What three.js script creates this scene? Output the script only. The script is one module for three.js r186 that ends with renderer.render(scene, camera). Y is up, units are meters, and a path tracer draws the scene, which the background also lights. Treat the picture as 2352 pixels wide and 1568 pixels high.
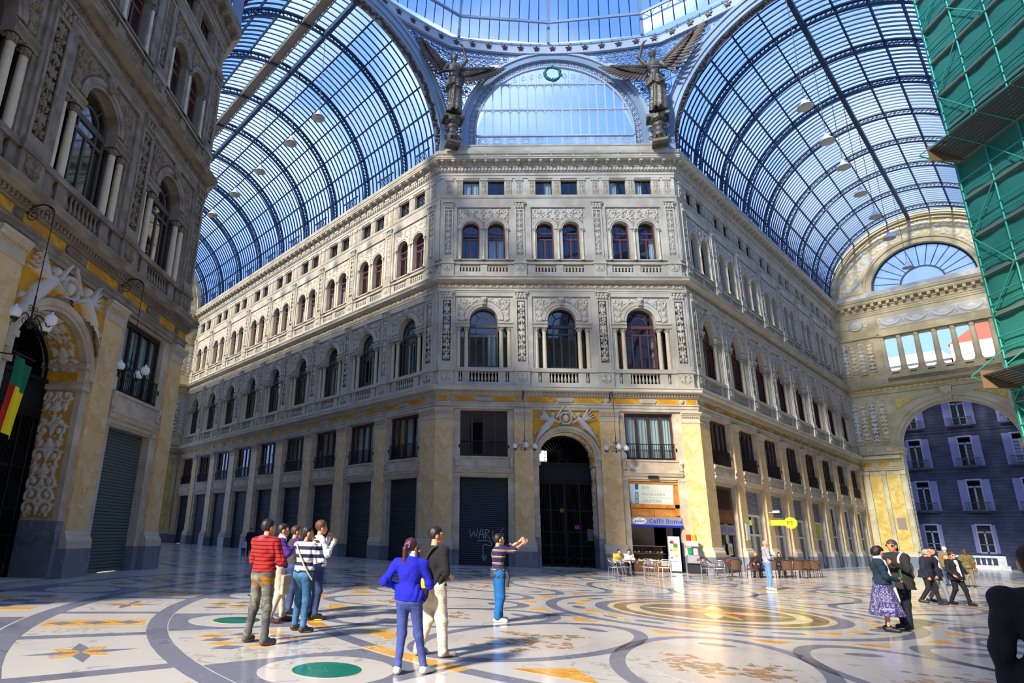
import * as THREE from 'three';
import { mergeGeometries } from 'three/addons/utils/BufferGeometryUtils.js';

// ---------------------------------------------------------------- camera, sky, sun, exposure
const scene = new THREE.Scene();
const renderer = new THREE.WebGLRenderer();
renderer.toneMapping = THREE.LinearToneMapping;
renderer.toneMappingExposure = 1.85;
renderer.shadowMap.enabled = true;
const camera = new THREE.PerspectiveCamera(2 * Math.atan(784 / 1332) * 180 / Math.PI, 2352 / 1568, 0.1, 600);
camera.rotation.order = 'YXZ';
camera.position.set(-7.068, 1.6435, 16.648);
camera.rotation.set(0.2711, 0.0589, 0.0299);
camera.setViewOffset(2352, 1568, 210.6, -74.4, 2352, 1568);

let seed = 7;
const rnd = () => { seed = (seed * 1664525 + 1013904223) >>> 0; return seed / 4294967296; };
const rr = (a, b) => a + (b - a) * rnd();
const hash2 = (x, y) => { let h = (x * 374761393 + y * 668265263) | 0; h = Math.imul(h ^ (h >>> 13), 1274126177); return ((h ^ (h >>> 16)) >>> 0) / 4294967296; };
const sm = (a, b, x) => { const t = Math.min(1, Math.max(0, (x - a) / (b - a))); return t * t * (3 - 2 * t); };
const lerp = (a, b, t) => a + (b - a) * t;
function vnoise(x, y, per) {
  const xi = Math.floor(x), yi = Math.floor(y), fx = x - xi, fy = y - yi, w = (n) => per ? ((n % per) + per) % per : n;
  const u = fx * fx * (3 - 2 * fx), v = fy * fy * (3 - 2 * fy);
  return lerp(lerp(hash2(w(xi), w(yi)), hash2(w(xi + 1), w(yi)), u), lerp(hash2(w(xi), w(yi + 1)), hash2(w(xi + 1), w(yi + 1)), u), v);
}
function fbm(x, y, oct = 4, per = 0) { let s = 0, a = 0.5, n = 0; for (let i = 0; i < oct; i++) { s += a * vnoise(x, y, per); n += a; a *= 0.5; x *= 2; y *= 2; per *= 2; } return s / n; }

{ // the sky: air and thin cloud, the same all round
  const w = 512, h = 256, d = new Float32Array(w * h * 4);
  for (let j = 0; j < h; j++) for (let i = 0; i < w; i++) {
    const el = ((j + 0.5) / h - 0.5) * Math.PI, t = Math.max(0, Math.sin(el)), k = 4 * (j * w + i);
    const c = sm(0.46, 0.72, fbm(i / w * 16 + 3, el * 5.2 + 4.1, 5, 16)) * 0.42 * sm(0.0, 0.25, t + 0.1);
    const f = Math.pow(1 - t, 1.6);
    d[k] = lerp(lerp(0.17, 0.36, f), 1.05, c); d[k + 1] = lerp(lerp(0.36, 0.55, f), 1.1, c); d[k + 2] = lerp(lerp(0.98, 1.04, f), 1.2, c); d[k + 3] = 1;
  }
  const t = new THREE.DataTexture(d, w, h, THREE.RGBAFormat, THREE.FloatType);
  t.mapping = THREE.EquirectangularReflectionMapping; t.magFilter = THREE.LinearFilter; t.needsUpdate = true;
  scene.background = t;
  scene.backgroundIntensity = 1.0;
}
const sun = new THREE.DirectionalLight(0xfff2e2, 5.2);
{ const el = 33 * Math.PI / 180, az = 41 * Math.PI / 180;
  sun.position.set(-Math.sin(az) * Math.cos(el) * 120, Math.sin(el) * 120, Math.cos(az) * Math.cos(el) * 120); }
sun.name = 'sun'; sun.castShadow = true; sun.shadow.radius = 9; sun.shadow.mapSize.set(4096, 4096);
Object.assign(sun.shadow.camera, { left: -70, right: 70, top: 70, bottom: -70, near: 1, far: 300 });
scene.add(sun, sun.target);

// ---------------------------------------------------------------- bookkeeping
const numbers = {};
const numbered = (n) => { const k = numbers[n] = (numbers[n] ?? -1) + 1; return k ? n + '_' + String(k).padStart(3, '0') : n; };
function tag(o, label, category, group, kind) { o.userData.label = label; o.userData.category = category; if (group) o.userData.group = group; if (kind) o.userData.kind = kind; return o; }
function thing(name, label, category, pos = [0, 0, 0], turn = 0, group, kind) {
  const o = new THREE.Group(); o.name = numbered(name); o.position.set(...pos); o.rotation.y = turn; scene.add(o);
  return tag(o, label, category, group, kind);
}
const struct = (name, label, category, pos, turn) => { const o = new THREE.Group(); o.name = name; o.position.set(...(pos || [0, 0, 0])); o.rotation.y = turn || 0; scene.add(o); return tag(o, label, category, null, 'structure'); };
function mesh(name, geo, mat, parent, x = 0, y = 0, z = 0) {
  const m = new THREE.Mesh(geo, mat); m.name = name; m.position.set(x, y, z); m.castShadow = m.receiveShadow = true; if (parent) parent.add(m); return m;
}
function single(name, geo, mat, label, category, group, kind) { const m = mesh(numbered(name), geo, mat, scene); return tag(m, label, category, group, kind); }

// ---------------------------------------------------------------- geometry helpers
const bare = (g) => { const n = g.index ? g.toNonIndexed() : g; for (const k of Object.keys(n.attributes)) if (!['position', 'normal', 'uv', 'color'].includes(k)) n.deleteAttribute(k); return n; };
function uvm(g, s = 1) { // uv in metres by the way a face points
  const p = g.attributes.position, n = g.attributes.normal, uv = new Float32Array(p.count * 2);
  for (let i = 0; i < p.count; i++) {
    const ax = Math.abs(n.getX(i)), ay = Math.abs(n.getY(i)), az = Math.abs(n.getZ(i));
    const [a, b] = ay > ax && ay > az ? [p.getX(i), p.getZ(i)] : ax > az ? [p.getZ(i), p.getY(i)] : [p.getX(i), p.getY(i)];
    uv[2 * i] = a * s; uv[2 * i + 1] = b * s;
  }
  g.setAttribute('uv', new THREE.BufferAttribute(uv, 2)); return g;
}
function M(...list) { const l = list.flat().map(bare); const col = l.some((g) => g.attributes.color); if (!col) l.forEach((g) => g.deleteAttribute('color')); return uvm(l.length === 1 ? l[0] : mergeGeometries(l)); }
const B = (x0, x1, y0, y1, z0, z1) => new THREE.BoxGeometry(x1 - x0, y1 - y0, z1 - z0).translate((x0 + x1) / 2, (y0 + y1) / 2, (z0 + z1) / 2);
function cyl(r0, r1, y0, y1, x = 0, z = 0, n = 12) { return new THREE.CylinderGeometry(r1, r0, y1 - y0, n).translate(x, (y0 + y1) / 2, z); }
function lathe(pts, n = 12) { return new THREE.LatheGeometry(pts.map(([r, y]) => new THREE.Vector2(r, y)), n); }
function shapeOf(pts) { const s = new THREE.Shape(); pts.forEach(([x, y], i) => i ? s.lineTo(x, y) : s.moveTo(x, y)); return s; }
const arcPts = (cx, cy, r, a0, a1, n = 20) => Array.from({ length: n + 1 }, (_, i) => { const a = a0 + (a1 - a0) * i / n; return [cx + r * Math.cos(a), cy + r * Math.sin(a)]; });
function extr(outline, holes, z0, z1, bevel = 0) {
  const s = shapeOf(outline); for (const h of holes || []) { const p = new THREE.Path(); h.forEach(([x, y], i) => i ? p.lineTo(x, y) : p.moveTo(x, y)); s.holes.push(p); }
  return new THREE.ExtrudeGeometry(s, { depth: z1 - z0 - 2 * bevel, bevelEnabled: bevel > 0, bevelSize: bevel, bevelThickness: bevel, bevelSegments: 1, steps: 1 }).translate(0, 0, z0 + bevel);
}
const rect = (x0, x1, y0, y1) => [[x0, y0], [x1, y0], [x1, y1], [x0, y1]];
const archHole = (c, hw, y0, ys, n = 20) => [[c - hw, y0], [c + hw, y0], ...arcPts(c, ys, hw, 0, Math.PI, n)];
const annulus = (cx, cy, r0, r1, a0, a1, z0, z1, n = 24, bevel = 0) => extr([...arcPts(cx, cy, r1, a0, a1, n), ...arcPts(cx, cy, r0, a1, a0, n)], null, z0, z1, bevel);
// a moulding: profile [[out, y], ...] swept from u0 to u1, mitred by t0, t1 (tan of half the turn) at its ends
function mould(profile, u0, u1, t0 = 0, t1 = 0) {
  const n = profile.length, pos = [], q = (i, e) => { const [p, y] = profile[i]; return e ? [u1 + p * t1, y, p] : [u0 - p * t0, y, p]; };
  for (let i = 0; i < n - 1; i++) { const a = q(i, 0), b = q(i, 1), c = q(i + 1, 1), d = q(i + 1, 0); pos.push(...a, ...b, ...c, ...a, ...c, ...d); }
  const cap = profile.map(([p, y]) => new THREE.Vector2(p, y)), tri = THREE.ShapeUtils.triangulateShape(cap, []), cw = THREE.ShapeUtils.isClockWise(cap);
  for (const [a, b, c] of tri) for (const e of [0, 1]) { const f = (e === 1) !== cw ? [a, c, b] : [a, b, c]; f.forEach((k) => pos.push(...q(k, e))); }
  const g = new THREE.BufferGeometry(); g.setAttribute('position', new THREE.Float32BufferAttribute(pos, 3)); g.computeVertexNormals();
  g.setAttribute('uv', new THREE.Float32BufferAttribute(new Float32Array(pos.length / 3 * 2), 2)); return g;
}
function tube(pts, r, n = 6, seg) { const c = new THREE.CatmullRomCurve3(pts.map((p) => new THREE.Vector3(...p))); return new THREE.TubeGeometry(c, seg || Math.max(2, (pts.length - 1) * 4), r, n, false); }
function bar(a, b, r, n = 5) { const d = new THREE.Vector3(b[0] - a[0], b[1] - a[1], b[2] - a[2]), l = d.length(); const g = new THREE.CylinderGeometry(r, r, l, n); g.applyQuaternion(new THREE.Quaternion().setFromUnitVectors(new THREE.Vector3(0, 1, 0), d.normalize())); return g.translate((a[0] + b[0]) / 2, (a[1] + b[1]) / 2, (a[2] + b[2]) / 2); }
function flatBar(a, b, w, h) { // rectangular bar, w along world up-ish, h across
  const A = new THREE.Vector3(...a), C = new THREE.Vector3(...b), d = C.clone().sub(A), l = d.length(); const g = new THREE.BoxGeometry(l, w, h);
  d.normalize(); const up = Math.abs(d.y) > 0.95 ? new THREE.Vector3(1, 0, 0) : new THREE.Vector3(0, 1, 0); const z = new THREE.Vector3().crossVectors(d, up).normalize(), y = new THREE.Vector3().crossVectors(z, d);
  g.applyMatrix4(new THREE.Matrix4().makeBasis(d, y, z)); return g.translate((a[0] + b[0]) / 2, (a[1] + b[1]) / 2, (a[2] + b[2]) / 2);
}

// ---------------------------------------------------------------- textures and materials
function texture(w, h, fn, rep = 1, srgb = true) {
  const d = new Uint8Array(w * h * 4);
  for (let j = 0; j < h; j++) for (let i = 0; i < w; i++) { const c = fn(i / w, j / h), k = 4 * (j * w + i); d[k] = Math.max(0, Math.min(255, c[0])); d[k + 1] = Math.max(0, Math.min(255, c[1])); d[k + 2] = Math.max(0, Math.min(255, c[2])); d[k + 3] = 255; }
  const t = new THREE.DataTexture(d, w, h); t.wrapS = t.wrapT = THREE.RepeatWrapping; t.magFilter = THREE.LinearFilter; t.minFilter = THREE.LinearMipmapLinearFilter; t.generateMipmaps = true;
  if (srgb) t.colorSpace = THREE.SRGBColorSpace; t.repeat.set(1 / rep, 1 / rep); t.needsUpdate = true; return t;
}
const hex = (h) => [(h >> 16) & 255, (h >> 8) & 255, h & 255];
const mixc = (a, b, t) => [lerp(a[0], b[0], t), lerp(a[1], b[1], t), lerp(a[2], b[2], t)];
function mottled(base, dark, light, cells, rep, size = 256) {
  const b = hex(base), d = hex(dark), l = hex(light);
  return texture(size, size, (u, v) => { const n = fbm(u * cells, v * cells, 5, cells), m = fbm(u * cells * 5 + 3, v * cells * 5, 2, cells * 5); return mixc(mixc(mixc(d, b, sm(0.25, 0.5, n)), l, sm(0.5, 0.8, n)), b, 0.35 * m); }, rep);
}
function marble(base, vein, deep, cells, rep, w0, size = 512, warp = 1.6) {
  const b = hex(base), v1 = hex(vein), dd = hex(deep);
  return texture(size, size, (u, v) => {
    const x = u * cells, y = v * cells, wx = fbm(x + 7, y, 4, cells), wy = fbm(x, y + 9, 4, cells), n = fbm(x + warp * (wx - .5) * 2, y + warp * (wy - .5) * 2, 5, cells);
    const r = Math.abs(fbm(x + 1.5 * warp * wy, y + 1.5 * warp * wx, 4, 0) - 0.5) * 2; void r;
    const ridge = 1 - sm(0, w0, Math.abs(n - 0.5));
    return mixc(mixc(b, dd, sm(0.48, 0.72, wx * 0.5 + n * 0.5)), v1, ridge);
  }, rep);
}
function giallo() { // cloudy yellow marble with fine pale curling bands
  const cream = hex(0xe0c594), amber = hex(0xd3a663), deep = hex(0xc0904f), pale = hex(0xecdab4);
  return texture(1024, 1024, (u, v) => { const x = u * 9, y = v * 9, w1 = fbm(x, y + 3, 4, 9), w2 = fbm(x + 5, y, 4, 9), n = fbm(x + 3.4 * w1, y + 3.4 * w2, 5, 9), big = fbm(u * 4, v * 4, 3, 4), b = Math.abs(Math.sin(15 * n + 4 * w1)); let c = mixc(cream, amber, sm(0.25, 0.75, 0.6 * n + 0.4 * big + 0.1 * (w2 - 0.5))); c = mixc(c, deep, 0.7 * sm(0.5, 0.8, n) * sm(0.4, 0.65, big)); c = mixc(c, pale, 0.75 * sm(0.86, 1, b) * sm(0.35, 0.6, w2)); return c; }, 4.2);
}
const noiseBump = texture(256, 256, (u, v) => { const n = 255 * (0.6 * fbm(u * 16, v * 16, 4, 16) + 0.4 * fbm(u * 64, v * 64, 2, 64)); return [n, n, n]; }, 2, false);
const std = (color, rough = 0.8, o = {}) => new THREE.MeshStandardMaterial({ color, roughness: rough, ...o });
const mapped = (map, rough = 0.8, o = {}) => new THREE.MeshStandardMaterial({ map, roughness: rough, ...o });
const MAT = {
  stone: mapped(mottled(0xc6bda9, 0xb0a692, 0xd2cab8, 6, 5), 0.85, { bumpMap: noiseBump, bumpScale: 0.004 }),
  stoneDark: mapped(mottled(0x8e8270, 0x746957, 0x9f937e, 9, 4), 0.9, { bumpMap: noiseBump, bumpScale: 0.004 }), reliefDark: std(0xaa9e8c, 0.9, { vertexColors: true }),  // darker stone and darker relief tint, used only on the left palace front
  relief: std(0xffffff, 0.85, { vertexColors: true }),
  pier: mapped(mottled(0xc4b59d, 0xae9f87, 0xd2c5af, 8, 4), 0.75),
  gold: mapped(giallo(), 0.45),
  goldPanel: mapped(mottled(0xd8a01c, 0xbf8410, 0xe6b430, 12, 3), 0.6),
  blue: mapped(marble(0x7c7e86, 0x94969c, 0x6a6c75, 5, 4, 0.03), 0.35),
  column: mapped(mottled(0xd8c8a2, 0xc8b48a, 0xe6dabc, 6, 3), 0.4),
  frameBrown: std(0x4b2e26, 0.55), frameRed: std(0x6a3830, 0.55), frameGrey: std(0x585048, 0.6), frameDark: std(0x2a2320, 0.55),
  glass: new THREE.MeshPhysicalMaterial({ color: 0xe9efef, roughness: 0.03, transmission: 1, thickness: 0, ior: 1.6 }),
  room: std(0x100f0f, 0.95), shutter: std(0x2b3037, 0.55, { metalness: 0.2 }), shutterGreen: std(0x59635f, 0.55, { metalness: 0.2 }),
  iron: std(0x1b1e24, 0.5, { metalness: 0.4 }), curtain: std(0xd9e0e0, 0.95), curtainGold: std(0xcf9c3a, 0.9), teal: std(0x0fa5a8, 0.7),
};
// ---------------------------------------------------------------- carved relief: real height fields
class Field {
  constructor(w, h, res = 0.012) { this.w = w; this.h = h; this.nx = Math.ceil(w / res) + 1; this.ny = Math.ceil(h / res) + 1; this.d = new Float32Array(this.nx * this.ny); }
  stamp(x, y, rx, ry, a, top) { // an oval boss, turned by a
    const sx = this.w / (this.nx - 1), sy = this.h / (this.ny - 1), R = Math.max(rx, ry), c = Math.cos(a), s = Math.sin(a);
    for (let j = Math.max(0, Math.floor((y - R) / sy)); j <= Math.min(this.ny - 1, Math.ceil((y + R) / sy)); j++) for (let i = Math.max(0, Math.floor((x - R) / sx)); i <= Math.min(this.nx - 1, Math.ceil((x + R) / sx)); i++) {
      const dx = i * sx - x, dy = j * sy - y, u = (dx * c + dy * s) / rx, v = (-dx * s + dy * c) / ry, q = 1 - u * u - v * v;
      if (q > 0) { const k = j * this.nx + i, z = top * Math.sqrt(q); if (z > this.d[k]) this.d[k] = z; }
    }
  }
  spiral(x, y, r, a0, dir, turns, thick, top) {
    const n = Math.ceil(turns * 14);
    for (let i = 0; i <= n; i++) { const t = i / n, a = a0 + dir * turns * 2 * Math.PI * t, q = r * (1 - 0.85 * t); this.stamp(x + q * Math.cos(a), y + q * Math.sin(a), thick * 1.5, thick * (1 - 0.4 * t), a + Math.PI / 2, top * (1 - 0.2 * t)); if (i % 4 === 2 && t < 0.6) this.stamp(x + (q + thick * 1.6) * Math.cos(a), y + (q + thick * 1.6) * Math.sin(a), thick * 1.9, thick * 0.8, a + 0.6 * dir, top * 0.8); }
    this.stamp(x, y, thick * 1.6, thick * 1.6, 0, top);
  }
  at(u, v) { const i = Math.min(this.nx - 1, Math.round(u * (this.nx - 1))), j = Math.min(this.ny - 1, Math.round(v * (this.ny - 1))); return this.d[j * this.nx + i]; }
}
function reliefGeo(f, res, ground, high, mask, depth = 0.06) { // panel from (0,0) to (w,h), rising along z
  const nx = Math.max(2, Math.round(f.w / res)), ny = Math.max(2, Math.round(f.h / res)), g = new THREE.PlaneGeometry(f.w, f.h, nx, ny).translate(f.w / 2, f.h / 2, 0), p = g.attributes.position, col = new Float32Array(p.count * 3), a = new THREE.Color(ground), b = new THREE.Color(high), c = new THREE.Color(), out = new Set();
  for (let i = 0; i < p.count; i++) {
    const x = p.getX(i), y = p.getY(i); let z = f.at(x / f.w, y / f.h);
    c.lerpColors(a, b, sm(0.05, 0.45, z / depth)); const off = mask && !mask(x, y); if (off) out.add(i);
    p.setZ(i, z); col.set([c.r, c.g, c.b], 3 * i);
  }
  if (mask) { const ix = []; for (let i = 0; i < g.index.count; i += 3) { const t = [g.index.getX(i), g.index.getX(i + 1), g.index.getX(i + 2)]; if (!t.some((k) => out.has(k))) ix.push(...t); } g.setIndex(ix); }
  g.setAttribute('color', new THREE.BufferAttribute(col, 3)); g.computeVertexNormals(); return g;
}
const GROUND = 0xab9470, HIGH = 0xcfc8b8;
function candelabra(w, h, ground = GROUND, high = HIGH, res = 0.032, variant = 0) {
  const f = new Field(w, h), c = w / 2, D = 0.06; seed = 101 + variant * 17;
  for (let y = 0.06; y < h - 0.05;) {
    const k = rnd(), s = Math.min(0.42, h - y);
    f.stamp(c, y + s * 0.5, w * 0.07, s * 0.5, 0, D * 0.8);
    if (k < 0.55) { const r = w * rr(0.19, 0.23), dir = rnd() < 0.5 ? 1 : -1; for (const m of [-1, 1]) f.spiral(c + m * w * 0.25, y + s * 0.5, r, m > 0 ? Math.PI : 0, m * dir, 1.2, w * 0.045, D); f.stamp(c, y + s * 0.85, w * 0.14, 0.06, 0, D); }
    else if (k < 0.8) { f.stamp(c, y + s * 0.3, w * 0.2, 0.14, 0, D * 1.1); f.stamp(c, y + s * 0.68, w * 0.1, 0.08, 0, D * 1.2); for (const m of [-1, 1]) { f.stamp(c + m * w * 0.26, y + s * 0.45, w * 0.09, 0.15, m * 0.5, D * 0.8); f.stamp(c + m * w * 0.33, y + s * 0.75, w * 0.08, 0.06, -m * 0.6, D * 0.7); } }
    else for (let i = 0; i < 9; i++) { const m = i % 2 ? 1 : -1; f.stamp(c + m * rr(0.05, 0.36) * w, y + rr(0.05, 0.95) * s, w * rr(0.05, 0.12), rr(0.03, 0.07), m * rr(0.2, 1), D * rr(0.5, 1)); }
    for (let i = 0; i < 5; i++) for (const m of [-1, 1]) { const yy = y + rr(0, 1) * s, xx = rr(0.1, 0.4) * w; f.stamp(c + m * xx, yy, w * 0.05, 0.028, m * 0.7, D * 0.6); }
    y += s;
  }
  return reliefGeo(f, res, ground, high);
}
function scrollFrieze(w, h, ground = GROUND, high = HIGH, res = 0.04) {
  const f = new Field(w, h, 0.014), n = Math.max(1, Math.round(w / (h * 1.5))), s = w / n, D = 0.06;
  for (let i = 0; i < n; i++) { const x = (i + 0.5) * s, m = i % 2 ? 1 : -1; f.spiral(x, h / 2, h * 0.34, m * Math.PI / 2, m, 1.3, h * 0.075, D); for (let k = 0; k < 5; k++) f.stamp(x + rr(-0.5, 0.5) * s, rr(0.12, 0.88) * h, h * 0.12, h * 0.06, rr(0, 3), D * 0.8); f.stamp(i * s, h * (0.5 + m * 0.2), h * 0.2, h * 0.09, 0.6 * m, D); }
  return reliefGeo(f, res, ground, high);
}
function leafPanel(w, h, ground, high, res, mask, sc = 1, count = 1) { // scrolls and leaves filling a panel, mirrored about its middle
  const f = new Field(w, h, 0.014), D = 0.07, k = Math.max(1, Math.round(w / (0.5 * sc)) / 2) | 0; seed = 55;
  for (let y = h - 0.2 * sc; y > 0.1; y -= 0.42 * sc) for (let i = 0; i < Math.max(1, k); i++) for (const m of [-1, 1]) f.spiral(w / 2 + m * (i + 0.5) * w / 2 / Math.max(1, k), y, 0.17 * sc, m > 0 ? 0 : Math.PI, m, 1.3, 0.038 * sc, D);
  for (let i = 0; i < 40 * w * h * count / sc / sc; i++) { const x = rr(0, 0.5) * w, y = rr(0, h), r = rr(0.03, 0.06) * sc, a = rr(0, 3); for (const m of [-1, 1]) f.stamp(w / 2 + m * x, y, r * 1.6, r * 0.8, m * a, D * rr(0.5, 1)); }
  return reliefGeo(f, res, ground, high, mask);
}

// ---------------------------------------------------------------- the palace front as a kit: local x along the wall, y up, z out of the wall
const OCT = 16.2, APO = OCT * (1 + Math.SQRT2) / 2, BAY = 4.7787, S2 = Math.SQRT1_2, T8 = Math.tan(Math.PI / 8);
const KIT = {};
const put = (name, geo, mat, children) => ({ name, geo, mat, children: children || [] });
{
  const HW = 1.48;
  KIT.pierUnit = M(B(0, 1, 0, 9.55, -0.5, 0));
  KIT.groundWindow = () => {
    const fr = [B(-HW, HW, 6.45, 6.6, -0.32, -0.2), B(-HW, HW, 9.2, 9.4, -0.32, -0.2)];
    for (const x of [-HW + 0.06, -0.74, 0, 0.74, HW - 0.06]) fr.push(B(x - 0.055, x + 0.055, 6.6, 9.2, -0.32, -0.2));
    return M(fr);
  };
  KIT.paneG = M(B(-0.31, 0.31, 6.6, 9.2, -0.275, -0.265));
  KIT.rail = (() => { const l = [B(-HW - 0.05, HW + 0.05, 7.42, 7.47, -0.06, -0.02), B(-HW, HW, 6.56, 6.6, -0.06, -0.02)]; for (let i = 0; i <= 24; i++) { const x = -HW + 0.02 + i * (2 * HW - 0.04) / 24; l.push(B(x - 0.011, x + 0.011, 6.5, 7.44, -0.05, -0.03)); } for (const s of [-1, 1]) l.push(B(s * (HW + 0.05) - 0.04, s * (HW + 0.05) + 0.04, 7.0, 7.2, -0.06, 0.03)); return M(l); })();
  KIT.railBoard = M(B(-HW, HW, 6.5, 7.42, -0.16, -0.13));
  KIT.lintel = M(B(-HW, HW, 5.2, 5.34, -0.5, -0.05), mould([[-0.5, 5.3], [0.02, 5.3], [0.02, 5.42], [0.1, 5.48], [0.16, 5.62], [0.2, 5.66], [0.2, 5.74], [-0.5, 5.74]], -HW - 0.28, HW + 0.28), B(-HW, HW, 9.38, 9.55, -0.5, -0.02));
  KIT.apron = M(extr(rect(-HW - 0.1, HW + 0.1, 5.74, 6.38), null, -0.4, 0.06, 0.015), B(-HW - 0.16, HW + 0.16, 6.36, 6.47, -0.4, 0.11));
  KIT.console = M(extr([[0, 0], [0.1, 0], [0.16, 0.12], [0.1, 0.26], [0.14, 0.42], [0.2, 0.52], [0.18, 0.66], [0, 0.66]], null, -0.08, 0.08).rotateY(-Math.PI / 2), cyl(0.07, 0.07, -0.09, 0.09).rotateZ(Math.PI / 2).translate(0, 0.5, 0.12));
  { const p = [], n = 44, y0 = 0.02, y1 = 5.22, hw = HW + 0.02; for (let i = 0; i < n; i++) { const a = y0 + (y1 - y0) * i / n, b = y0 + (y1 - y0) * (i + 1) / n, m = (a + b) / 2; p.push([-0.36, a], [-0.33, a + 0.012], [-0.315, m], [-0.33, b - 0.012]); } p.push([-0.36, y1], [-0.42, y1], [-0.42, y0]); KIT.shutter = M(mould(p, -hw, hw)); KIT.shutterBar = M(B(-hw, hw, 0.02, 0.14, -0.33, -0.29)); }
  KIT.roomG = M(B(-HW, HW, 6.4, 9.45, -1.35, -1.3), B(-HW, HW, 6.3, 6.4, -1.35, -0.4), B(-HW, HW, 9.45, 9.5, -1.35, -0.4), B(-HW - 0.05, -HW, 6.4, 9.45, -1.35, -0.4), B(HW, HW + 0.05, 6.4, 9.45, -1.35, -0.4));
  KIT.curtain = (w, y0, y1, z, folds = 9) => { const n = folds * 6, p = []; for (let i = 0; i <= n; i++) p.push([-w / 2 + w * i / n, z + 0.035 * Math.sin(i / 6 * 2 * Math.PI) + 0.012 * Math.sin(i * 1.7)]); const s = [...p, ...p.slice().reverse().map(([x, q]) => [x, q - 0.01])]; return M(extr(s, null, 0, y1 - y0).rotateX(Math.PI / 2).translate(0, y1, 0)); };
  // storey one: a serliana with four columns, fanlight and carved spandrels
  const A = 0.93, YS = 15.5, SW = 1.78;
  KIT.wall1 = (l, r) => M(extr(rect(l, r, 12.0, 17.42), [[[-SW, 12.05], [SW, 12.05], [SW, 15.06], [A, 15.06], ...arcPts(0, YS, A, 0, Math.PI, 22), [-A, 15.06], [-SW, 15.06]]], -0.55, 0));
  KIT.frame1 = (l, r) => M(extr(rect(l, r, 12.1, 17.42), [rect(-1.92, 1.92, 12.2, 17.16)], 0, 0.1));
  KIT.archivolt1 = M(annulus(0, YS, A, 1.08, 0, Math.PI, 0, 0.05, 26, 0.012), annulus(0, YS, 1.08, 1.27, 0, Math.PI, 0, 0.085, 26, 0.015));
  KIT.keystone = M(extr([[-0.1, 0], [0.1, 0], [0.15, 0.5], [-0.15, 0.5]], null, 0, 0.2, 0.03), new THREE.SphereGeometry(0.11, 10, 8).translate(0, 0.3, 0.2), new THREE.SphereGeometry(0.06, 8, 6).translate(0, 0.18, 0.22));
  KIT.impost1 = M(...[-1, 1].map((s) => s < 0 ? mould([[-0.5, 15.02], [0.05, 15.02], [0.05, 15.18], [0.12, 15.24], [0.12, 15.33], [0.02, 15.36], [-0.5, 15.36]], -1.98, -A + 0.005) : mould([[-0.5, 15.02], [0.05, 15.02], [0.05, 15.18], [0.12, 15.24], [0.12, 15.33], [0.02, 15.36], [-0.5, 15.36]], A - 0.005, 1.98)));
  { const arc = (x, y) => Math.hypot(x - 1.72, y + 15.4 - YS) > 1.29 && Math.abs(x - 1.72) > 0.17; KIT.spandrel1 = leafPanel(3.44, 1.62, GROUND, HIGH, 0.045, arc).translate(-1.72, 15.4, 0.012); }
  const colProfile = (r, y0, y1) => { const h = y1 - y0; return [[0, y0], [r * 1.6, y0], [r * 1.6, y0 + 0.1], [r * 1.25, y0 + 0.12], [r * 1.45, y0 + 0.17], [r * 1.25, y0 + 0.22], [r * 1.02, y0 + 0.25], [r * 1.03, y0 + h * 0.4], [r * 0.9, y1 - 0.02], [r * 0.98, y1], [0, y1]]; };
  const leafCap = (r, y0, h) => { const l = [lathe([[r * 0.9, y0], [r * 1.0, y0 + h * 0.3], [r * 1.25, y0 + h * 0.7], [r * 1.6, y0 + h * 0.86], [0, y0 + h * 0.86]], 10), B(-r * 1.6, r * 1.6, y0 + h * 0.86, y0 + h, -r * 1.6, r * 1.6)];
    for (let i = 0; i < 8; i++) { const a = i * Math.PI / 4, g = new THREE.SphereGeometry(1, 6, 5).scale(r * 0.34, h * 0.2, r * 0.3).translate(0, y0 + h * (i % 2 ? 0.62 : 0.3), r * (i % 2 ? 1.35 : 1.08)); l.push(g.rotateY(a)); } return M(l); };
  KIT.shaft = M(lathe(colProfile(0.135, 12.05, 14.72), 14)); KIT.shaftCap = leafCap(0.135, 14.72, 0.31);
  KIT.window1 = () => { const l = [B(-0.98, -0.86, 12.05, YS, -0.5, -0.4), B(0.86, 0.98, 12.05, YS, -0.5, -0.4), B(-0.05, 0.05, 12.05, 14.62, -0.5, -0.4), B(-0.95, 0.95, 14.6, 14.72, -0.5, -0.4), B(-0.95, 0.95, 15.08, 15.3, -0.5, -0.38), B(-0.95, 0.95, 12.05, 12.45, -0.48, -0.42), annulus(0, YS, 0.84, 0.97, 0, Math.PI, -0.5, -0.4, 20), annulus(0, YS - 0.15, 0.46, 0.53, 0, Math.PI, -0.5, -0.4, 16)];
    for (const a of [0.9, Math.PI - 0.9]) l.push(flatBar([0.5 * Math.cos(a), YS - 0.15 + 0.5 * Math.sin(a), -0.45], [0.9 * Math.cos(a), YS + 0.86 * Math.sin(a), -0.45], 0.05, 0.08));
    for (const s of [-1, 1]) { l.push(B(s * 0.5 - 0.035, s * 0.5 + 0.035, 12.05, 15.1, -0.5, -0.41)); l.push(B(s * 1.5 - 0.3, s * 1.5 + 0.3, 14.9, 15.06, -0.5, -0.41), B(s * 1.5 - 0.3, s * 1.5 + 0.3, 12.05, 12.3, -0.5, -0.41), B(s * 1.74 - 0.04, s * 1.74 + 0.04, 12.05, 15.06, -0.5, -0.41), B(s * 1.24 - 0.06, s * 1.24 + 0.06, 12.05, 15.06, -0.5, -0.41)); } return M(l); };
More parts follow.
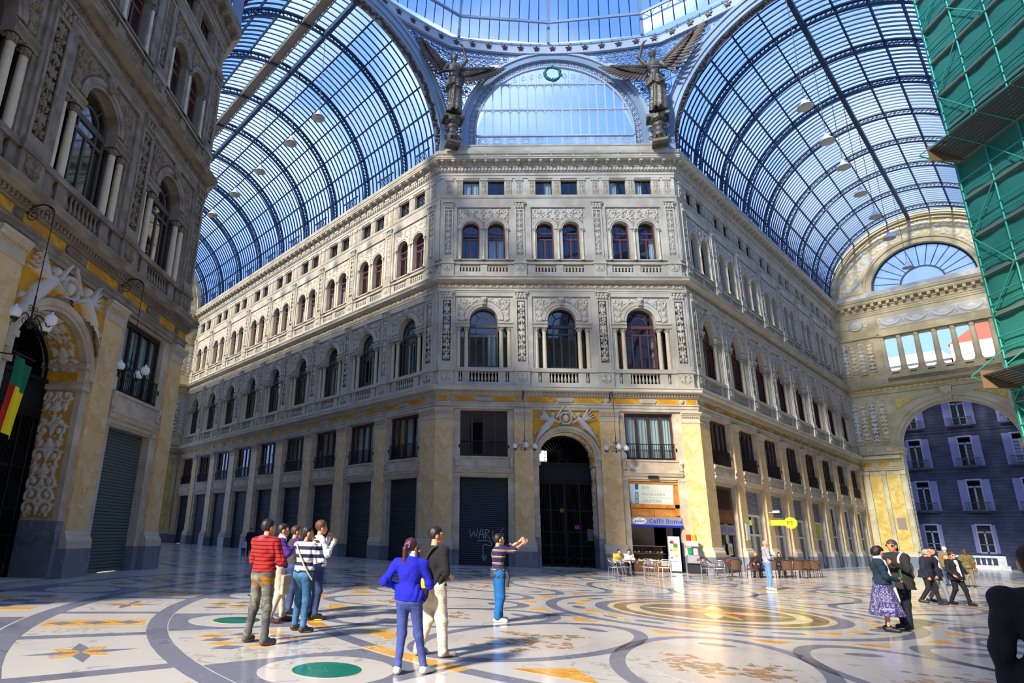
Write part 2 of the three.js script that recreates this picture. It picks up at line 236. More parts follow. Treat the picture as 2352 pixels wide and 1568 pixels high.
  KIT.pane1 = [M(B(-0.47, -0.05, 12.45, 14.62, -0.452, -0.446)), M(B(0.05, 0.47, 12.45, 14.62, -0.452, -0.446)), M(B(-0.86, -0.53, 12.45, 14.62, -0.452, -0.446)), M(B(0.53, 0.86, 12.45, 14.62, -0.452, -0.446)), M(B(-0.86, 0.86, 14.72, 15.08, -0.452, -0.446)), M(extr(archHole(0, 0.84, 15.28, YS, 18), null, -0.452, -0.446)), M(B(-1.7, -1.3, 12.3, 14.9, -0.452, -0.446)), M(B(1.3, 1.7, 12.3, 14.9, -0.452, -0.446))];
  KIT.room1 = M(B(-1.9, 1.9, 12.0, 16.6, -1.9, -1.85), B(-1.9, 1.9, 11.95, 12.03, -1.9, -0.5), B(-1.9, 1.9, 16.55, 16.6, -1.9, -0.5), B(-1.95, -1.88, 12, 16.6, -1.9, -0.5), B(1.88, 1.95, 12, 16.6, -1.9, -0.5));
  KIT.parapet1 = (l, r) => M(B(l, r, 10.9, 11.24, -0.5, 0.1), B(l, r, 11.94, 12.08, -0.5, 0.16), B(l, -1.62, 11.2, 11.95, -0.5, 0.08), B(1.62, r, 11.2, 11.95, -0.5, 0.08), B(-1.4, -0.92, 11.2, 11.95, -0.4, 0.08), B(0.92, 1.4, 11.2, 11.95, -0.4, 0.08));
  const bal = (h) => lathe([[0, 0], [0.075, 0], [0.075, 0.05 * h], [0.045, 0.1 * h], [0.085, 0.3 * h], [0.075, 0.42 * h], [0.038, 0.7 * h], [0.04, 0.8 * h], [0.06, 0.86 * h], [0.045, 0.9 * h], [0.07, 0.94 * h], [0.07, h], [0, h]], 8);
  KIT.baluster1 = M(bal(0.72)); KIT.baluster2 = M(bal(0.5));
  // storey two: paired arches
  const C2 = 0.88, W2 = 0.6, Y2 = 22.2;
  KIT.wall2 = (l, r) => M(extr(rect(l, r, 19.3, 24.42), [archHole(-C2, W2, 19.8, Y2, 16), archHole(C2, W2, 19.8, Y2, 16)], -0.5, 0));
  KIT.frame2 = (l, r) => M(extr(rect(l, r, 19.82, 24.42), [rect(-1.86, 1.86, 19.9, 23.85)], 0, 0.1));
  KIT.archivolt2 = M(...[-C2, C2].map((c) => [annulus(c, Y2, W2, 0.7, 0, Math.PI, 0, 0.05, 18, 0.01), annulus(c, Y2, 0.7, 0.84, 0, Math.PI, 0, 0.09, 18, 0.015)]).flat());
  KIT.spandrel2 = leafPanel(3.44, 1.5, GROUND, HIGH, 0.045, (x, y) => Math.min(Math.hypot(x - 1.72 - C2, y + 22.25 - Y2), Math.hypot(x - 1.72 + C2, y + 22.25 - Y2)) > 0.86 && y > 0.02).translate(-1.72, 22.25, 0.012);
  KIT.colonnette = M(lathe(colProfile(0.075, 19.82, 21.95), 10)); KIT.colonnetteCap = leafCap(0.085, 21.95, 0.24);
  KIT.window2 = (() => { const l = [B(-W2, -W2 + 0.09, 19.8, Y2, -0.42, -0.32), B(W2 - 0.09, W2, 19.8, Y2, -0.42, -0.32), B(-0.045, 0.045, 19.8, 21.55, -0.42, -0.32), B(-W2, W2, 21.5, 21.62, -0.42, -0.32), B(-W2, W2, 21.98, 22.08, -0.42, -0.32), annulus(0, Y2, W2 - 0.09, W2, 0, Math.PI, -0.42, -0.32, 16), B(-W2, W2, 19.8, 20.0, -0.42, -0.34)]; return M(l); })();
  KIT.pane2 = [M(B(-W2 + 0.09, -0.045, 20, 21.5, -0.372, -0.366)), M(B(0.045, W2 - 0.09, 20, 21.5, -0.372, -0.366)), M(B(-W2 + 0.09, W2 - 0.09, 21.62, 21.98, -0.372, -0.366)), M(extr(archHole(0, W2 - 0.09, 22.08, Y2, 14), null, -0.372, -0.366))];
  KIT.room2 = M(B(-1.6, 1.6, 19.6, 23, -1.6, -1.55), B(-1.6, 1.6, 19.55, 19.7, -1.6, -0.45), B(-1.6, 1.6, 22.95, 23, -1.6, -0.45), B(-1.6, -1.55, 19.6, 23, -1.6, -0.45), B(1.55, 1.6, 19.6, 23, -1.6, -0.45));
  KIT.parapet2 = (l, r) => M(B(l, r, 18.45, 18.95, -0.5, 0.1), B(l, r, 19.5, 19.62, -0.45, 0.15), B(l, -1.62, 18.9, 19.52, -0.45, 0.08), B(1.62, r, 18.9, 19.52, -0.45, 0.08), B(-0.24, 0.24, 18.9, 19.52, -0.4, 0.08), B(-1.7, 1.7, 19.6, 19.82, -0.5, -0.1));
  // attic
  KIT.wall3 = (l, r) => M(extr(rect(l, r, 24.72, 26.55), [rect(-C2 - 0.58, -C2 + 0.58, 24.9, 26.1), rect(C2 - 0.58, C2 + 0.58, 24.9, 26.1)], -0.45, 0));
  KIT.window3 = M(B(-0.58, -0.51, 24.9, 26.1, -0.3, -0.22), B(0.51, 0.58, 24.9, 26.1, -0.3, -0.22), B(-0.04, 0.04, 24.9, 26.1, -0.3, -0.22), B(-0.58, 0.58, 24.9, 24.98, -0.3, -0.22), B(-0.58, 0.58, 26.02, 26.1, -0.3, -0.22));
  KIT.pane3 = [M(B(-0.51, -0.04, 24.98, 26.02, -0.262, -0.256)), M(B(0.04, 0.51, 24.98, 26.02, -0.262, -0.256))];
  KIT.room3 = M(B(-1.6, 1.6, 24.7, 26.3, -1.3, -1.25), B(-1.6, 1.6, 24.65, 24.75, -1.3, -0.4), B(-1.6, 1.6, 26.25, 26.3, -1.3, -0.4), B(-1.6, -1.55, 24.7, 26.3, -1.3, -0.4), B(1.55, 1.6, 24.7, 26.3, -1.3, -0.4));
  KIT.atticPost = M(B(-0.21, 0.21, 24.86, 26.0, 0, 0.05), B(-0.27, 0.27, 26.0, 26.16, 0, 0.1), B(-0.25, 0.25, 24.74, 24.86, 0, 0.08));
  KIT.atticRelief = candelabra(0.3, 1.0, GROUND, HIGH, 0.03, 3).translate(-0.15, 24.92, 0.052);
  // pilasters
  const pil = (w, y0, y1, cy) => M(extr(rect(-w / 2, w / 2, y0 + 0.3, y1), [rect(-w / 2 + 0.1, w / 2 - 0.1, y0 + 0.5, y1 - 0.12)], 0.0, 0.16), B(-w / 2 - 0.06, w / 2 + 0.06, y0, y0 + 0.2, 0, 0.22), B(-w / 2 - 0.03, w / 2 + 0.03, y0 + 0.2, y0 + 0.3, 0, 0.19), B(-w / 2 + 0.08, w / 2 - 0.08, y0 + 0.4, y1 - 0.1, 0, 0.1), B(-w / 2 - 0.09, w / 2 + 0.09, cy - 0.08, cy, 0, 0.27));
  const pcap = (w, y, h) => { const l = [extr([[-w / 2, y], [w / 2, y], [w / 2 + 0.02, y + h * 0.5], [w / 2 + 0.1, y + h], [-w / 2 - 0.1, y + h], [-w / 2 - 0.02, y + h * 0.5]], null, 0, 0.17, 0.01)]; for (let r = 0; r < 2; r++) for (let i = 0; i < 4 - r; i++) l.push(new THREE.SphereGeometry(1, 7, 5).scale(w * 0.13, h * 0.24, 0.07).translate(-w / 2 + w * (i + 0.5) / (4 - r), y + h * (0.26 + 0.38 * r), 0.2)); for (const s of [-1, 1]) l.push(new THREE.TorusGeometry(h * 0.15, h * 0.07, 5, 10).translate(s * (w / 2 - 0.02), y + h * 0.8, 0.22)); return M(l); };
  KIT.pil1 = pil(0.74, 12.08, 16.95, 17.5); KIT.pilRelief1 = [0, 1].map((v) => candelabra(0.5, 4.2, GROUND, HIGH, 0.032, v).translate(-0.25, 12.62, 0.1)); KIT.pilCap1 = pcap(0.72, 16.95, 0.5);
  KIT.pil2 = pil(0.66, 19.65, 23.7, 24.25); KIT.pilRelief2 = [candelabra(0.42, 3.4, GROUND, HIGH, 0.032, 2).translate(-0.21, 20.2, 0.1)]; KIT.pilCap2 = pcap(0.64, 23.7, 0.48);
  KIT.ped1 = M(B(-0.48, 0.48, 10.9, 12.0, 0, 0.2), B(-0.52, 0.52, 11.94, 12.1, 0, 0.26)); KIT.pedRelief1 = leafPanel(0.62, 0.6, GROUND, HIGH, 0.04, null, 0.7).translate(-0.31, 11.26, 0.2);
  KIT.ped2 = M(B(-0.42, 0.42, 18.6, 19.55, 0, 0.18), B(-0.46, 0.46, 19.5, 19.66, 0, 0.23)); KIT.pedRelief2 = leafPanel(0.56, 0.46, GROUND, HIGH, 0.04, null, 0.7).translate(-0.28, 18.98, 0.18);
  KIT.shaftG = (w) => M(B(-w / 2, w / 2, 1.45, 8.78, 0, 0.12)); KIT.plinthG = (w, a = 0.1, b = 0.1) => M(B(-w / 2 - a, w / 2 + b, 0, 0.9, 0, 0.3));
  KIT.baseG = (w, a = 0.1, b = 0.1) => M(mould([[0, 0.9], [0.28, 0.9], [0.28, 1.12], [0.26, 1.2], [0.2, 1.28], [0.18, 1.36], [0.13, 1.45], [0, 1.45]], -w / 2 - a, w / 2 + b));
  KIT.capG = (w, t0 = 0, t1 = 0) => { const l = [mould([[0, 8.78], [0.14, 8.78], [0.16, 8.82], [0.14, 8.86], [0.14, 9.06], [0.18, 9.1], [0.2, 9.2], [0.25, 9.24], [0.3, 9.34], [0.34, 9.36], [0.34, 9.46], [0, 9.46]], -w / 2 - (t0 ? 0 : 0.02), w / 2 + (t1 ? 0 : 0.02), t0, t1)]; for (let i = 0; i < Math.round(w / 0.12); i++) { const x = -w / 2 + (i + 0.5) * w / Math.round(w / 0.12); l.push(new THREE.SphereGeometry(0.045, 6, 5).scale(0.8, 1.2, 0.8).translate(x, 9.17, 0.21)); } return M(l); };
}
const POSTS = { A: [[0, 9.46], [0.12, 9.46], [0.12, 9.62], [0.16, 9.64], [0.16, 9.8], [0.22, 9.84], [0.22, 9.9], [0.1, 9.92], [0.1, 10.3], [0.2, 10.34], [0.2, 10.56], [0.3, 10.58], [0.52, 10.62], [0.54, 10.66], [0.54, 10.78], [0.6, 10.84], [0.6, 10.88], [0.12, 10.96], [0, 10.96]],
  B: [[0, 17.42], [0.12, 17.42], [0.12, 17.52], [0.16, 17.54], [0.16, 17.66], [0.2, 17.7], [0.08, 17.72], [0.08, 18.06], [0.18, 18.1], [0.28, 18.16], [0.46, 18.22], [0.48, 18.34], [0.55, 18.42], [0.55, 18.47], [0.1, 18.54], [0, 18.54]],
  D: [[0, 24.42], [0.1, 24.42], [0.1, 24.54], [0.13, 24.56], [0.16, 24.66], [0.16, 24.72], [0.02, 24.76], [0, 24.76]],
  C: [[0, 26.2], [0.06, 26.2], [0.06, 26.4], [0.1, 26.42], [0.1, 26.6], [0.16, 26.66], [0.16, 26.96], [0.24, 27.0], [0.24, 27.06], [0.26, 27.38], [0.66, 27.4], [0.66, 27.5], [0.7, 27.52], [0.7, 27.62], [0.5, 27.66], [0.5, 27.8], [0.62, 27.84], [0.66, 28.0], [0.66, 28.06], [0, 28.16]] };

function addPart(parent, name, geo, mat, x = 0, y = 0, z = 0) { return mesh(name, geo, mat, parent, x, y, z); }
const cacheG = {};
const cached = (k, fn) => cacheG[k] ??= fn();
// one palace front; o: u0,u1 (ends), t0,t1 (mitres), pil (pilaster centres), bays [{c,l,r,...}]
function facade(g, o) {
  const { u0, u1, t0, t1 } = o, ST = o.stone || MAT.stone, RE = o.relief || MAT.relief, key = (l, r) => l.toFixed(3) + '_' + r.toFixed(3);
  for (const [k, p] of Object.entries(POSTS)) addPart(g, 'cornice', M(mould(p, u0, u1, t0, t1)), ST);
  // dentils, modillions
  const row = (n0, p, y0, y1, z0, z1, step, w, skipEnd = 0.1) => { const l = [], a = u0 - p * t0 + skipEnd, b = u1 + p * t1 - skipEnd, n = Math.floor((b - a) / step); for (let i = 0; i <= n; i++) { const x = a + (b - a) * i / n; l.push(B(x - w / 2, x + w / 2, y0, y1, z0, z1)); } addPart(g, n0, M(l), ST).userData.kind = 'stuff'; };
  row('dentils', 0.25, 10.4, 10.56, 0.18, 0.29, 0.17, 0.1); row('dentils', 0.2, 26.72, 26.94, 0.14, 0.26, 0.24, 0.14);
  { const p = 0.45, a = u0 - p * t0 + 0.2, b = u1 + p * t1 - 0.2, n = Math.round((b - a) / 0.78); for (let i = 0; i <= n; i++) { const x = a + (b - a) * i / n; addPart(g, 'modillion', cached('modil', () => M(extr([[0, 0], [0.12, 0.02], [0.3, 0.12], [0.36, 0.2], [0.36, 0.3], [0, 0.3]], null, -0.09, 0.09).rotateY(-Math.PI / 2), cyl(0.07, 0.07, -0.1, 0.1, 0, 0, 8).rotateZ(Math.PI / 2).translate(0, 0.16, 0.32))), ST, x, 27.09, 0.25); if (i % 2 === 0) addPart(g, 'lion_boss', cached('boss', () => M(new THREE.SphereGeometry(0.08, 8, 6).scale(1, 1.2, 1))), ST, x, 27.72, 0.56); } }
  // carved frieze B, yellow frieze A with cartouches
  { const a = u0 + 0.02, b = u1 - 0.02, n = Math.max(1, Math.round((b - a) / 2.4)), w = (b - a) / n, k = w.toFixed(2); for (let i = 0; i < n; i++) addPart(g, 'carved_frieze', cached('fr' + k, () => scrollFrieze(w, 0.33)), RE, a + i * w, 17.73, 0.085); }
  for (const q of o.yellow) { addPart(g, 'yellow_frieze_panel', cached('yf' + (q[1] - q[0]).toFixed(2), () => M(B(0, q[1] - q[0], 9.96, 10.27, 0.09, 0.115))), MAT.goldPanel, q[0]); }
  for (const x of o.boss) addPart(g, 'round_boss', cached('rb', () => M(lathe([[0, 0.1], [0.06, 0.1], [0.09, 0.05], [0.13, 0.05], [0.15, 0]], 12).rotateX(Math.PI / 2))), ST, x, 10.11, 0.1);
  for (const b of o.bays) {
    const { c, l, r } = b, P = (n, geo, mat, dx = 0, dy = 0, dz = 0) => addPart(g, n, geo, mat, c + dx, dy, dz), lr = key(l, r);
    const frame = b.frame || MAT.frameRed, hi = b.far ? 0 : 1;
    if (b.ground !== 'none') {
      if (b.cartouche !== false) P('cartouche', cached('cart', () => M(extr([[-0.4, -0.13], [0.4, -0.13], [0.46, -0.06], [0.52, 0], [0.46, 0.06], [0.4, 0.13], [-0.4, 0.13], [-0.46, 0.06], [-0.52, 0], [-0.46, -0.06]], null, 0, 0.07, 0.02), ...[-0.24, -0.1, 0.04, 0.2].map((x) => B(x - 0.04, x + 0.04, -0.05, 0.06, 0.06, 0.085)))), ST, 0, 10.11, 0.1);
      if (b.ground === 'shop') {
        P('pier', cached('pl' + l.toFixed(2), () => M(B(l + 0.4, -1.48, 0.9, 9.47, -0.5, 0), B(l + 0.4, -1.5, 5.2, 5.34, 0, 0.04))), MAT.pier); P('pier', cached('pr' + r.toFixed(2), () => M(B(1.48, r - 0.4, 0.9, 9.47, -0.5, 0), B(1.5, r - 0.4, 5.2, 5.34, 0, 0.04))), MAT.pier);
        P('pier_base', cached('bl' + l.toFixed(2), () => M(B(l + 0.4, -1.48, 0, 0.9, -0.5, 0.02))), MAT.blue); P('pier_base', cached('br' + r.toFixed(2), () => M(B(1.48, r - 0.4, 0, 0.9, -0.5, 0.02))), MAT.blue);
        P('lintel', KIT.lintel, MAT.pier); P('apron', KIT.apron, MAT.pier); for (const s of [-1, 1]) P('console', KIT.console, MAT.pier, s * 1.68, 5.74, 0);
        const w = P('window', cached('gw', KIT.groundWindow), b.gframe || MAT.frameBrown); for (let i = 0; i < 4; i++) mesh('pane', KIT.paneG, MAT.glass, w, -1.11 + 0.74 * i);
        P('window_room', KIT.roomG, MAT.room); P('balcony_rail', KIT.rail, MAT.iron); if (b.board) P('rail_board', KIT.railBoard, MAT.frameBrown);
        for (const [x, wd, m, z] of b.curtains || []) P('curtain', cached('cu' + wd, () => KIT.curtain(wd, 6.62, 9.2, 0, Math.max(3, Math.round(wd * 5)))), m, x, 0, -0.42);
        if (b.shutter) { const s = P('roller_shutter', KIT.shutter, b.shutter); mesh('bottom_bar', KIT.shutterBar, b.shutter, s); }
      }
    }
    // storey one
    P('wall_panel', cached('w1' + lr, () => KIT.wall1(l, r)), ST); P('panel_frame', cached('f1' + lr, () => KIT.frame1(l, r)), ST);
    P('archivolt', KIT.archivolt1, ST); P('keystone', KIT.keystone, ST, 0, 16.55, 0.02); P('impost', KIT.impost1, ST); P('spandrel_relief', KIT.spandrel1, RE);
    for (const x of [-1.66, -1.14, 1.14, 1.66]) { const s = P('column', KIT.shaft, MAT.column, x, 0, -0.16); mesh('capital', KIT.shaftCap, ST, s); }
    { const w = P('window', cached('w1f', KIT.window1), b.frame1 || MAT.frameGrey); KIT.pane1.forEach((p, i) => mesh('pane', p, MAT.glass, w)); P('window_room', KIT.room1, MAT.room); }
    for (const [x, wd, m] of b.curtains1 || []) P('curtain', cached('cv' + wd, () => KIT.curtain(wd, 12.1, 14.7, 0, Math.max(2, Math.round(wd * 5)))), m, x, 0, -0.62);
    if (b.teal) P('fanlight_blind', cached('teal', () => M(extr(archHole(0, 0.82, 15.0, 15.5, 16), null, -0.56, -0.54))), MAT.teal);
    { const bl = P('balustrade', cached('p1' + lr, () => KIT.parapet1(l, r)), ST); for (let i = 0; i < 8; i++) mesh('baluster', KIT.baluster1, ST, bl, -0.77 + 0.22 * i, 11.23, -0.04); for (const x of [-1.51, 1.51]) mesh('baluster', KIT.baluster1, ST, bl, x, 11.23, -0.04); mesh('opening_back', cached('ob1', () => M(B(-1.75, 1.75, 11.1, 12.0, -0.56, -0.5))), MAT.room, bl); }
    // storey two
    P('wall_panel', cached('w2' + lr, () => KIT.wall2(l, r)), ST); P('panel_frame', cached('f2' + lr, () => KIT.frame2(l, r)), ST); P('archivolt', KIT.archivolt2, ST); P('spandrel_relief', KIT.spandrel2, RE);
    for (const x of [-1.62, 0, 1.62]) { const s = P('column', KIT.colonnette, MAT.column, x, 0, 0.03); mesh('capital', KIT.colonnetteCap, ST, s); }
    for (const s of [-1, 1]) { const w = P('window', KIT.window2, frame, s * 0.88); KIT.pane2.forEach((p) => mesh('pane', p, MAT.glass, w)); } P('window_room', KIT.room2, MAT.room);
    for (const [x, wd, m] of b.curtains2 || []) P('curtain', cached('cw' + wd, () => KIT.curtain(wd, 19.85, 21.6, 0, Math.max(2, Math.round(wd * 5)))), m, x, 0, -0.52);
    { const bl = P('balustrade', cached('p2' + lr, () => KIT.parapet2(l, r)), ST); for (const s of [-1, 1]) for (let i = 0; i < 6; i++) mesh('baluster', KIT.baluster2, ST, bl, s * (0.36 + 0.22 * i), 18.95, -0.03); mesh('opening_back', cached('ob2', () => M(B(-1.75, 1.75, 18.9, 19.6, -0.56, -0.5))), MAT.room, bl); }
    // attic
    P('wall_panel', cached('w3' + lr, () => KIT.wall3(l, r)), ST); P('window_room', KIT.room3, MAT.room);
    for (const s of [-1, 1]) { const w = P('window', KIT.window3, MAT.frameDark, s * 0.88); KIT.pane3.forEach((p) => mesh('pane', p, MAT.glass, w)); }
    for (const [x, wd, m] of b.curtains3 || []) P('curtain', cached('cz' + wd, () => KIT.curtain(wd, 24.95, 26.05, 0, 2)), m, x, 0, -0.36);
    for (const x of [0, -1.72, 1.72]) { const p = P('attic_post', KIT.atticPost, ST, x); mesh('relief', KIT.atticRelief, RE, p); }
  }
  o.pil.forEach((x, i) => {
    const a = addPart(g, 'pilaster', KIT.pil1, ST, x); mesh('relief', KIT.pilRelief1[i % 2], RE, a); mesh('capital', KIT.pilCap1, ST, a);
    const b = addPart(g, 'pilaster', KIT.pil2, ST, x); mesh('relief', KIT.pilRelief2[0], RE, b); mesh('capital', KIT.pilCap2, ST, b);
    const p = addPart(g, 'pedestal', KIT.ped1, ST, x); mesh('relief', KIT.pedRelief1, RE, p); const q = addPart(g, 'pedestal', KIT.ped2, ST, x); mesh('relief', KIT.pedRelief2, RE, q);
    const t = addPart(g, 'attic_post', KIT.atticPost, ST, x); mesh('relief', KIT.atticRelief, RE, t);
  });
  for (const [a, b, m0, m1] of o.gpil) { // ground pilasters of yellow marble, from a to b; m: mitred at that end
    const w = b - a, c = (a + b) / 2, k = w.toFixed(2) + (m0 ? 'a' : '') + (m1 ? 'b' : '');
    const prof = (pts) => M(mould(pts, -w / 2 - (m0 ? 0 : 0.1), w / 2 + (m1 ? 0 : 0.1), m0 ? T8 : 0, m1 ? T8 : 0));
    const s = addPart(g, 'marble_pilaster', cached('gs' + k, () => M(mould([[-0.3, 1.45], [0.12, 1.45], [0.12, 8.78], [-0.3, 8.78]], -w / 2, w / 2, m0 ? T8 : 0, m1 ? T8 : 0))), MAT.gold, c);
    mesh('plinth', cached('gp' + k, () => prof([[-0.3, 0], [0.3, 0], [0.3, 0.9], [-0.3, 0.9]])), MAT.blue, s);
    mesh('base', cached('gb' + k, () => prof([[0, 0.9], [0.28, 0.9], [0.28, 1.12], [0.26, 1.2], [0.2, 1.28], [0.18, 1.36], [0.13, 1.45], [0, 1.45]])), MAT.pier, s);
    mesh('capital', cached('gc' + k, () => KIT.capG(w, m0 ? T8 : 0, m1 ? T8 : 0)), MAT.pier, s);
  }
  for (const [a, b] of o.strips || []) { // plain stone beside the corner
    addPart(g, 'corner_strip', M(B(a, b, 9.46, 27.4, -0.5, 0.0), B(a, b, 10.9, 11.24, 0, 0.1), B(a, b, 11.94, 12.08, 0, 0.16), B(a, b, 18.45, 18.95, 0, 0.1), B(a, b, 19.5, 19.62, 0, 0.15), B(a, b, 12.1, 17.42, 0, 0.1), B(a, b, 19.82, 24.42, 0, 0.1)), ST);
  }
  addPart(g, 'wall_core', M(B(u0, u1, 26.4, 28.1, -0.6, 0), B(u0, u1, 17.3, 18.9, -0.6, 0), B(u0, u1, 9.45, 11.15, -0.6, 0), B(u0, u1, 24.3, 24.8, -0.6, 0), B(u0, u1, 8.6, 28.1, -2.6, -2.2), ...(o.bays.some((b) => b.ground === 'portal') ? [B(u0, -2.05, 0, 8.6, -2.6, -2.2), B(2.05, u1, 0, 8.6, -2.6, -2.2)] : [B(u0, u1, 0, 8.6, -2.6, -2.2)])), ST);
}
// ---------------------------------------------------------------- the palace fronts round the octagon
const cBays = (over) => [[-5.1, -2.45, 2.46], [0, -2.64, 2.64], [5.1, -2.46, 2.45]].map(([c, l, r], i) => ({ c, l, r, ground: i === 1 ? 'portal' : 'shop', shutter: MAT.shutter, frame1: MAT.frameGrey, frame: MAT.frameRed, ...(over[i] || {}) }));
const cSpec = (over) => ({ u0: -8.1, u1: 8.1, t0: T8, t1: T8, pil: [-7.55, -2.64, 2.64, 7.55], bays: cBays(over), strips: [[-8.1, -7.55], [7.55, 8.1]],
  gpil: [[-8.1, -7.05, 1, 0], [-3.22, -2.07, 0, 0], [2.07, 3.22, 0, 0], [7.05, 8.1, 0, 1]], yellow: [[-6.98, -5.66], [-4.54, -2.86], [-2.42, -0.56], [0.56, 2.42], [2.86, 4.54], [5.66, 6.98], [-8.05, -7.42], [7.42, 8.05]], boss: [-7.2, -2.64, 2.64, 7.2] });
const wallCenter = struct('wall_center', 'carved beige stone palace front facing the hall with portal, cafe and three storeys', 'wall', [0, 0, -APO], 0);
facade(wallCenter, cSpec([
  { curtains1: [[0.55, 0.5, MAT.curtain]], frame: MAT.frameRed, curtains2: [[0.88, 1.0, MAT.curtain]], curtains3: [[-1.15, 0.5, MAT.curtain], [-0.6, 0.5, MAT.curtain]] },
  { frame1: MAT.frameDark, curtains3: [[-0.6, 0.5, MAT.curtain]] },
  { shutter: null, curtains: [[0, 2.8, MAT.curtain]], frame1: MAT.frameRed, curtains2: [[1.25, 0.3, MAT.curtain]], curtains3: [[-1.15, 0.5, MAT.curtain], [0.6, 0.5, MAT.curtain]] }]));
const wallLeft = struct('wall_left', 'dark shaded carved palace front with yellow frieze and arched portal on the left', 'wall', [-APO, 0, 0], Math.PI / 2);
facade(wallLeft, { ...cSpec([{}, {}, { shutter: MAT.shutterGreen, gframe: MAT.frameDark, curtains: [[0, 2.8, MAT.curtain]] }]), stone: MAT.stoneDark, relief: MAT.reliefDark });

const flankSpec = (n, side, over) => { // side -1: bays run to negative u
  const d = (i) => side * (0.79 + i * BAY), bays = [], pil = [], gpil = [], yellow = [], boss = [];
  for (let i = 0; i < n; i++) { const c = (d(i) + d(i + 1)) / 2, h = BAY / 2; bays.push({ c, l: -h, r: h, ground: 'shop', shutter: MAT.shutter, frame1: MAT.frameGrey, far: i > 3, ...(over(i) || {}) }); yellow.push([c - 2.16, c - 0.56], [c + 0.56, c + 2.16]); boss.push(d(i + 1)); }
  for (let i = 0; i <= n; i++) pil.push(d(i));
  gpil.push(side < 0 ? [-1.35, 0, 0, 1] : [0, 1.35, 1, 0]); for (let i = 1; i <= n; i++) gpil.push([d(i) - 0.56, d(i) + 0.56, 0, 0]);
  const end = side * (0.79 + n * BAY + 0.45);
  return { u0: Math.min(0, end), u1: Math.max(0, end), t0: side > 0 ? T8 : 0, t1: side < 0 ? T8 : 0, pil, bays, gpil, yellow, boss, strips: [side < 0 ? [-0.79, 0] : [0, 0.79]] };
};
const wallFlankLeft = struct('wall_flank_left', 'sunlit row of nine arched bays lining the left arcade arm', 'wall', [-OCT / 2, 0, -APO], -Math.PI / 4);
facade(wallFlankLeft, flankSpec(9, -1, (i) => ({ teal: i < 2, frame: MAT.frameRed, curtains: [[[-0.74, 0.6, MAT.curtainGold], [0.3, 0.7, MAT.curtain], [1.1, 0.5, MAT.curtain]], [[-0.7, 0.6, MAT.curtain], [0, 0.6, MAT.curtain], [0.75, 0.6, MAT.curtain]], [], [[0.4, 0.6, MAT.curtain]], [], [], [[0.4, 0.6, MAT.curtain]]][i], curtains1: i % 2 ? [[0.25, 0.5, MAT.curtain]] : [[-0.2, 0.5, MAT.curtain], [0.4, 0.4, MAT.curtain]], curtains2: i > 1 ? [[-0.88, 1.0, MAT.curtain], [0.88, 1.0, MAT.curtain]] : [] })));
const wallFlankRight = struct('wall_flank_right', 'shaded row of eight arched bays above sunlit shop pilasters lining the right arm', 'wall', [OCT / 2, 0, -APO], Math.PI / 4);
facade(wallFlankRight, flankSpec(8, 1, (i) => ({ shutter: null, board: i < 5, frame1: MAT.frameRed })));
// ---------------------------------------------------------------- floor of inlaid marbles; every inlay is a thin slab of its own
const FM = {
  white: mapped(marble(0xc9c6bd, 0xaba498, 0xbeb9ae, 5, 5, 0.018, 512, 1.2), 0.16), cream: mapped(mottled(0xd8c9a4, 0xc9b688, 0xe4d8ba, 8, 2), 0.18),
  grey: mapped(marble(0x7d808e, 0x92949e, 0x6e7180, 6, 3, 0.02, 256), 0.16), yellow: mapped(marble(0xdca74c, 0xefcd88, 0xc98a30, 6, 1.6, 0.05, 256), 0.18),
  green: mapped(marble(0x1d7767, 0x3f9484, 0x155c50, 5, 1.5, 0.03, 256), 0.15), brown: mapped(mottled(0x8d7650, 0x775f3c, 0xa38b62, 8, 1), 0.18), olive: mapped(mottled(0x7c7a5c, 0x66664a, 0x8f8c6c, 8, 1), 0.18), red: mapped(mottled(0xa5684a, 0x8f5238, 0xb87d5e, 8, 1), 0.18),
};
const floor = struct('floor', 'polished white marble floor inlaid with grey rings, ovals and yellow stars', 'floor');
mesh('marble_slab', M(B(-75, 75, -0.3, 0, -85, 45)), FM.white, floor);
const FC = [-0.45, 0.66];
const pol = (r, deg) => { const a = deg * Math.PI / 180; return [FC[0] + r * Math.cos(a), -(FC[1] + r * Math.sin(a))]; };
const slab = (name, outline, mat, level, holes) => mesh(name, M(extr(outline, holes, 0, 0.0016 * level).rotateX(-Math.PI / 2)), mat, floor);
const sector = (r0, r1, a0, a1, n) => { n = n || Math.max(2, Math.ceil(Math.abs(a1 - a0) / 2.5)); const o = []; for (let i = 0; i <= n; i++) o.push(pol(r1, a0 + (a1 - a0) * i / n)); for (let i = n; i >= 0; i--) o.push(pol(r0, a0 + (a1 - a0) * i / n)); return o; };
const ringSlab = (name, r0, r1, mat, level) => slab(name, Array.from({ length: 120 }, (_, i) => pol(r1, i * 3)), mat, level, [Array.from({ length: 120 }, (_, i) => pol(r0, -i * 3))]);
const oval = (r, deg, a, b, n = 40) => { const [cx, cy] = pol(r, deg), t = -deg * Math.PI / 180; return Array.from({ length: n }, (_, i) => { const q = i * 2 * Math.PI / n, u = a * Math.cos(q), v = b * Math.sin(q); return [cx + u * Math.cos(t) - v * Math.sin(t), cy + u * Math.sin(t) + v * Math.cos(t)]; }); };
// points given in (radial, tangential) metres about (r, deg)
const local = (r, deg, pts) => { const [cx, cy] = pol(r, deg), t = -deg * Math.PI / 180; return pts.map(([u, v]) => [cx + u * Math.cos(t) - v * Math.sin(t), cy + u * Math.sin(t) + v * Math.cos(t)]); };
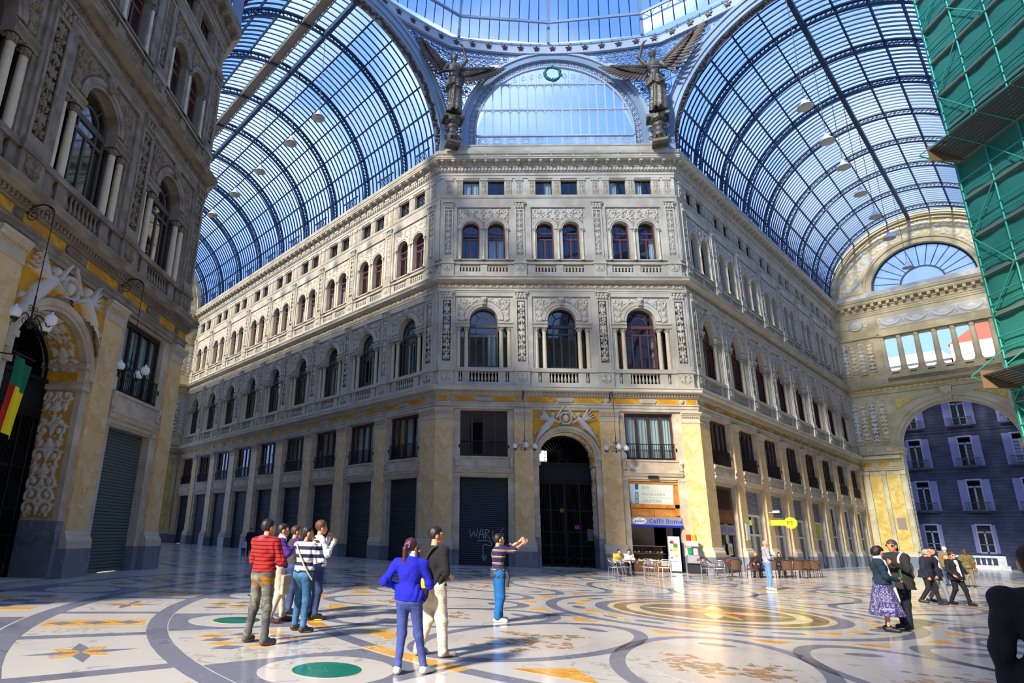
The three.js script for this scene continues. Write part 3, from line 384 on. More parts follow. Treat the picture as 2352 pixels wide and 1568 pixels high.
// the wind rose in the middle
slab('rose_disc', oval(0, 0, 1.75, 1.75), FM.olive, 1);
for (let i = 0; i < 8; i++) { const d = i * 45 + 22; slab('rose_ray', local(0, d, [[0, 0], [0.62, 0.26], [1.72, 0], [0.62, -0.26]]), i % 2 ? FM.red : FM.cream, 2); if (i % 2) slab('rose_ray', local(0, d + 22.5, [[0.45, 0], [0.9, 0.12], [1.5, 0], [0.9, -0.12]]), FM.yellow, 3); }
slab('rose_disc', oval(0, 0, 0.42, 0.42), FM.yellow, 4);
for (const [a, b, m] of [[1.75, 2.08, FM.cream], [2.08, 2.4, FM.brown], [2.4, 2.55, FM.cream], [2.55, 2.87, FM.grey], [3.85, 4.14, FM.grey], [12.7, 13.02, FM.grey], [14.75, 15.15, FM.grey], [17.7, 18.0, FM.grey]]) ringSlab('marble_ring', a, b, m, 1);
for (let i = 0; i < 24; i++) { const d = i * 15; if (i % 3 === 0) slab('marble_oval', oval(3.35, d, 0.16, 0.34, 20), FM.grey, 1); else if (i % 3 === 1) { slab('marble_lozenge', local(3.35, d, [[-0.2, -0.28], [0, -0.28], [0, 0.28], [-0.2, 0.28]]), FM.yellow, 1); slab('marble_lozenge', local(3.35, d, [[0.02, -0.3], [0.22, -0.1], [0.22, 0.3], [0.02, 0.1]]), FM.grey, 1); } else slab('marble_triangle', local(3.35, d, [[-0.18, -0.45], [0.2, 0], [-0.18, 0.45]]), FM.yellow, 1); }
// mosaics: plants and creatures in brown and orange stones on pale grey ground
const mosaic = (k) => { const n = 256, base = [196, 189, 178], d = []; seed = 900 + k * 31;
  const blobs = []; for (let s = 0; s < 16; s++) { let x = rr(0.25, 0.75), y = rr(0.3, 0.7), a = rr(0, 6.3); const c = [[168, 132, 86], [176, 128, 100], [132, 124, 94], [156, 122, 88]][Math.floor(rr(0, 4))], w = rr(0.005, 0.018); for (let i = 0; i < 26; i++) { x += 0.012 * Math.cos(a); y += 0.012 * Math.sin(a); a += rr(-0.5, 0.5); blobs.push([x, y, w * (1 - i / 34), c]); if (i % 6 === 3) blobs.push([x + 0.03 * Math.cos(a + 1.5), y + 0.03 * Math.sin(a + 1.5), 0.022, c]); } }
  const buf = new Float32Array(n * n).fill(-1); blobs.forEach(([x, y, w], bi) => { for (let j = Math.floor((y - w) * n); j <= (y + w) * n; j++) for (let i = Math.floor((x - w) * n); i <= (x + w) * n; i++) if (i >= 0 && j >= 0 && i < n && j < n && Math.hypot(i / n - x, j / n - y) < w) buf[j * n + i] = bi; });
  return texture(n, n, (u, v) => { const b = buf[Math.min(n - 1, Math.floor(v * n)) * n + Math.min(n - 1, Math.floor(u * n))], q = 14 * (hash2(Math.floor(u * 128), Math.floor(v * 128)) - 0.5), c = b >= 0 ? blobs[b][3] : base; return [c[0] + q, c[1] + q, c[2] + q]; }, 1); };
const mosaics = [0, 1, 2, 3].map((k) => mapped(mosaic(k), 0.22));
for (let i = 0; i < 16; i++) {
  const d = i * 22.5;
  slab('marble_oval', oval(7.25, d, 2.66, 1.46, 56), FM.grey, 1);
  slab('marble_oval', oval(7.25, d, 2.36, 1.24, 56), FM.white, 2);
  const m = slab('mosaic_medallion', oval(7.5, d, 1.35, 0.92), mosaics[(i * 5) % 4], 3); { const [cx, cy] = pol(7.5, d), p = m.geometry.attributes.position, uv = m.geometry.attributes.uv, c = Math.cos(d * Math.PI / 180), s = Math.sin(d * Math.PI / 180); for (let k = 0; k < p.count; k++) { const x = p.getX(k) - cx, z = p.getZ(k) + cy; uv.setXY(k, 0.5 + (x * c + z * s) / 2.8, 0.5 + (-x * s + z * c) / 2.8); } }
  slab('marble_oval', oval(5.5, d, 0.16, 0.3, 20), FM.grey, 3);
  slab('marble_triangle', local(4.55, d + 11.25, [[-0.16, -0.42], [0.3, 0], [-0.16, 0.42]]), FM.yellow, 1);
  slab('marble_triangle', local(9.35, d + 11.25, [[0.22, -0.62], [0.22, 0.62], [-0.45, 0]]), FM.yellow, 1);
  slab('marble_band', sector(9.98, 10.28, d - 5.5, d + 5.5), FM.yellow, 1); slab('marble_band', sector(9.98, 10.28, d + 5.6, d + 16.9), FM.grey, 1);
  // ring of green discs
  slab('marble_panel', sector(10.34, 12.68, d - 4.9, d + 4.9), FM.grey, 1);
  slab('marble_disc', oval(11.5, d, 0.86, 0.8), FM.white, 2); slab('marble_disc', oval(11.5, d, 0.46, 0.46), FM.cream, 3); slab('marble_disc', oval(11.5, d, 0.43, 0.43), FM.green, 4);
  const st = (r, dd, s, lv) => { for (let k = 0; k < 8; k++) { const a = k * Math.PI / 4, b = Math.PI / 8, L = (k % 2 ? 0.62 : 0.9) * s, w = 0.36 * s; slab('star_point', local(r, dd, [[0, 0], [w * Math.cos(a - b), w * Math.sin(a - b)], [L * Math.cos(a), L * Math.sin(a)], [w * Math.cos(a + b), w * Math.sin(a + b)]]), k % 2 ? FM.yellow : FM.grey, lv); } };
  for (let k = 0; k < 4; k++) for (let q = -1; q <= 1; q++) slab('marble_lozenge', local(11.55 + (q * 0.5), d + 11.25, [[-0.26, -0.5 + k * 0.34 - 0.17], [0, -0.5 + k * 0.34 - 0.34], [0.26, -0.5 + k * 0.34 - 0.17], [0, -0.5 + k * 0.34]]), (k + q) % 2 ? FM.yellow : FM.grey, 1);
  // ring of stars and diamond strips
  st(13.9, d + 11.25, 0.78, 1);
  for (const e of [-5.6, 5.6]) slab('marble_bar', sector(13.02, 14.75, d + e - 0.6, d + e + 0.6), FM.grey, 1);
  for (let k = 0; k < 3; k++) { slab('marble_panel', local(13.35 + 0.53 * k, d, [[-0.265, -0.34], [0.265, -0.34], [0.265, 0.34], [-0.265, 0.34]]), FM.yellow, 1); slab('marble_lozenge', local(13.35 + 0.53 * k, d, [[-0.24, 0], [0, -0.2], [0.24, 0], [0, 0.2]]), FM.grey, 2); }
  // outer ring
  slab('marble_panel', sector(15.2, 17.65, d - 3.4, d + 3.4), FM.grey, 1); slab('marble_disc', oval(16.4, d, 0.9, 0.86), FM.white, 2); slab('marble_disc', oval(16.4, d, 0.52, 0.52), i % 3 === 2 ? FM.white : FM.green, 3);
  for (let u = 0; u < 3; u++) for (let v = 0; v < 7; v++) if ((u + v) % 2) slab('marble_lozenge', sector(15.5 + u * 0.6, 16.1 + u * 0.6, d + 11.25 - 5.6 + v * 1.6, d + 11.25 - 4.0 + v * 1.6, 1), (u * 2 + v) % 4 === 1 ? FM.yellow : FM.grey, 1);
}
// the arms: cross bands and lozenges
for (const sx of [-1, 1]) { const at = (u, v) => [sx * S2 * (19.6 + u) + sx * S2 * v, S2 * (19.6 + u) - S2 * v]; // u along the arm, v across
  for (const v of [-6.6, 6.6]) slab('marble_band', [at(0, v - 0.18), at(42, v - 0.18), at(42, v + 0.18), at(0, v + 0.18)], FM.grey, 1);
  for (let i = 0; i < 8; i++) { const u = 2.4 + i * BAY; slab('marble_band', [at(u - 0.18, -6.4), at(u + 0.18, -6.4), at(u + 0.18, 6.4), at(u - 0.18, 6.4)], FM.grey, 1);
    if (i < 6) { for (const v of [-4.2, 0, 4.2]) { const c = at(u + BAY / 2, v), o = (r, n) => Array.from({ length: n }, (_, k) => [c[0] + r * Math.cos(k * 2 * Math.PI / n), c[1] + r * Math.sin(k * 2 * Math.PI / n)]); slab('marble_disc', o(1.35, 32), FM.grey, 1); slab('marble_disc', o(1.05, 32), FM.white, 2); slab('marble_disc', o(0.5, 24), v ? FM.yellow : FM.green, 3); } } }
}
// ---------------------------------------------------------------- glass barrel vaults over the two arms
const VM = {
  pend: std(0x6d86a4, 0.6), iron: std(0x24405c, 0.5, { metalness: 0.3 }), ironLight: std(0x8fa2b4, 0.55, { metalness: 0.1 }), ironPale: std(0xb4bec8, 0.6), garland: std(0x5d4a42, 0.8), walk: std(0x8d8478, 0.8),
  roof: new THREE.MeshPhysicalMaterial({ color: 0xe6eef6, roughness: 0.05, transmission: 1, thickness: 0, ior: 1.45 }),
  domeGlass: new THREE.MeshPhysicalMaterial({ color: 0xb9c9dc, roughness: 0.12, transmission: 1, thickness: 0, ior: 1.45 }),
  dusty: new THREE.MeshPhysicalMaterial({ color: 0xe2ebee, roughness: 0.5, transmission: 1, thickness: 0, ior: 1.4 }),
};
const VY = 28.35, VR = 8.1, ROWS = 14;
const onArc = (r, a) => [r * Math.cos(a), VY + r * Math.sin(a)];
const ribGeo = (() => { const l = [annulus(0, VY, 7.62, 7.72, 0, Math.PI, -0.09, 0.09, 56), annulus(0, VY, 8.06, 8.18, 0, Math.PI, -0.11, 0.11, 56)]; const n = 84; for (let i = 0; i < n; i++) { const a = Math.PI * i / n, b = Math.PI * (i + 1) / n, [x0, y0] = onArc(i % 2 ? 7.68 : 8.1, a), [x1, y1] = onArc(i % 2 ? 8.1 : 7.68, b); l.push(flatBar([x0, y0, 0], [x1, y1, 0], 0.045, 0.06)); if (i % 2 === 0) { const [x2, y2] = onArc(7.68, a), [x3, y3] = onArc(8.1, b); l.push(flatBar([x2, y2, 0], [x3, y3, 0], 0.04, 0.05)); } } return M(l); })();
const barGeo = M(annulus(0, VY, 8.12, 8.24, 0, Math.PI, -0.022, 0.022, 40));
function vault(name, label, pos, turn, zs, dustySide, walk) {
  const g = struct(name, label, 'glass roof', pos, turn);
  zs.forEach((z, i) => { if (i) mesh('arch_rib', ribGeo, VM.iron, g, 0, 0, z); });
  for (let i = 0; i + 1 < zs.length; i++) {
    const z0 = zs[i], z1 = zs[i + 1], L = z1 - z0, n = Math.round(L / 0.48);
    for (let k = 1; k < n; k++) mesh('glazing_bar', barGeo, VM.iron, g, 0, 0, z0 + L * k / n);
    for (let r = 0; r <= ROWS; r++) { const [x, y] = onArc(8.06, Math.PI * r / ROWS); const m = mesh('purlin', cached('purl' + L.toFixed(2), () => M(B(-0.05, 0.05, -0.07, 0.07, 0, L))), VM.iron, g, x, y, z0); m.rotation.z = Math.PI * r / ROWS - Math.PI / 2; }
    for (let r = 0; r < ROWS; r++) { const a0 = Math.PI * r / ROWS, mid = Math.abs(r - (ROWS - 1) / 2), frost = mid < 1 || (dustySide && mid < 2.2 && (dustySide > 0 ? r < ROWS / 2 : r > ROWS / 2));
      const m = mesh('pane', cached('pane' + L.toFixed(2), () => { const geo = new THREE.CylinderGeometry(8.18, 8.18, L, 4, 1, true, 0, Math.PI / ROWS); return M(geo.rotateX(Math.PI / 2).translate(0, 0, L / 2)); }), frost ? VM.dusty : VM.roof, g, 0, VY, z0); m.rotation.z = a0 + Math.PI / 2; }
    // low louvre by the springing
    for (const s of [-1, 1]) { const l = []; for (let k = 0; k < 7; k++) l.push(flatBar([s * 7.95, VY + 0.25, z0 + L * 0.36 + k * 0.17], [s * 7.9, VY + 0.95, z0 + L * 0.36 + 0.3 + k * 0.17], 0.06, 0.05)); l.push(B(s * 7.93 - 0.04, s * 7.93 + 0.04, VY + 0.95, VY + 1.05, z0 + L * 0.3, z0 + L * 0.72)); mesh('louvre', M(l), VM.iron, g); }
  }
  const z0 = zs[0], z1 = zs[zs.length - 1];
  // walkway and beam along the ridge
  mesh('ridge_beam', M(B(-0.14, 0.14, VY + 7.55, VY + 7.95, z0, z1)), VM.iron, g);
  if (walk) { const l = [B(1.2, 1.9, VY + 7.62, VY + 7.7, z0, z1)]; for (const x of [1.2, 1.9]) l.push(B(x - 0.03, x + 0.03, VY + 7.4, VY + 7.46, z0, z1)); for (let z = z0; z < z1; z += 0.8) for (const x of [1.2, 1.9]) l.push(flatBar([x, VY + 7.44, z], [x, VY + 7.66, z + 0.4], 0.04, 0.04), flatBar([x, VY + 7.66, z + 0.4], [x, VY + 7.44, z + 0.8], 0.04, 0.04)); mesh('ridge_walkway', M(l), VM.walk, g); }
  // side gutters
  for (const s of [-1, 1]) mesh('springing_beam', M(B(s * 8.1 - 0.12, s * 8.1 + 0.12, 28.1, VY + 0.02, z0, z1)), VM.ironPale, g);
  // the wide arch towards the octagon
  mesh('front_arch', M(annulus(0, VY, 7.98, 8.62, 0, Math.PI, -0.45, 0.15, 64), annulus(0, VY, 8.45, 8.7, 0, Math.PI, -0.55, -0.4, 64)), VM.ironLight, g);
  mesh('front_arch_soffit', M(annulus(0, VY, 7.7, 7.98, 0, Math.PI, -0.35, 0.35, 64)), VM.ironLight, g);
  { const l = []; seed = 40; for (let i = 0; i < 150; i++) { const a = Math.PI * (i + 0.5) / 150, [x, y] = onArc(7.66 + rr(-0.05, 0.05), a); l.push(new THREE.SphereGeometry(1, 5, 4).scale(rr(0.1, 0.18), rr(0.06, 0.12), rr(0.12, 0.22)).rotateZ(a + rr(-0.6, 0.6)).translate(x, y, -0.05 + rr(-0.14, 0.14))); } mesh('leaf_garland', M(l), VM.garland, g).userData.kind = 'stuff'; }
  return g;
}
const armC = (OCT / 2 + APO) / 2, ribsAt = (n) => [0, ...Array.from({ length: n }, (_, i) => 0.79 + (i + 1) * BAY - 1.6)];
vault('ceiling_left', 'iron and glass barrel vault over the left arcade arm', [-armC, 0, -armC], -Math.PI * 3 / 4, [...ribsAt(9), 44.3], 1, true);
vault('ceiling_right', 'iron and glass barrel vault over the right arcade arm', [armC, 0, -armC], Math.PI * 3 / 4, [...ribsAt(8), 39.5], -1);
// bell lamps hung along both vaults
const lampM = { bell: std(0xd5d6d2, 0.5), stem: std(0x55585c, 0.5) };
function bellLamp(label, group, x, y, z) {
  const t = thing('pendant_lamp', label, 'lamp', [x, y, z], 0, group);
  mesh('bell', cached('bell', () => M(lathe([[0.0, 0.62], [0.1, 0.6], [0.16, 0.42], [0.2, 0.34], [0.42, 0.06], [0.46, 0], [0.42, 0.02], [0.18, 0.3], [0, 0.34]], 18))), lampM.bell, t);
  mesh('stem', cached('bstem' + (VY + 8 - y).toFixed(1), () => M(cyl(0.02, 0.02, 0.6, VY + 7.6 - y, 0, 0, 6))), lampM.stem, t);
  mesh('bulb', cached('bulb', () => M(new THREE.SphereGeometry(0.1, 10, 8).translate(0, 0.2, 0))), lampM.bell, t);
}
[3.87, 7.62, 12.41, 16.93, 21.57].forEach((d, i) => { const k = (APO + d) * S2; bellLamp(['nearest and largest bell lamp hanging in the left vault', 'second bell lamp from the octagon in the left vault', 'middle bell lamp of the five in the left vault', 'fourth bell lamp from the octagon in the left vault', 'farthest visible bell lamp in the left vault'][i], 'bell lamps of the left vault', -k, 29.0, -k); });
[0.27, 4.84, 8.8, 13.5, 18.1, 23.06, 30.9].forEach((d, i) => { const k = (APO + d) * S2; bellLamp(['nearest and largest bell lamp hanging in the right vault', 'second bell lamp from the octagon in the right vault', 'third bell lamp from the octagon in the right vault', 'fourth bell lamp from the octagon in the right vault', 'fifth bell lamp from the octagon in the right vault', 'bell lamp hanging in front of the painted end gable', 'farthest bell lamp hanging in front of the end lunette window'][i], 'bell lamps of the right vault', k, 27.3, -k); });
// ---------------------------------------------------------------- lunette over the middle front, star ring, dome, openwork pendentives
const LY = 30.1;
function lunette(name, label, pos, turn) { const g = struct(name, label, 'window', pos, turn);
  mesh('ledge', M(mould([[-0.6, 28.05], [0.5, 28.05], [0.5, 28.3], [0.44, 28.36], [0.3, 28.4], [0.3, 28.62], [0.34, 28.66], [0.34, 28.78], [-0.6, 28.8]], -7.9, 7.9)), MAT.stone, g);
  const band = (r0, r1, z0, z1) => [annulus(0, LY, r0, r1, 0, Math.PI, z0, z1, 64), B(-r1, -r0, 28.75, LY, z0, z1), B(r0, r1, 28.75, LY, z0, z1)];
  mesh('arch_band', M(band(6.2, 6.72, -0.25, 0.2)), VM.ironLight, g); mesh('arch_moulding', M(band(6.66, 6.88, -0.3, 0.3)), VM.ironPale, g);
  mesh('arch_fillet', M(band(5.62, 5.74, -0.12, 0.08)), VM.ironPale, g); mesh('arch_web', M(band(5.7, 6.22, -0.1, -0.06)), VM.ironLight, g);
  const ros = M(new THREE.TorusGeometry(0.19, 0.03, 5, 14), new THREE.TorusGeometry(0.08, 0.025, 5, 8), B(-0.18, 0.18, -0.02, 0.02, -0.02, 0.02), B(-0.02, 0.02, -0.18, 0.18, -0.02, 0.02));
  for (let i = 0; i < 41; i++) { const a = Math.PI * (i + 0.5) / 41; mesh('rosette', ros, VM.ironPale, g, 5.97 * Math.cos(a), LY + 5.97 * Math.sin(a), -0.03); }
  for (const s of [-1, 1]) for (let k = 0; k < 3; k++) mesh('rosette', ros, VM.ironPale, g, s * 5.97, 28.98 + 0.43 * k, -0.03);
  // base band of ringed stars
  mesh('base_rail', M(B(-5.7, 5.7, 28.8, 28.9, -0.1, 0.08), B(-5.7, 5.7, 29.68, 29.78, -0.1, 0.08)), VM.ironPale, g);
  const star = (() => { const l = [new THREE.TorusGeometry(0.36, 0.03, 5, 22), B(-0.5, -0.46, -0.4, 0.4, -0.03, 0.03), B(0.46, 0.5, -0.4, 0.4, -0.03, 0.03)]; for (const o of [0, Math.PI]) for (let k = 0; k < 3; k++) { const a = o + Math.PI / 2 + k * 2 * Math.PI / 3, b = a + 2 * Math.PI / 3; l.push(flatBar([0.35 * Math.cos(a), 0.35 * Math.sin(a), 0], [0.35 * Math.cos(b), 0.35 * Math.sin(b), 0], 0.035, 0.03)); } return M(l); })();
  for (let i = 0; i < 11; i++) { const x = -5.15 + i * 1.03; if (i !== 5) mesh('ringed_star', star, VM.ironPale, g, x, 29.29, -0.02); mesh('pane', cached('lp', () => M(B(-0.5, 0.5, -0.4, 0.4, -0.06, -0.052))), i === 5 ? VM.dusty : VM.roof, g, x, 29.29, 0); }
  // bars, transoms, panes
  const N = 18, W = 5.68, st = 2 * W / N;
  for (let i = 1; i < N; i++) { const x = -W + i * st, y1 = LY + Math.sqrt(W * W - x * x) - 0.02; mesh('glazing_bar', M(B(-0.035, 0.035, 29.75, Math.min(y1, 34.25), -0.06, 0.04)), VM.ironPale, g, x); }
  for (const y of [31.98, 34.2]) { const w = Math.sqrt(W * W - (y - LY) ** 2), l = [B(-w, w, y - 0.05, y + 0.05, -0.06, 0.05)]; for (let i = 0; i < N; i++) { const x = -W + (i + 0.5) * st; if (Math.abs(x) < w - 0.3) l.push(annulus(x, y - 0.34, st / 2 - 0.05, st / 2, 0, Math.PI, -0.04, 0.03, 8)); } mesh('transom', M(l), VM.ironPale, g); }
  for (let i = 0; i < N; i++) for (const [y0, y1] of [[29.75, 31.98], [31.98, 34.2]]) { const x0 = -W + i * st, x1 = x0 + st, top = (x) => Math.min(y1, LY + Math.sqrt(Math.max(0, W * W - x * x))); if (Math.max(top(x0), top(x1)) < y0 + 0.2) continue; mesh('pane', M(extr([[x0, y0], [x1, y0], [x1, Math.max(y0, top(x1))], [x0, Math.max(y0, top(x0))]], null, -0.07, -0.062)), VM.roof, g); }
  { const w = Math.sqrt(W * W - (34.2 - LY) ** 2), a = Math.asin((34.2 - LY) / W); mesh('pane', M(extr([...arcPts(0, LY, W, a, Math.PI - a, 30)], null, -0.07, -0.062)), VM.roof, g);
    for (let i = 0; i < 5; i++) for (const s of [-1, 1]) { const x = s * (0.95 + i * 0.62), h = Math.sqrt(W * W - x * x) + LY - 34.2; if (h < 0.35) continue; const pts = []; for (let k = 0; k <= 16; k++) { const t = k / 16, q = 0.24 * (1 - 0.8 * t), b = s * t * 8 + Math.PI / 2; pts.push([x + q * Math.cos(b), 34.2 + h * 0.5 + q * Math.sin(b), -0.02]); } pts.unshift([x, 34.22, -0.02]); mesh('iron_scroll', M(tube(pts, 0.028, 5, 32), bar([x + s * 0.25, 34.22, -0.02], [x + s * 0.25, 34.2 + h * 0.8, -0.02], 0.02)), VM.ironPale, g); } }
}
lunette('window_1', 'great round arched iron and glass lunette above the middle palace front', [0, 0, -APO], 0);
lunette('window_2', 'round arched lunette above the shaded left palace front', [-APO, 0, 0], Math.PI / 2);
{ const l = []; seed = 77; for (let i = 0; i < 70; i++) { const a = i * 2 * Math.PI / 70; l.push(new THREE.SphereGeometry(1, 6, 5).scale(0.12, 0.07, 0.09).rotateZ(a + Math.PI / 2 + rr(-0.8, 0.8)).translate((0.58 + rr(-0.07, 0.07)) * Math.cos(a), (0.58 + rr(-0.07, 0.07)) * Math.sin(a), rr(-0.04, 0.08))); } l.push(new THREE.TorusGeometry(0.58, 0.09, 8, 40));
  const w = single('wreath', M(l), std(0x1d8270, 0.55), 'green metal leaf wreath fixed at the top of the lunette', 'wreath'); w.position.set(0, 35.05, -APO + 0.12); }

const RR = 19.28, octD = (deg) => { const f = Math.round(deg / 45) * 45; return APO / Math.cos((deg - f) * Math.PI / 180); }, ringR = (r, deg) => r + 0.4 * (octD(deg) - APO);
const ringPt = (r, deg, y) => [r * Math.cos(deg * Math.PI / 180), y, r * Math.sin(deg * Math.PI / 180)];
const dome = struct('ceiling', 'iron ring with bronze stars and glass dome over the octagon', 'dome');
{ { const pr = [[0.4, 36.7], [-0.05, 36.72], [-0.05, 36.84], [0, 36.86], [0, 37.44], [-0.06, 37.46], [-0.06, 37.6], [0.4, 37.62]], q = [], N = 144; for (let i = 0; i < N; i++) for (let k = 0; k + 1 < pr.length; k++) { const d0 = i * 360 / N, d1 = (i + 1) * 360 / N, W = (d, j) => ringPt(ringR(RR + pr[j][0], d), d, pr[j][1]), a = W(d0, k), b = W(d1, k), c = W(d1, k + 1), e = W(d0, k + 1); q.push(...a, ...c, ...b, ...a, ...e, ...c); } const gq = new THREE.BufferGeometry(); gq.setAttribute('position', new THREE.Float32BufferAttribute(q, 3)); gq.computeVertexNormals(); mesh('star_ring', M(gq), VM.ironPale, dome); }
  const pts = []; for (let i = 0; i < 10; i++) { const a = Math.PI / 2 + i * Math.PI / 5, r = i % 2 ? 0.1 : 0.24; pts.push([r * Math.cos(a), r * Math.sin(a)]); }
  const sg = M(extr(pts, null, 0, 0.07, 0.02)), sm_ = std(0x4a3a2a, 0.5, { metalness: 0.5 });
  for (let d = -154; d <= -26; d += 3.56) { const p = ringPt(ringR(RR - 0.03, d), d, 37.15), m = mesh('bronze_star', sg, sm_, dome, ...p); m.rotation.y = Math.atan2(-p[0], -p[2]); }
  const prof = [[RR - 0.1, 37.6], [RR - 0.35, 39.3], [RR - 1.0, 42.4], [RR - 2.3, 45.6], [RR - 4.6, 49.2], [RR - 8.6, 52.8], [2.5, 55.5]], SEG = 18, dp = (k, d) => ringPt(k < 3 ? ringR(prof[k][0], d) : prof[k][0], d, prof[k][1]);
  for (let i = 0; i < SEG; i++) {
    const d0 = -90.8 + i * 360 / SEG, post = []; for (let k = 0; k + 1 < prof.length; k++) post.push(flatBar(dp(k, d0), dp(k + 1, d0), 0.2, 0.22)); mesh('dome_rib', M(post), VM.ironLight, dome);
    for (let k = 0; k + 1 < prof.length; k++) {
      const a = dp(k, d0), b = dp(k, d0 + 360 / SEG), c = dp(k + 1, d0 + 360 / SEG), e = dp(k + 1, d0);
      const gp = new THREE.BufferGeometry(); gp.setAttribute('position', new THREE.Float32BufferAttribute([...a, ...b, ...c, ...a, ...c, ...e], 3)); gp.computeVertexNormals(); gp.setAttribute('uv', new THREE.Float32BufferAttribute(new Float32Array(12), 2)); mesh('pane', M(gp), VM.domeGlass, dome);
      if (k < 3) { const n = 9, bars = []; for (let q = 1; q < n; q++) { const t = q / n, p = a.map((v, j) => lerp(v, b[j], t)), w = e.map((v, j) => lerp(v, c[j], t)); bars.push(flatBar(p, w, 0.06, 0.07)); } mesh('glazing_bars', M(bars), VM.iron, dome); }
      if (k > 0) { const y = prof[k][1], q = [flatBar(a, b, 0.16, 0.16), flatBar([a[0] * 0.985, y - 0.34, a[2] * 0.985], [b[0] * 0.985, y - 0.34, b[2] * 0.985], 0.1, 0.1)]; for (let z = 0; z < 12; z++) { const t0 = z / 12, t1 = (z + 1) / 12, P = (t, w) => [lerp(a[0], b[0], t) * (w ? 0.985 : 1), w ? y - 0.34 : y, lerp(a[2], b[2], t) * (w ? 0.985 : 1)]; q.push(flatBar(P(t0, z % 2), P(t1, (z + 1) % 2), 0.05, 0.05)); } mesh('ring_girder', M(q), k % 2 ? VM.ironLight : VM.iron, dome); }
    }
  }
}
// openwork pendentives on either side of the lunette
{ const faceDist = (deg) => { const f = Math.round(deg / 45) * 45, a = (deg - f) * Math.PI / 180; return { d: APO / Math.cos(a), u: APO * Math.tan(a), arm: Math.abs(Math.round(deg / 45)) % 2 === 1 }; };
  const S = (deg, y) => { const { d } = faceDist(deg), t = sm(32, 36.8, y); return ringPt(lerp(d - 0.1, ringR(RR + 0.15, deg), t), deg, y); };
  const free = (deg, y, m = 0) => { const f = faceDist(deg); return f.arm ? Math.hypot(f.u, y - VY) > 8.7 + m : Math.hypot(f.u, Math.max(0, y - LY)) > 6.9 + m; };
  const ros = M(new THREE.TorusGeometry(0.4, 0.035, 5, 20), new THREE.TorusGeometry(0.3, 0.02, 4, 18), new THREE.TorusGeometry(0.1, 0.03, 5, 10), ...[0, 1, 2].map((k) => B(-0.4, 0.4, -0.02, 0.02, -0.02, 0.02).rotateZ(k * Math.PI / 3)));
  const small = M(new THREE.TorusGeometry(0.24, 0.03, 5, 14), new THREE.TorusGeometry(0.08, 0.03, 4, 8), ...[0, 1].map((k) => B(-0.24, 0.24, -0.018, 0.018, -0.02, 0.02).rotateZ(k * Math.PI / 2)));
  ['left', 'right', 'outer left', 'rear left'].forEach((side, si) => {
    const c = [-112.5, -67.5, -157.5, 157.5][si], g = struct('trim_' + (si + 1), side + ' openwork iron spandrel of ringed rosettes between lunette and vault arch', 'iron spandrel');
    const rows = []; for (let y = 36.22; y > 28.9; y -= 0.92) rows.push(y);
    rows.forEach((y, ri) => { for (let k = -16; k <= 16; k++) { const deg = c + k * 2.72; if (!free(deg, y, 0.3)) { if (free(deg, y, 0.02)) { const p = S(deg, y), m = mesh('rosette', small, VM.pend, g, ...p); m.rotation.y = Math.atan2(-p[0], -p[2]); } continue; } const p = S(deg, y), m = mesh('rosette', ros, VM.pend, g, ...p); m.rotation.y = Math.atan2(-p[0], -p[2]); } });
    const l = []; for (let k = -17; k <= 17; k++) { const deg = c + (k - 0.5) * 2.72; let prev = null; for (let y = 28.6; y <= 36.75; y += 0.46) { const p = free(deg, y) ? S(deg, y) : null; if (p && prev) l.push(flatBar(prev, p, 0.035, 0.035)); prev = p; } }
    for (let y = 36.68; y > 28.6; y -= 0.92) { let prev = null; for (let k = -34; k <= 34; k++) { const deg = c + k * 1.36, p = free(deg, y) ? S(deg, y) : null; if (p && prev) l.push(flatBar(prev, p, 0.035, 0.035)); prev = p; } }
    mesh('iron_lattice', M(l), VM.pend, g);
    const q = [], step = 0.46; for (let y = 28.6; y < 36.7; y += step) for (let k = -34; k < 34; k++) { const d0 = c + k * 1.36, d1 = d0 + 1.36; if (!free(d0, y) || !free(d1, y) || !free(d0, y + step) || !free(d1, y + step)) continue; const o = (p) => [p[0] * 1.006, p[1], p[2] * 1.006], A = o(S(d0, y)), Bq = o(S(d1, y)), C = o(S(d1, y + step)), D = o(S(d0, y + step)); q.push(...A, ...Bq, ...C, ...A, ...C, ...D); }
    const gq = new THREE.BufferGeometry(); gq.setAttribute('position', new THREE.Float32BufferAttribute(q, 3)); gq.computeVertexNormals(); mesh('pane', M(gq), VM.roof, g);
    { const cp = ringPt(APO / Math.cos(Math.PI / 8) - 0.25, c, 0), m = mesh('corner_post', M(B(-0.35, 0.35, 28.1, 31.2, -0.3, 0.3)), VM.pend, g, cp[0], 0, cp[2]); m.rotation.y = Math.atan2(-cp[0], -cp[2]); }
  });
}
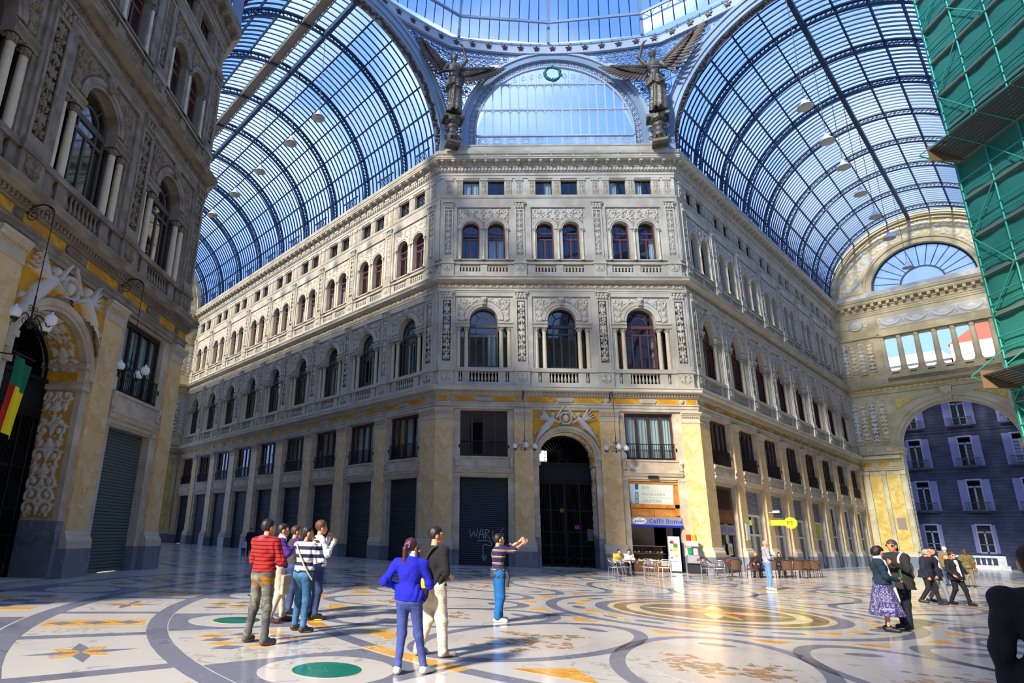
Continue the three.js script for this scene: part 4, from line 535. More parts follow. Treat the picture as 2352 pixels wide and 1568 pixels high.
// ---------------------------------------------------------------- gable walls at the ends of the arms; local x across (0 at the middle palace's flank), z towards the octagon
const EM = { stone: mapped(mottled(0xd2c29a, 0xbfae86, 0xded0ae, 6, 5), 0.85, { bumpMap: noiseBump, bumpScale: 0.004 }), yellow: mapped(mottled(0xe0bd62, 0xcfa848, 0xead08a, 10, 3), 0.7), white: mapped(mottled(0xd4d2c8, 0xc4c1b4, 0xe2e0d8, 8, 3), 0.8) };
const YG = 0xd9b04a, WH = 0xe2dfd4;
function gable(name, label, pos, turn) {
  const g = struct(name, label, 'wall', pos, turn), W = OCT, C = W / 2, P = (n, geo, mat, x = 0, y = 0, z = 0) => mesh(n, geo, mat, g, x, y, z);
  const AH = 4.35, AS = 11.75, LR = 4.3, LYB = 28.75;
  P('gable_wall', cached('gw_', () => M(extr(rect(-0.3, W + 0.3, 0, 17.4), [[[C - AH, 0.01], [C + AH, 0.01], ...arcPts(C, AS, AH, 0, Math.PI, 36)]], -1.6, 0), extr(rect(-0.3, W + 0.3, 17.4, 28.3), [rect(C - 4.35, C + 4.35, 19.4, 23.6)], -1.3, 0), extr([[-0.3, 28.3], [W + 0.3, 28.3], ...arcPts(C, VY, C + 0.25, 0, Math.PI, 40)], [archHole(C, LR, LYB, LYB + 0.05, 32)], -0.9, 0))), EM.stone);
  // ground storey: pilasters, gold panels
  for (const s of [0, 1]) { const m = (x) => s ? W - x : x; const bx = (a, b, y0, y1, z0, z1) => B(Math.min(m(a), m(b)), Math.max(m(a), m(b)), y0, y1, z0, z1);
    P('pier_base', M(bx(0.1, 3.6, 0, 1.0, 0, 0.32)), MAT.blue); P('pier_base', M(bx(0.1, 3.55, 1.0, 1.5, 0, 0.26)), EM.stone);
    for (const [a, b] of [[0.75, 1.75], [2.15, 3.25]]) P('marble_panel', M(bx(a, b, 1.5, 8.9, 0, 0.14)), EM.yellow);
    for (const [a, b] of [[0.2, 0.72], [1.78, 2.12], [3.28, 3.7]]) P('pilaster', M(bx(a, b, 1.5, 9.0, 0, 0.2), bx(a - 0.04, b + 0.04, 9.0, 9.4, 0, 0.28), bx(a, b, 5.5, 5.62, 0.2, 0.24)), EM.stone);
    P('stone_plaque', M(bx(2.35, 3.05, 3.6, 4.7, 0.14, 0.18)), std(0xa08c7c, 0.8));
    P('jamb_relief', M(candelabra(0.5, 7.2, 0xb79a5e, WH, 0.05, 4).rotateY(s ? -Math.PI / 2 : Math.PI / 2).translate(s ? C + AH - 0.02 : C - AH + 0.02, 1.6, s ? -0.9 : -0.4)), MAT.relief);
    // storey one and two carved pilasters
    const cand = (x, w, y0, h, gr, hi, v) => { const p = P('pilaster', M(extr(rect(m(x) - w / 2 - 0.08, m(x) + w / 2 + 0.08, y0 - 0.2, y0 + h + 0.2), null, 0, 0.1, 0.02)), EM.stone); mesh('relief', cached('gc' + [w, h, gr, v], () => candelabra(w, h, gr, hi, 0.06, v)), MAT.relief, p, m(x) - w / 2, y0, 0.1); };
    cand(1.15, 0.55, 12.6, 3.8, YG, WH, 5); cand(1.95, 0.55, 12.3, 4.3, 0xb9ae98, WH, 6); cand(2.8, 0.55, 12.6, 3.8, YG, WH, 5); cand(0.45, 0.5, 12.4, 4.2, 0xc8c6c0, WH, 6);
    cand(1.15, 0.55, 20.1, 3.0, YG, WH, 7); cand(1.9, 0.55, 19.9, 3.4, 0xb9ae98, WH, 8); cand(2.7, 0.55, 20.1, 3.0, YG, WH, 7); cand(0.45, 0.5, 19.9, 3.4, 0xc8c6c0, WH, 8);
    P('pedestal_course', M(bx(0, 3.7, 11.1, 12.05, 0, 0.16), bx(0, 3.8, 18.5, 19.5, 0, 0.16)), EM.stone);
    for (const x of [1.15, 2.8]) P('pedestal_relief', M(leafPanel(0.6, 0.5, YG, WH, 0.06, null, 0.7)), MAT.relief, m(x) - 0.3, 11.3, 0.16);
    P('roundel', M(new THREE.SphereGeometry(0.5, 18, 12).scale(1, 1, 0.35), new THREE.TorusGeometry(0.55, 0.09, 6, 24)), EM.white, m(1.85), 25.35, 0.06); for (const e of [-0.85, 0.85]) P('carved_panel', M(leafPanel(0.36, 0.8, YG, WH, 0.06, null, 0.6)), MAT.relief, m(1.85 + e) - 0.18, 24.95, 0.02);
    // arch spandrel and gable reliefs
    const sp = leafPanel(3.6, 3.2, YG, 0xe6c878, 0.07, (x, y) => Math.hypot((s ? x : 3.6 - x), y - 0.0 - (AS - 13.6)) > 5.15 && true, 1.3); P('spandrel_relief', M(sp), MAT.relief, s ? C + 0.55 : C - 4.15, 13.6, 0.03);
    P('impost', M(bx(3.5, 3.9, 11.1, 11.75, -1.6, 0.22), bx(3.45, 4.0, 11.5, 11.75, -1.6, 0.3)), EM.stone);
  }
  P('archivolt', M(annulus(C, AS, AH, AH + 0.34, 0, Math.PI, -1.6, 0.12, 40), annulus(C, AS, AH + 0.34, AH + 0.78, 0, Math.PI, 0, 0.2, 40)), EM.stone);
  P('keystone', M(extr([[-0.28, 0], [0.28, 0], [0.4, 1.35], [-0.4, 1.35]], null, 0, 0.5, 0.05), new THREE.SphereGeometry(0.28, 10, 8).translate(0, 0.7, 0.5)), EM.stone, C, AS + AH - 0.1, 0);
  P('cornice', M(mould(POSTS.A.map(([p, y]) => [p * 1.15, y]), 0, C - AH - 0.1)), EM.stone); P('cornice', M(mould(POSTS.A.map(([p, y]) => [p * 1.15, y]), C + AH + 0.1, W)), EM.stone);
  for (const [a, b] of [[0.4, 1.1], [1.7, 2.6], [W - 1.1, W - 0.4], [W - 2.6, W - 1.7]]) P('yellow_frieze_panel', M(B(a, b, 9.96, 10.27, 0.1, 0.14)), MAT.goldPanel);
  P('cornice', M(mould(POSTS.B, 0, W)), EM.stone); P('carved_frieze', M(scrollFrieze(W - 0.2, 0.33, YG, WH, 0.06)), MAT.relief, 0.1, 17.73, 0.085);
  P('cornice', M(mould(POSTS.C, 0, W)), EM.stone); { const l = []; for (let i = 0; i < 24; i++) { const x = 0.3 + i * (W - 0.6) / 23; l.push(B(x - 0.14, x + 0.14, 27.05, 27.38, 0.2, 0.62)); } P('modillions', M(l), EM.stone).userData.kind = 'stuff'; }
  P('attic_course', M(B(C - 4.6, C + 4.6, 23.6, 24.2, -0.4, 0.14), B(0, C - 4.4, 23.7, 23.95, 0, 0.14), B(C + 4.4, W, 23.7, 23.95, 0, 0.14)), EM.stone);
  { const f = new Field(8.6, 1.2, 0.03); for (let i = 0; i < 4; i++) { const x = 1.1 + i * 2.13; for (let k = 0; k <= 20; k++) { const a = Math.PI + Math.PI * k / 20; f.stamp(x + 0.85 * Math.cos(a), 0.95 + 0.7 * Math.sin(a), 0.13, 0.1, a, 0.12); } f.stamp(x, 0.55, 0.4, 0.3, 0, 0.12); for (const s of [-1, 1]) { f.stamp(x + s * 1.06, 0.7, 0.12, 0.4, 0, 0.12); f.stamp(x + s * 0.9, 1.0, 0.2, 0.14, 0, 0.14); } } P('festoon_relief', M(reliefGeo(f, 0.06, 0xd8d4c6, 0xe6e3d8, null, 0.12)), MAT.relief, C - 4.3, 24.5, 0.03); }
  // loggia
  for (let i = -3; i <= 3; i++) { const c = P('column', cached('gcol', () => M(lathe([[0, 19.75], [0.36, 19.75], [0.36, 19.9], [0.28, 19.95], [0.32, 20.02], [0.25, 20.1], [0.25, 21.4], [0.21, 23.15], [0, 23.15]], 16))), EM.stone, C + i * 1.43, 0, -0.35); mesh('capital', cached('gcap', () => M(lathe([[0.2, 23.12], [0.24, 23.2], [0.26, 23.35], [0.34, 23.5], [0, 23.5]], 12), B(-0.34, 0.34, 23.5, 23.62, -0.34, 0.34))), EM.stone, c); mesh('plinth', cached('gpl', () => M(B(-0.42, 0.42, 19.0, 19.76, -0.36, 0.42))), EM.stone, c); }
  { const b = P('balustrade', M(B(C - 4.4, C + 4.4, 19.55, 19.75, -0.75, -0.05), B(C - 4.4, C + 4.4, 18.5, 19.02, -1.2, 0)), EM.stone); for (let i = -3; i < 3; i++) for (let k = 0; k < 3; k++) mesh('baluster', KIT.baluster2, EM.stone, b, C + (i + 0.5) * 1.43 + (k - 1) * 0.22, 19.03, -0.35); }
  // lunette of the gable
  P('archivolt', M(annulus(C, LYB + 0.05, LR, LR + 0.55, 0, Math.PI, -0.2, 0.18, 40), annulus(C, LYB + 0.05, LR + 0.5, LR + 0.7, 0, Math.PI, 0, 0.3, 40)), EM.stone);
  P('sill', M(B(0, W, 28.2, 28.62, -0.4, 0.4), B(C - 5, C + 5, 28.62, 28.8, -0.4, 0.3)), EM.white);
  { const w = P('window', M(annulus(C, LYB + 0.05, LR - 0.16, LR, 0, Math.PI, -0.5, -0.35, 36), annulus(C, LYB + 0.05, 1.75, 1.9, 0, Math.PI, -0.5, -0.35, 24), ...Array.from({ length: 13 }, (_, i) => { const a = Math.PI * (i + 1) / 14; return flatBar([C + 1.85 * Math.cos(a), LYB + 1.85 * Math.sin(a), -0.42], [C + (LR - 0.1) * Math.cos(a), LYB + (LR - 0.1) * Math.sin(a), -0.42], 0.07, 0.08); })), VM.iron);
    for (let i = 0; i < 14; i++) { const a0 = Math.PI * i / 14, a1 = Math.PI * (i + 1) / 14; mesh('pane', M(extr([...arcPts(C, LYB + 0.05, LR - 0.1, a0, a1, 4), ...arcPts(C, LYB + 0.05, 1.85, a1, a0, 3)], null, -0.43, -0.42)), VM.dusty, w); } mesh('pane', M(extr(arcPts(C, LYB + 0.05, 1.8, 0, Math.PI, 20), null, -0.43, -0.42)), VM.dusty, w); }
  { const mask = (x, y) => { const r = Math.hypot(x - 8, y); return r > 5.1 && r < 7.55 && y > 0.1; }; const f = new Field(16, 8, 0.05); seed = 21; for (let i = 0; i < 420; i++) { const a = rr(0.05, Math.PI - 0.05), r = rr(5.2, 7.5); f.stamp(8 + r * Math.cos(a), r * Math.sin(a), rr(0.08, 0.3), rr(0.06, 0.2), rr(0, 3), rr(0.05, 0.12)); } P('gable_relief', M(reliefGeo(f, 0.1, 0xe6cf90, 0xe4e0d2, mask, 0.12)), MAT.relief, C - 8, LYB, 0.02); }
  P('rim_arch', M(annulus(C, VY, 7.6, 8.05, 0, Math.PI, 0, 0.45, 48), annulus(C, VY, 7.3, 7.62, 0, Math.PI, 0, 0.2, 48)), EM.stone);
  return g;
}
const RL = 39.6, LL = 44.3;
gable('wall_end_right', 'sunlit cream gable wall with street arch, loggia and lunette closing the right arm', [OCT / 2 + S2 * RL, 0, -APO - S2 * RL], -Math.PI / 4);
{ const k = [-OCT / 2 - S2 * LL, 0, -APO - S2 * LL]; gable('wall_end_left', 'distant pale gable wall closing the left arm', [k[0] - S2 * OCT, 0, k[2] + S2 * OCT], Math.PI / 4); }
// the other palaces, which shade the hall: fronts behind the camera and to the right, walls across the arms
const plainWall = (name, label, l, w, h, pos, turn) => { const g = struct(name, label, 'wall', pos, turn); mesh('wall_core', M(B(-w / 2, w / 2, 0, h, -0.8, 0)), MAT.stone, g); for (const k of ['A', 'B', 'C']) mesh('cornice', M(mould(POSTS[k], -w / 2, w / 2)), MAT.stone, g); for (let i = 0; i < Math.floor(w / BAY); i++) { const x = -w / 2 + (i + 0.5) * BAY; for (const [y0, y1, hw] of [[6.5, 9.3, 1.4], [12.1, 16.2, 0.9], [19.9, 22.8, 1.3], [0.1, 5.2, 1.4]]) mesh('window', M(B(x - hw, x + hw, y0, y1, 0, 0.03)), MAT.room, g); } return g; };
plainWall('wall_arm_left', 'palace wall along the far side of the left arm', 1, 46, 28.1, [-APO - S2 * 23, 0, -OCT / 2 - S2 * 23], Math.PI * 3 / 4);
plainWall('wall_arm_right', 'palace wall behind the scaffold along the right arm', 1, 41, 28.1, [APO + S2 * 20.5, 0, -OCT / 2 - S2 * 20.5], -Math.PI * 3 / 4);
plainWall('wall_right', 'palace front wrapped in scaffold and green net on the right', 1, OCT, 28.1, [APO, 0, 0], -Math.PI / 2);
plainWall('wall_back', 'palace front behind the viewer', 1, OCT, 28.1, [0, 0, APO], Math.PI);
plainWall('wall_arm_back_left', 'palace wall along the arm behind and to the left', 1, 40, 28.1, [-APO - S2 * 20, 0, OCT / 2 + S2 * 20], Math.PI / 4);
plainWall('wall_arm_back', 'palace wall of the arm behind the viewer', 1, 40, 28.1, [-OCT / 2 - S2 * 20, 0, APO + S2 * 20], -Math.PI * 3 / 4 + Math.PI * 2);

plainWall('wall_arm_rear_right', 'palace wall of the arm behind and to the right', 1, 40, 28.1, [APO + S2 * 20, 0, OCT / 2 + S2 * 20], -Math.PI / 4);
plainWall('wall_arm_rear', 'palace wall of the rear right arm nearest the viewer', 1, 40, 28.1, [OCT / 2 + S2 * 20, 0, APO + S2 * 20], Math.PI * 3 / 4);
plainWall('wall_end_rear', 'gable wall closing the arm behind and to the right', 1, OCT, 36.4, [armC + S2 * 40, 0, armC + S2 * 40], -Math.PI * 3 / 4);
vault('ceiling_rear', 'iron and glass barrel vault over the rear right arm', [armC, 0, armC], Math.PI / 4, [...ribsAt(8), 39.5], 0);

// ---------------------------------------------------------------- the dark house across the street
{ const LB = 50, o = [OCT / 2 + S2 * LB, 0, -APO - S2 * LB], g = thing('apartment_house', 'dark blue grey house with pale shuttered windows seen through the street arch', 'building', o, -Math.PI / 4);
  const wallM = mapped(mottled(0x3a3c4c, 0x303242, 0x44465a, 8, 6), 0.9), pale = std(0x8d8da6, 0.8), shut = std(0x77779a, 0.85);
  const win = [], holes = []; for (const x of [-0.75, 3.45, 7.7, 11.95, 16.2]) for (const [y0, y1] of [[1.5, 4.4], [5.8, 9.1], [10.5, 13.8], [15.0, 18.2]]) { win.push([x, y0, y1]); holes.push(rect(x - 0.62, x + 0.62, y0, y1)); }
  mesh('wall', M(extr(rect(-8, 24, 0, 20.4), holes, -0.5, 0)), wallM, g); mesh('back_wall', M(B(-8, 24, 0, 20.2, -2.0, -1.9), B(-8, 24, 20.1, 20.4, -2, 0)), MAT.room, g);
  for (const y of [5.3, 9.95, 14.4, 18.8]) mesh('string_course', M(B(-8, 24, y, y + 0.18, 0, 0.1)), wallM, g);
  { const l = []; for (let y = 0.6; y < 20; y += 0.36) l.push(B(-8, 24, y, y + 0.03, 0, 0.012)); mesh('rustication', M(l), std(0x2b2c3a, 0.9), g).userData.kind = 'stuff'; }
  for (const [x, y0, y1] of win) { const low = y0 < 2;
    const w = mesh('window', cached('hw' + (y1 - y0).toFixed(1), () => { const h = y1 - y0; return M(B(-0.66, -0.52, 0, h, -0.25, 0.05), B(0.52, 0.66, 0, h, -0.25, 0.05), B(-0.07, 0.07, 0, h - 0.7, -0.25, 0), B(-0.6, 0.6, h - 0.82, h - 0.68, -0.25, 0), B(-0.68, 0.68, h - 0.08, h + 0.08, -0.25, 0.06), B(-0.6, 0.6, 0, 0.14, -0.25, 0), B(-0.6, 0.6, 0.86, 0.94, -0.2, 0)); }), pale, g, x, y0, 0);
    for (const s of [-1, 1]) mesh('pane', cached('hp' + (y1 - y0).toFixed(1), () => M(B(-0.24, 0.24, 0.14, y1 - y0 - 0.8, -0.16, -0.15))), MAT.glass, w, s * 0.3); mesh('pane', cached('hq', () => M(B(-0.52, 0.52, 2.2, 2.7, -0.16, -0.15))), MAT.glass, w);
    for (const s of [-1, 1]) { const sh = mesh('shutter', cached('hs' + (y1 - y0).toFixed(1) + low, () => { const h = y1 - y0, d = low ? 0.25 : 0.6, l = [B(0, d, 0.04, h, 0, 0.05)]; for (let y = 0.2; y < h - 0.1; y += 0.14) l.push(B(0.06, d - 0.06, y, y + 0.07, 0.05, 0.065)); return M(l); }), shut, g, x + s * 0.67, y0, 0.04); if (s < 0) sh.scale.x = -1; }
    if (!low) { const l = [B(-1.0, 1.0, 0.86, 0.92, 0.3, 0.36), B(-1.1, 1.1, -0.16, 0, 0, 0.42)]; for (let k = 0; k <= 16; k++) l.push(B(-1.0 + k * 0.125 - 0.012, -1.0 + k * 0.125 + 0.012, 0, 0.88, 0.32, 0.345)); mesh('balcony', cached('hbal', () => M(l)), std(0x23242f, 0.6), g, x, y0, 0); } }
}
{ // paler houses farther off, above the dark one
  const o = [OCT / 2 + S2 * 78, 0, -APO - S2 * 78], g = thing('distant_house', 'pale sunlit distant house with red roof seen through the loggia columns', 'building', o, -Math.PI / 4);
  mesh('wall', M(B(-14, 6, 0, 29.5, -8, 0)), EM.white, g); mesh('roof', M(extr([[-14.4, 29.5], [6.4, 29.5], [5, 31], [-13, 31]], null, -8, 0.4)), std(0xb9b2b0, 0.8), g); mesh('annex', M(B(6.2, 16, 0, 31.5, -8, 0.5)), std(0xd6b8a8, 0.85), g); mesh('annex_roof', M(extr([[6, 31.5], [16, 31.5], [11, 35]], null, -8, 0.5)), std(0xa65a48, 0.85), g); for (let i = 0; i < 7; i++) mesh('window', M(B(-12 + i * 2.6, -11 + i * 2.6, 25.6, 27.8, 0, 0.04)), MAT.room, g);
}
{ // stone balustrade in the street
  const o = [OCT / 2 + S2 * 44 + S2 * 7.2, 0, -APO - S2 * 44 + S2 * 7.2], g = thing('stone_balustrade', 'sunlit white stone balustrade in the street beyond the arch', 'balustrade', o, -Math.PI / 4), w = EM.white;
  mesh('rail', M(B(-2.3, 2.1, 1.1, 1.3, -0.2, 0.2)), w, g); mesh('base', M(B(-2.3, 2.3, 0, 0.42, -0.22, 0.22)), w, g); mesh('pier', M(B(1.5, 2.1, 0.42, 1.1, -0.18, 0.18)), w, g); for (let i = 0; i < 9; i++) mesh('baluster', KIT.baluster1, w, g, -2.1 + i * 0.4, 0.42, 0);
}
// ---------------------------------------------------------------- portals
const PM = { gate: std(0x14161c, 0.5, { metalness: 0.4 }), ground: 0xc0963c, bronze: std(0x6f6350, 0.55) };
KIT.portalRelief = (() => { const w = 4.14, h = 3.3, f = new Field(w, h, 0.02), D = 0.34, cx = w / 2; seed = 313;
  const limb = (x0, y0, x1, y1, r0, r1, top) => { for (let k = 0; k <= 14; k++) { const t = k / 14; f.stamp(lerp(x0, x1, t), lerp(y0, y1, t), lerp(r0, r1, t), lerp(r0, r1, t), 0, top); } };
  for (const s of [-1, 1]) { // two winged figures leaning on the arch
    limb(cx + s * 0.85, 2.35, cx + s * 1.35, 1.75, 0.2, 0.26, D); limb(cx + s * 1.35, 1.75, cx + s * 1.72, 1.1, 0.24, 0.18, D * 0.9); limb(cx + s * 1.72, 1.1, cx + s * 1.9, 0.35, 0.17, 0.08, D * 0.8); limb(cx + s * 1.5, 1.5, cx + s * 1.85, 0.8, 0.2, 0.14, D * 0.7);
    f.stamp(cx + s * 0.8, 2.68, 0.15, 0.18, 0, D); limb(cx + s * 0.8, 2.35, cx + s * 0.4, 2.2, 0.1, 0.07, D * 0.9); limb(cx + s * 1.0, 2.3, cx + s * 1.5, 2.45, 0.1, 0.06, D * 0.8);
    for (let k = 0; k < 5; k++) limb(cx + s * (1.0 + 0.05 * k), 2.35, cx + s * (1.55 + 0.1 * k) - s * 0.1, 3.1 - k * 0.17, 0.09, 0.05, D * (0.75 - 0.08 * k));
    limb(cx + s * 0.55, 2.5, cx + s * 0.12, 3.22, 0.1, 0.07, D * 0.6); for (let k = 0; k < 8; k++) f.stamp(cx + s * rr(1.2, 1.95), rr(0.4, 2.0), 0.05, 0.16, s * 0.5, D * 0.8); }
  for (let k = 0; k < 24; k++) { const a = k * Math.PI / 12; f.stamp(cx + 0.36 * Math.cos(a), 2.45 + 0.36 * Math.sin(a), 0.08, 0.08, 0, D * 0.8); } f.stamp(cx, 2.45, 0.2, 0.26, 0, D * 0.8); f.stamp(cx, 1.95, 0.4, 0.16, 0, D);
  return reliefGeo(f, 0.05, 0xcf9a22, 0xcfc8b8, (x, y) => Math.hypot(x - cx, y) > 2.02, D).translate(-cx, 6.5, 0.02); })();
KIT.jamb = (() => { const f = candelabra(1.16, 4.1, PM.ground, 0xdcd6c6, 0.04, 12); return f.translate(0, 1.85, 0); })();
function portal(g) {
  const P = (n, geo, mat, x = 0, y = 0, z = 0) => mesh(n, geo, mat, g, x, y, z), R = 1.73, YS = 6.4;
  P('portal_wall', cached('pw', () => M(extr(rect(-2.07, 2.07, 0.01, 9.47), [archHole(0, R, 0.02, YS, 28)], -1.5, 0))), MAT.pier);
  P('portal_archivolt', cached('pa', () => M(annulus(0, YS, R - 0.02, R + 0.14, 0, Math.PI, 0, 0.06, 28), annulus(0, YS, R + 0.14, R + 0.33, 0, Math.PI, 0, 0.12, 28, 0.02))), MAT.pier);
  P('portal_sculpture', KIT.portalRelief, MAT.relief);
  for (const s of [-1, 1]) {
    P('jamb_base', cached('jb' + s, () => M(B(s > 0 ? R - 0.03 : -R - 0.3, s > 0 ? R + 0.3 : -R + 0.03, 0.02, 1.75, -1.5, 0.02))), MAT.blue);
    const j = P('jamb_relief', KIT.jamb, MAT.relief, s * (R - 0.01), 0, s > 0 ? -0.16 : -1.32); j.rotation.y = s > 0 ? -Math.PI / 2 : Math.PI / 2; j.position.z = s > 0 ? -1.36 : -0.2; 
    P('impost', cached('ji' + s, () => M(B(s > 0 ? R - 0.1 : -R - 0.3, s > 0 ? R + 0.3 : -R + 0.1, 6.02, 6.2, -1.5, 0.08), B(s > 0 ? R - 0.06 : -R - 0.3, s > 0 ? R + 0.3 : -R + 0.06, 6.2, 6.75, -1.5, 0.05), B(s > 0 ? R - 0.14 : -R - 0.32, s > 0 ? R + 0.32 : -R + 0.14, 6.75, 6.95, -1.5, 0.1))), MAT.pier); P('impost_panel', cached('jp' + s, () => M(B(s * (R - 0.07) - 0.01, s * (R - 0.07) + 0.01, 6.3, 6.62, -1.3, -0.2))), MAT.goldPanel);
  }
  // soffit relief
  P('soffit_relief', cached('psof', () => { const f = candelabra(1.1, 4.6, PM.ground, 0xdcd6c6, 0.05, 14), p = f.attributes.position; for (let i = 0; i < p.count; i++) { const x = p.getX(i), y = p.getY(i), z = p.getZ(i), a = 0.1 + (Math.PI - 0.2) * y / 4.6, r = R - 0.02 - z; p.setXYZ(i, r * Math.cos(a), YS + 0.45 * 0 + r * Math.sin(a), -0.2 - x); } f.computeVertexNormals(); return f; }), MAT.relief);
  // iron gate, panel and fanlight
  { const l = [], z0 = -1.32, z1 = -1.27; for (const x of [-1.7, -0.88, -0.04, 0.04, 0.88, 1.7]) l.push(B(x - 0.05, x + 0.05, 0, 5.1, z0 - 0.02, z1 + 0.02)); for (let i = 0; i < 34; i++) { const x = -1.66 + i * 0.1006; l.push(B(x - 0.014, x + 0.014, 0.5, 5.05, z0 + 0.01, z1 - 0.01)); } for (const y of [0.08, 0.52, 1.25, 2.05, 3.35, 5.0]) l.push(B(-1.7, 1.7, y, y + 0.07, z0, z1)); for (let i = 0; i < 8; i++) l.push(new THREE.TorusGeometry(0.17, 0.025, 5, 14).translate(-1.47 + i * 0.42, 0.3, (z0 + z1) / 2)); P('iron_gate', cached('pgate', () => M(l)), PM.gate); }
  P('gate_header', cached('pgh', () => M(B(-1.73, 1.73, 5.08, 6.32, -1.4, -1.26), B(-1.7, 1.7, 5.2, 5.26, -1.26, -1.2), B(-1.7, 1.7, 6.2, 6.34, -1.26, -1.18), B(-1.6, -0.1, 5.4, 6.05, -1.26, -1.24), B(0.1, 1.6, 5.4, 6.05, -1.26, -1.24))), PM.gate);
  { const l = [annulus(0, 6.34, 0.2, 0.26, 0, Math.PI, -1.33, -1.27, 12), annulus(0, 6.34, 1.62, 1.72, 0, Math.PI, -1.33, -1.27, 24)]; for (let i = 1; i < 22; i++) { const a = Math.PI * i / 22; l.push(bar([0.22 * Math.cos(a), 6.34 + 0.22 * Math.sin(a), -1.3], [1.68 * Math.cos(a), 6.34 + 1.68 * Math.sin(a), -1.3], 0.012, 4)); } P('fanlight_grille', cached('pfan', () => M(l)), PM.gate); }
  P('passage', cached('ppass', () => M(B(-1.9, 1.9, 0, 8.4, -7.1, -7), B(-2.0, -1.9, 0, 8.4, -7, -1.5), B(1.9, 2.0, 0, 8.4, -7, -1.5), B(-2, 2, 8.3, 8.4, -7, -1.5))), MAT.room);
}
portal(wallCenter); portal(wallLeft);
mesh('lit_window', M(B(-1.66, -0.95, 6.45, 7.15, -1.7, -1.68)), std(0xffffff, 0.8, { emissive: 0xfff0dc, emissiveIntensity: 0.55 }), wallCenter); { const l = []; for (let i = 0; i < 5; i++) l.push(B(-1.66 + i * 0.178 - 0.008, -1.66 + i * 0.178 + 0.008, 6.45, 7.15, -1.67, -1.65)); for (let i = 0; i < 4; i++) l.push(B(-1.66, -0.95, 6.5 + i * 0.2, 6.515 + i * 0.2, -1.67, -1.65)); mesh('window_grille', M(l), PM.gate, wallCenter); const p = new THREE.PointLight(0xfff0dc, 1.2, 8); p.position.set(-1.3, 6.8, -APO - 1.55); p.castShadow = true; scene.add(p); }
mesh('notice', M(B(0.55, 0.85, 2.3, 2.5, -1.26, -1.25)), std(0xc026a0, 0.8), wallCenter); mesh('notice_board', M(B(1.3, 1.65, 1.6, 2.3, -1.26, -1.22), B(1.36, 1.59, 1.68, 2.22, -1.22, -1.215)), std(0x5a5d62, 0.7), wallCenter); mesh('green_flower', M(...Array.from({ length: 6 }, (_, i) => new THREE.SphereGeometry(0.05, 6, 5).translate(-0.2 + 0.09 * Math.cos(i), 3.38 + 0.09 * Math.sin(i * 1.05), -1.22))), std(0x6fae2c, 0.7), wallCenter);
{ // graffiti on the left roller shutter
  const t = []; const S = (pts) => t.push(tube(pts.map(([x, y]) => [x, y, -0.3]), 0.028, 5, pts.length * 5));
  S([[-0.85, 2.05], [-0.75, 1.65], [-0.6, 1.95], [-0.48, 1.65], [-0.35, 2.1]]); S([[-0.3, 1.55], [-0.12, 2.15], [0.02, 1.55]]); S([[-0.22, 1.78], [0, 1.8]]); S([[0.12, 1.55], [0.12, 2.1], [0.35, 2.0], [0.15, 1.82], [0.42, 1.55]]); S([[0.55, 2.05], [0.55, 1.55], [0.75, 1.58]]); S([[1.25, 2.25], [1.0, 1.9], [1.2, 1.85], [1.05, 1.55]]); S([[-0.4, 1.4], [0.4, 1.4], [0.45, 1.15], [0.0, 1.2], [0.02, 0.4]]); S([[-0.12, 0.6], [0.02, 0.3], [0.18, 0.62]]);
  mesh('graffiti', M(t), std(0x9aa2ac, 0.8), wallCenter, -5.1); }

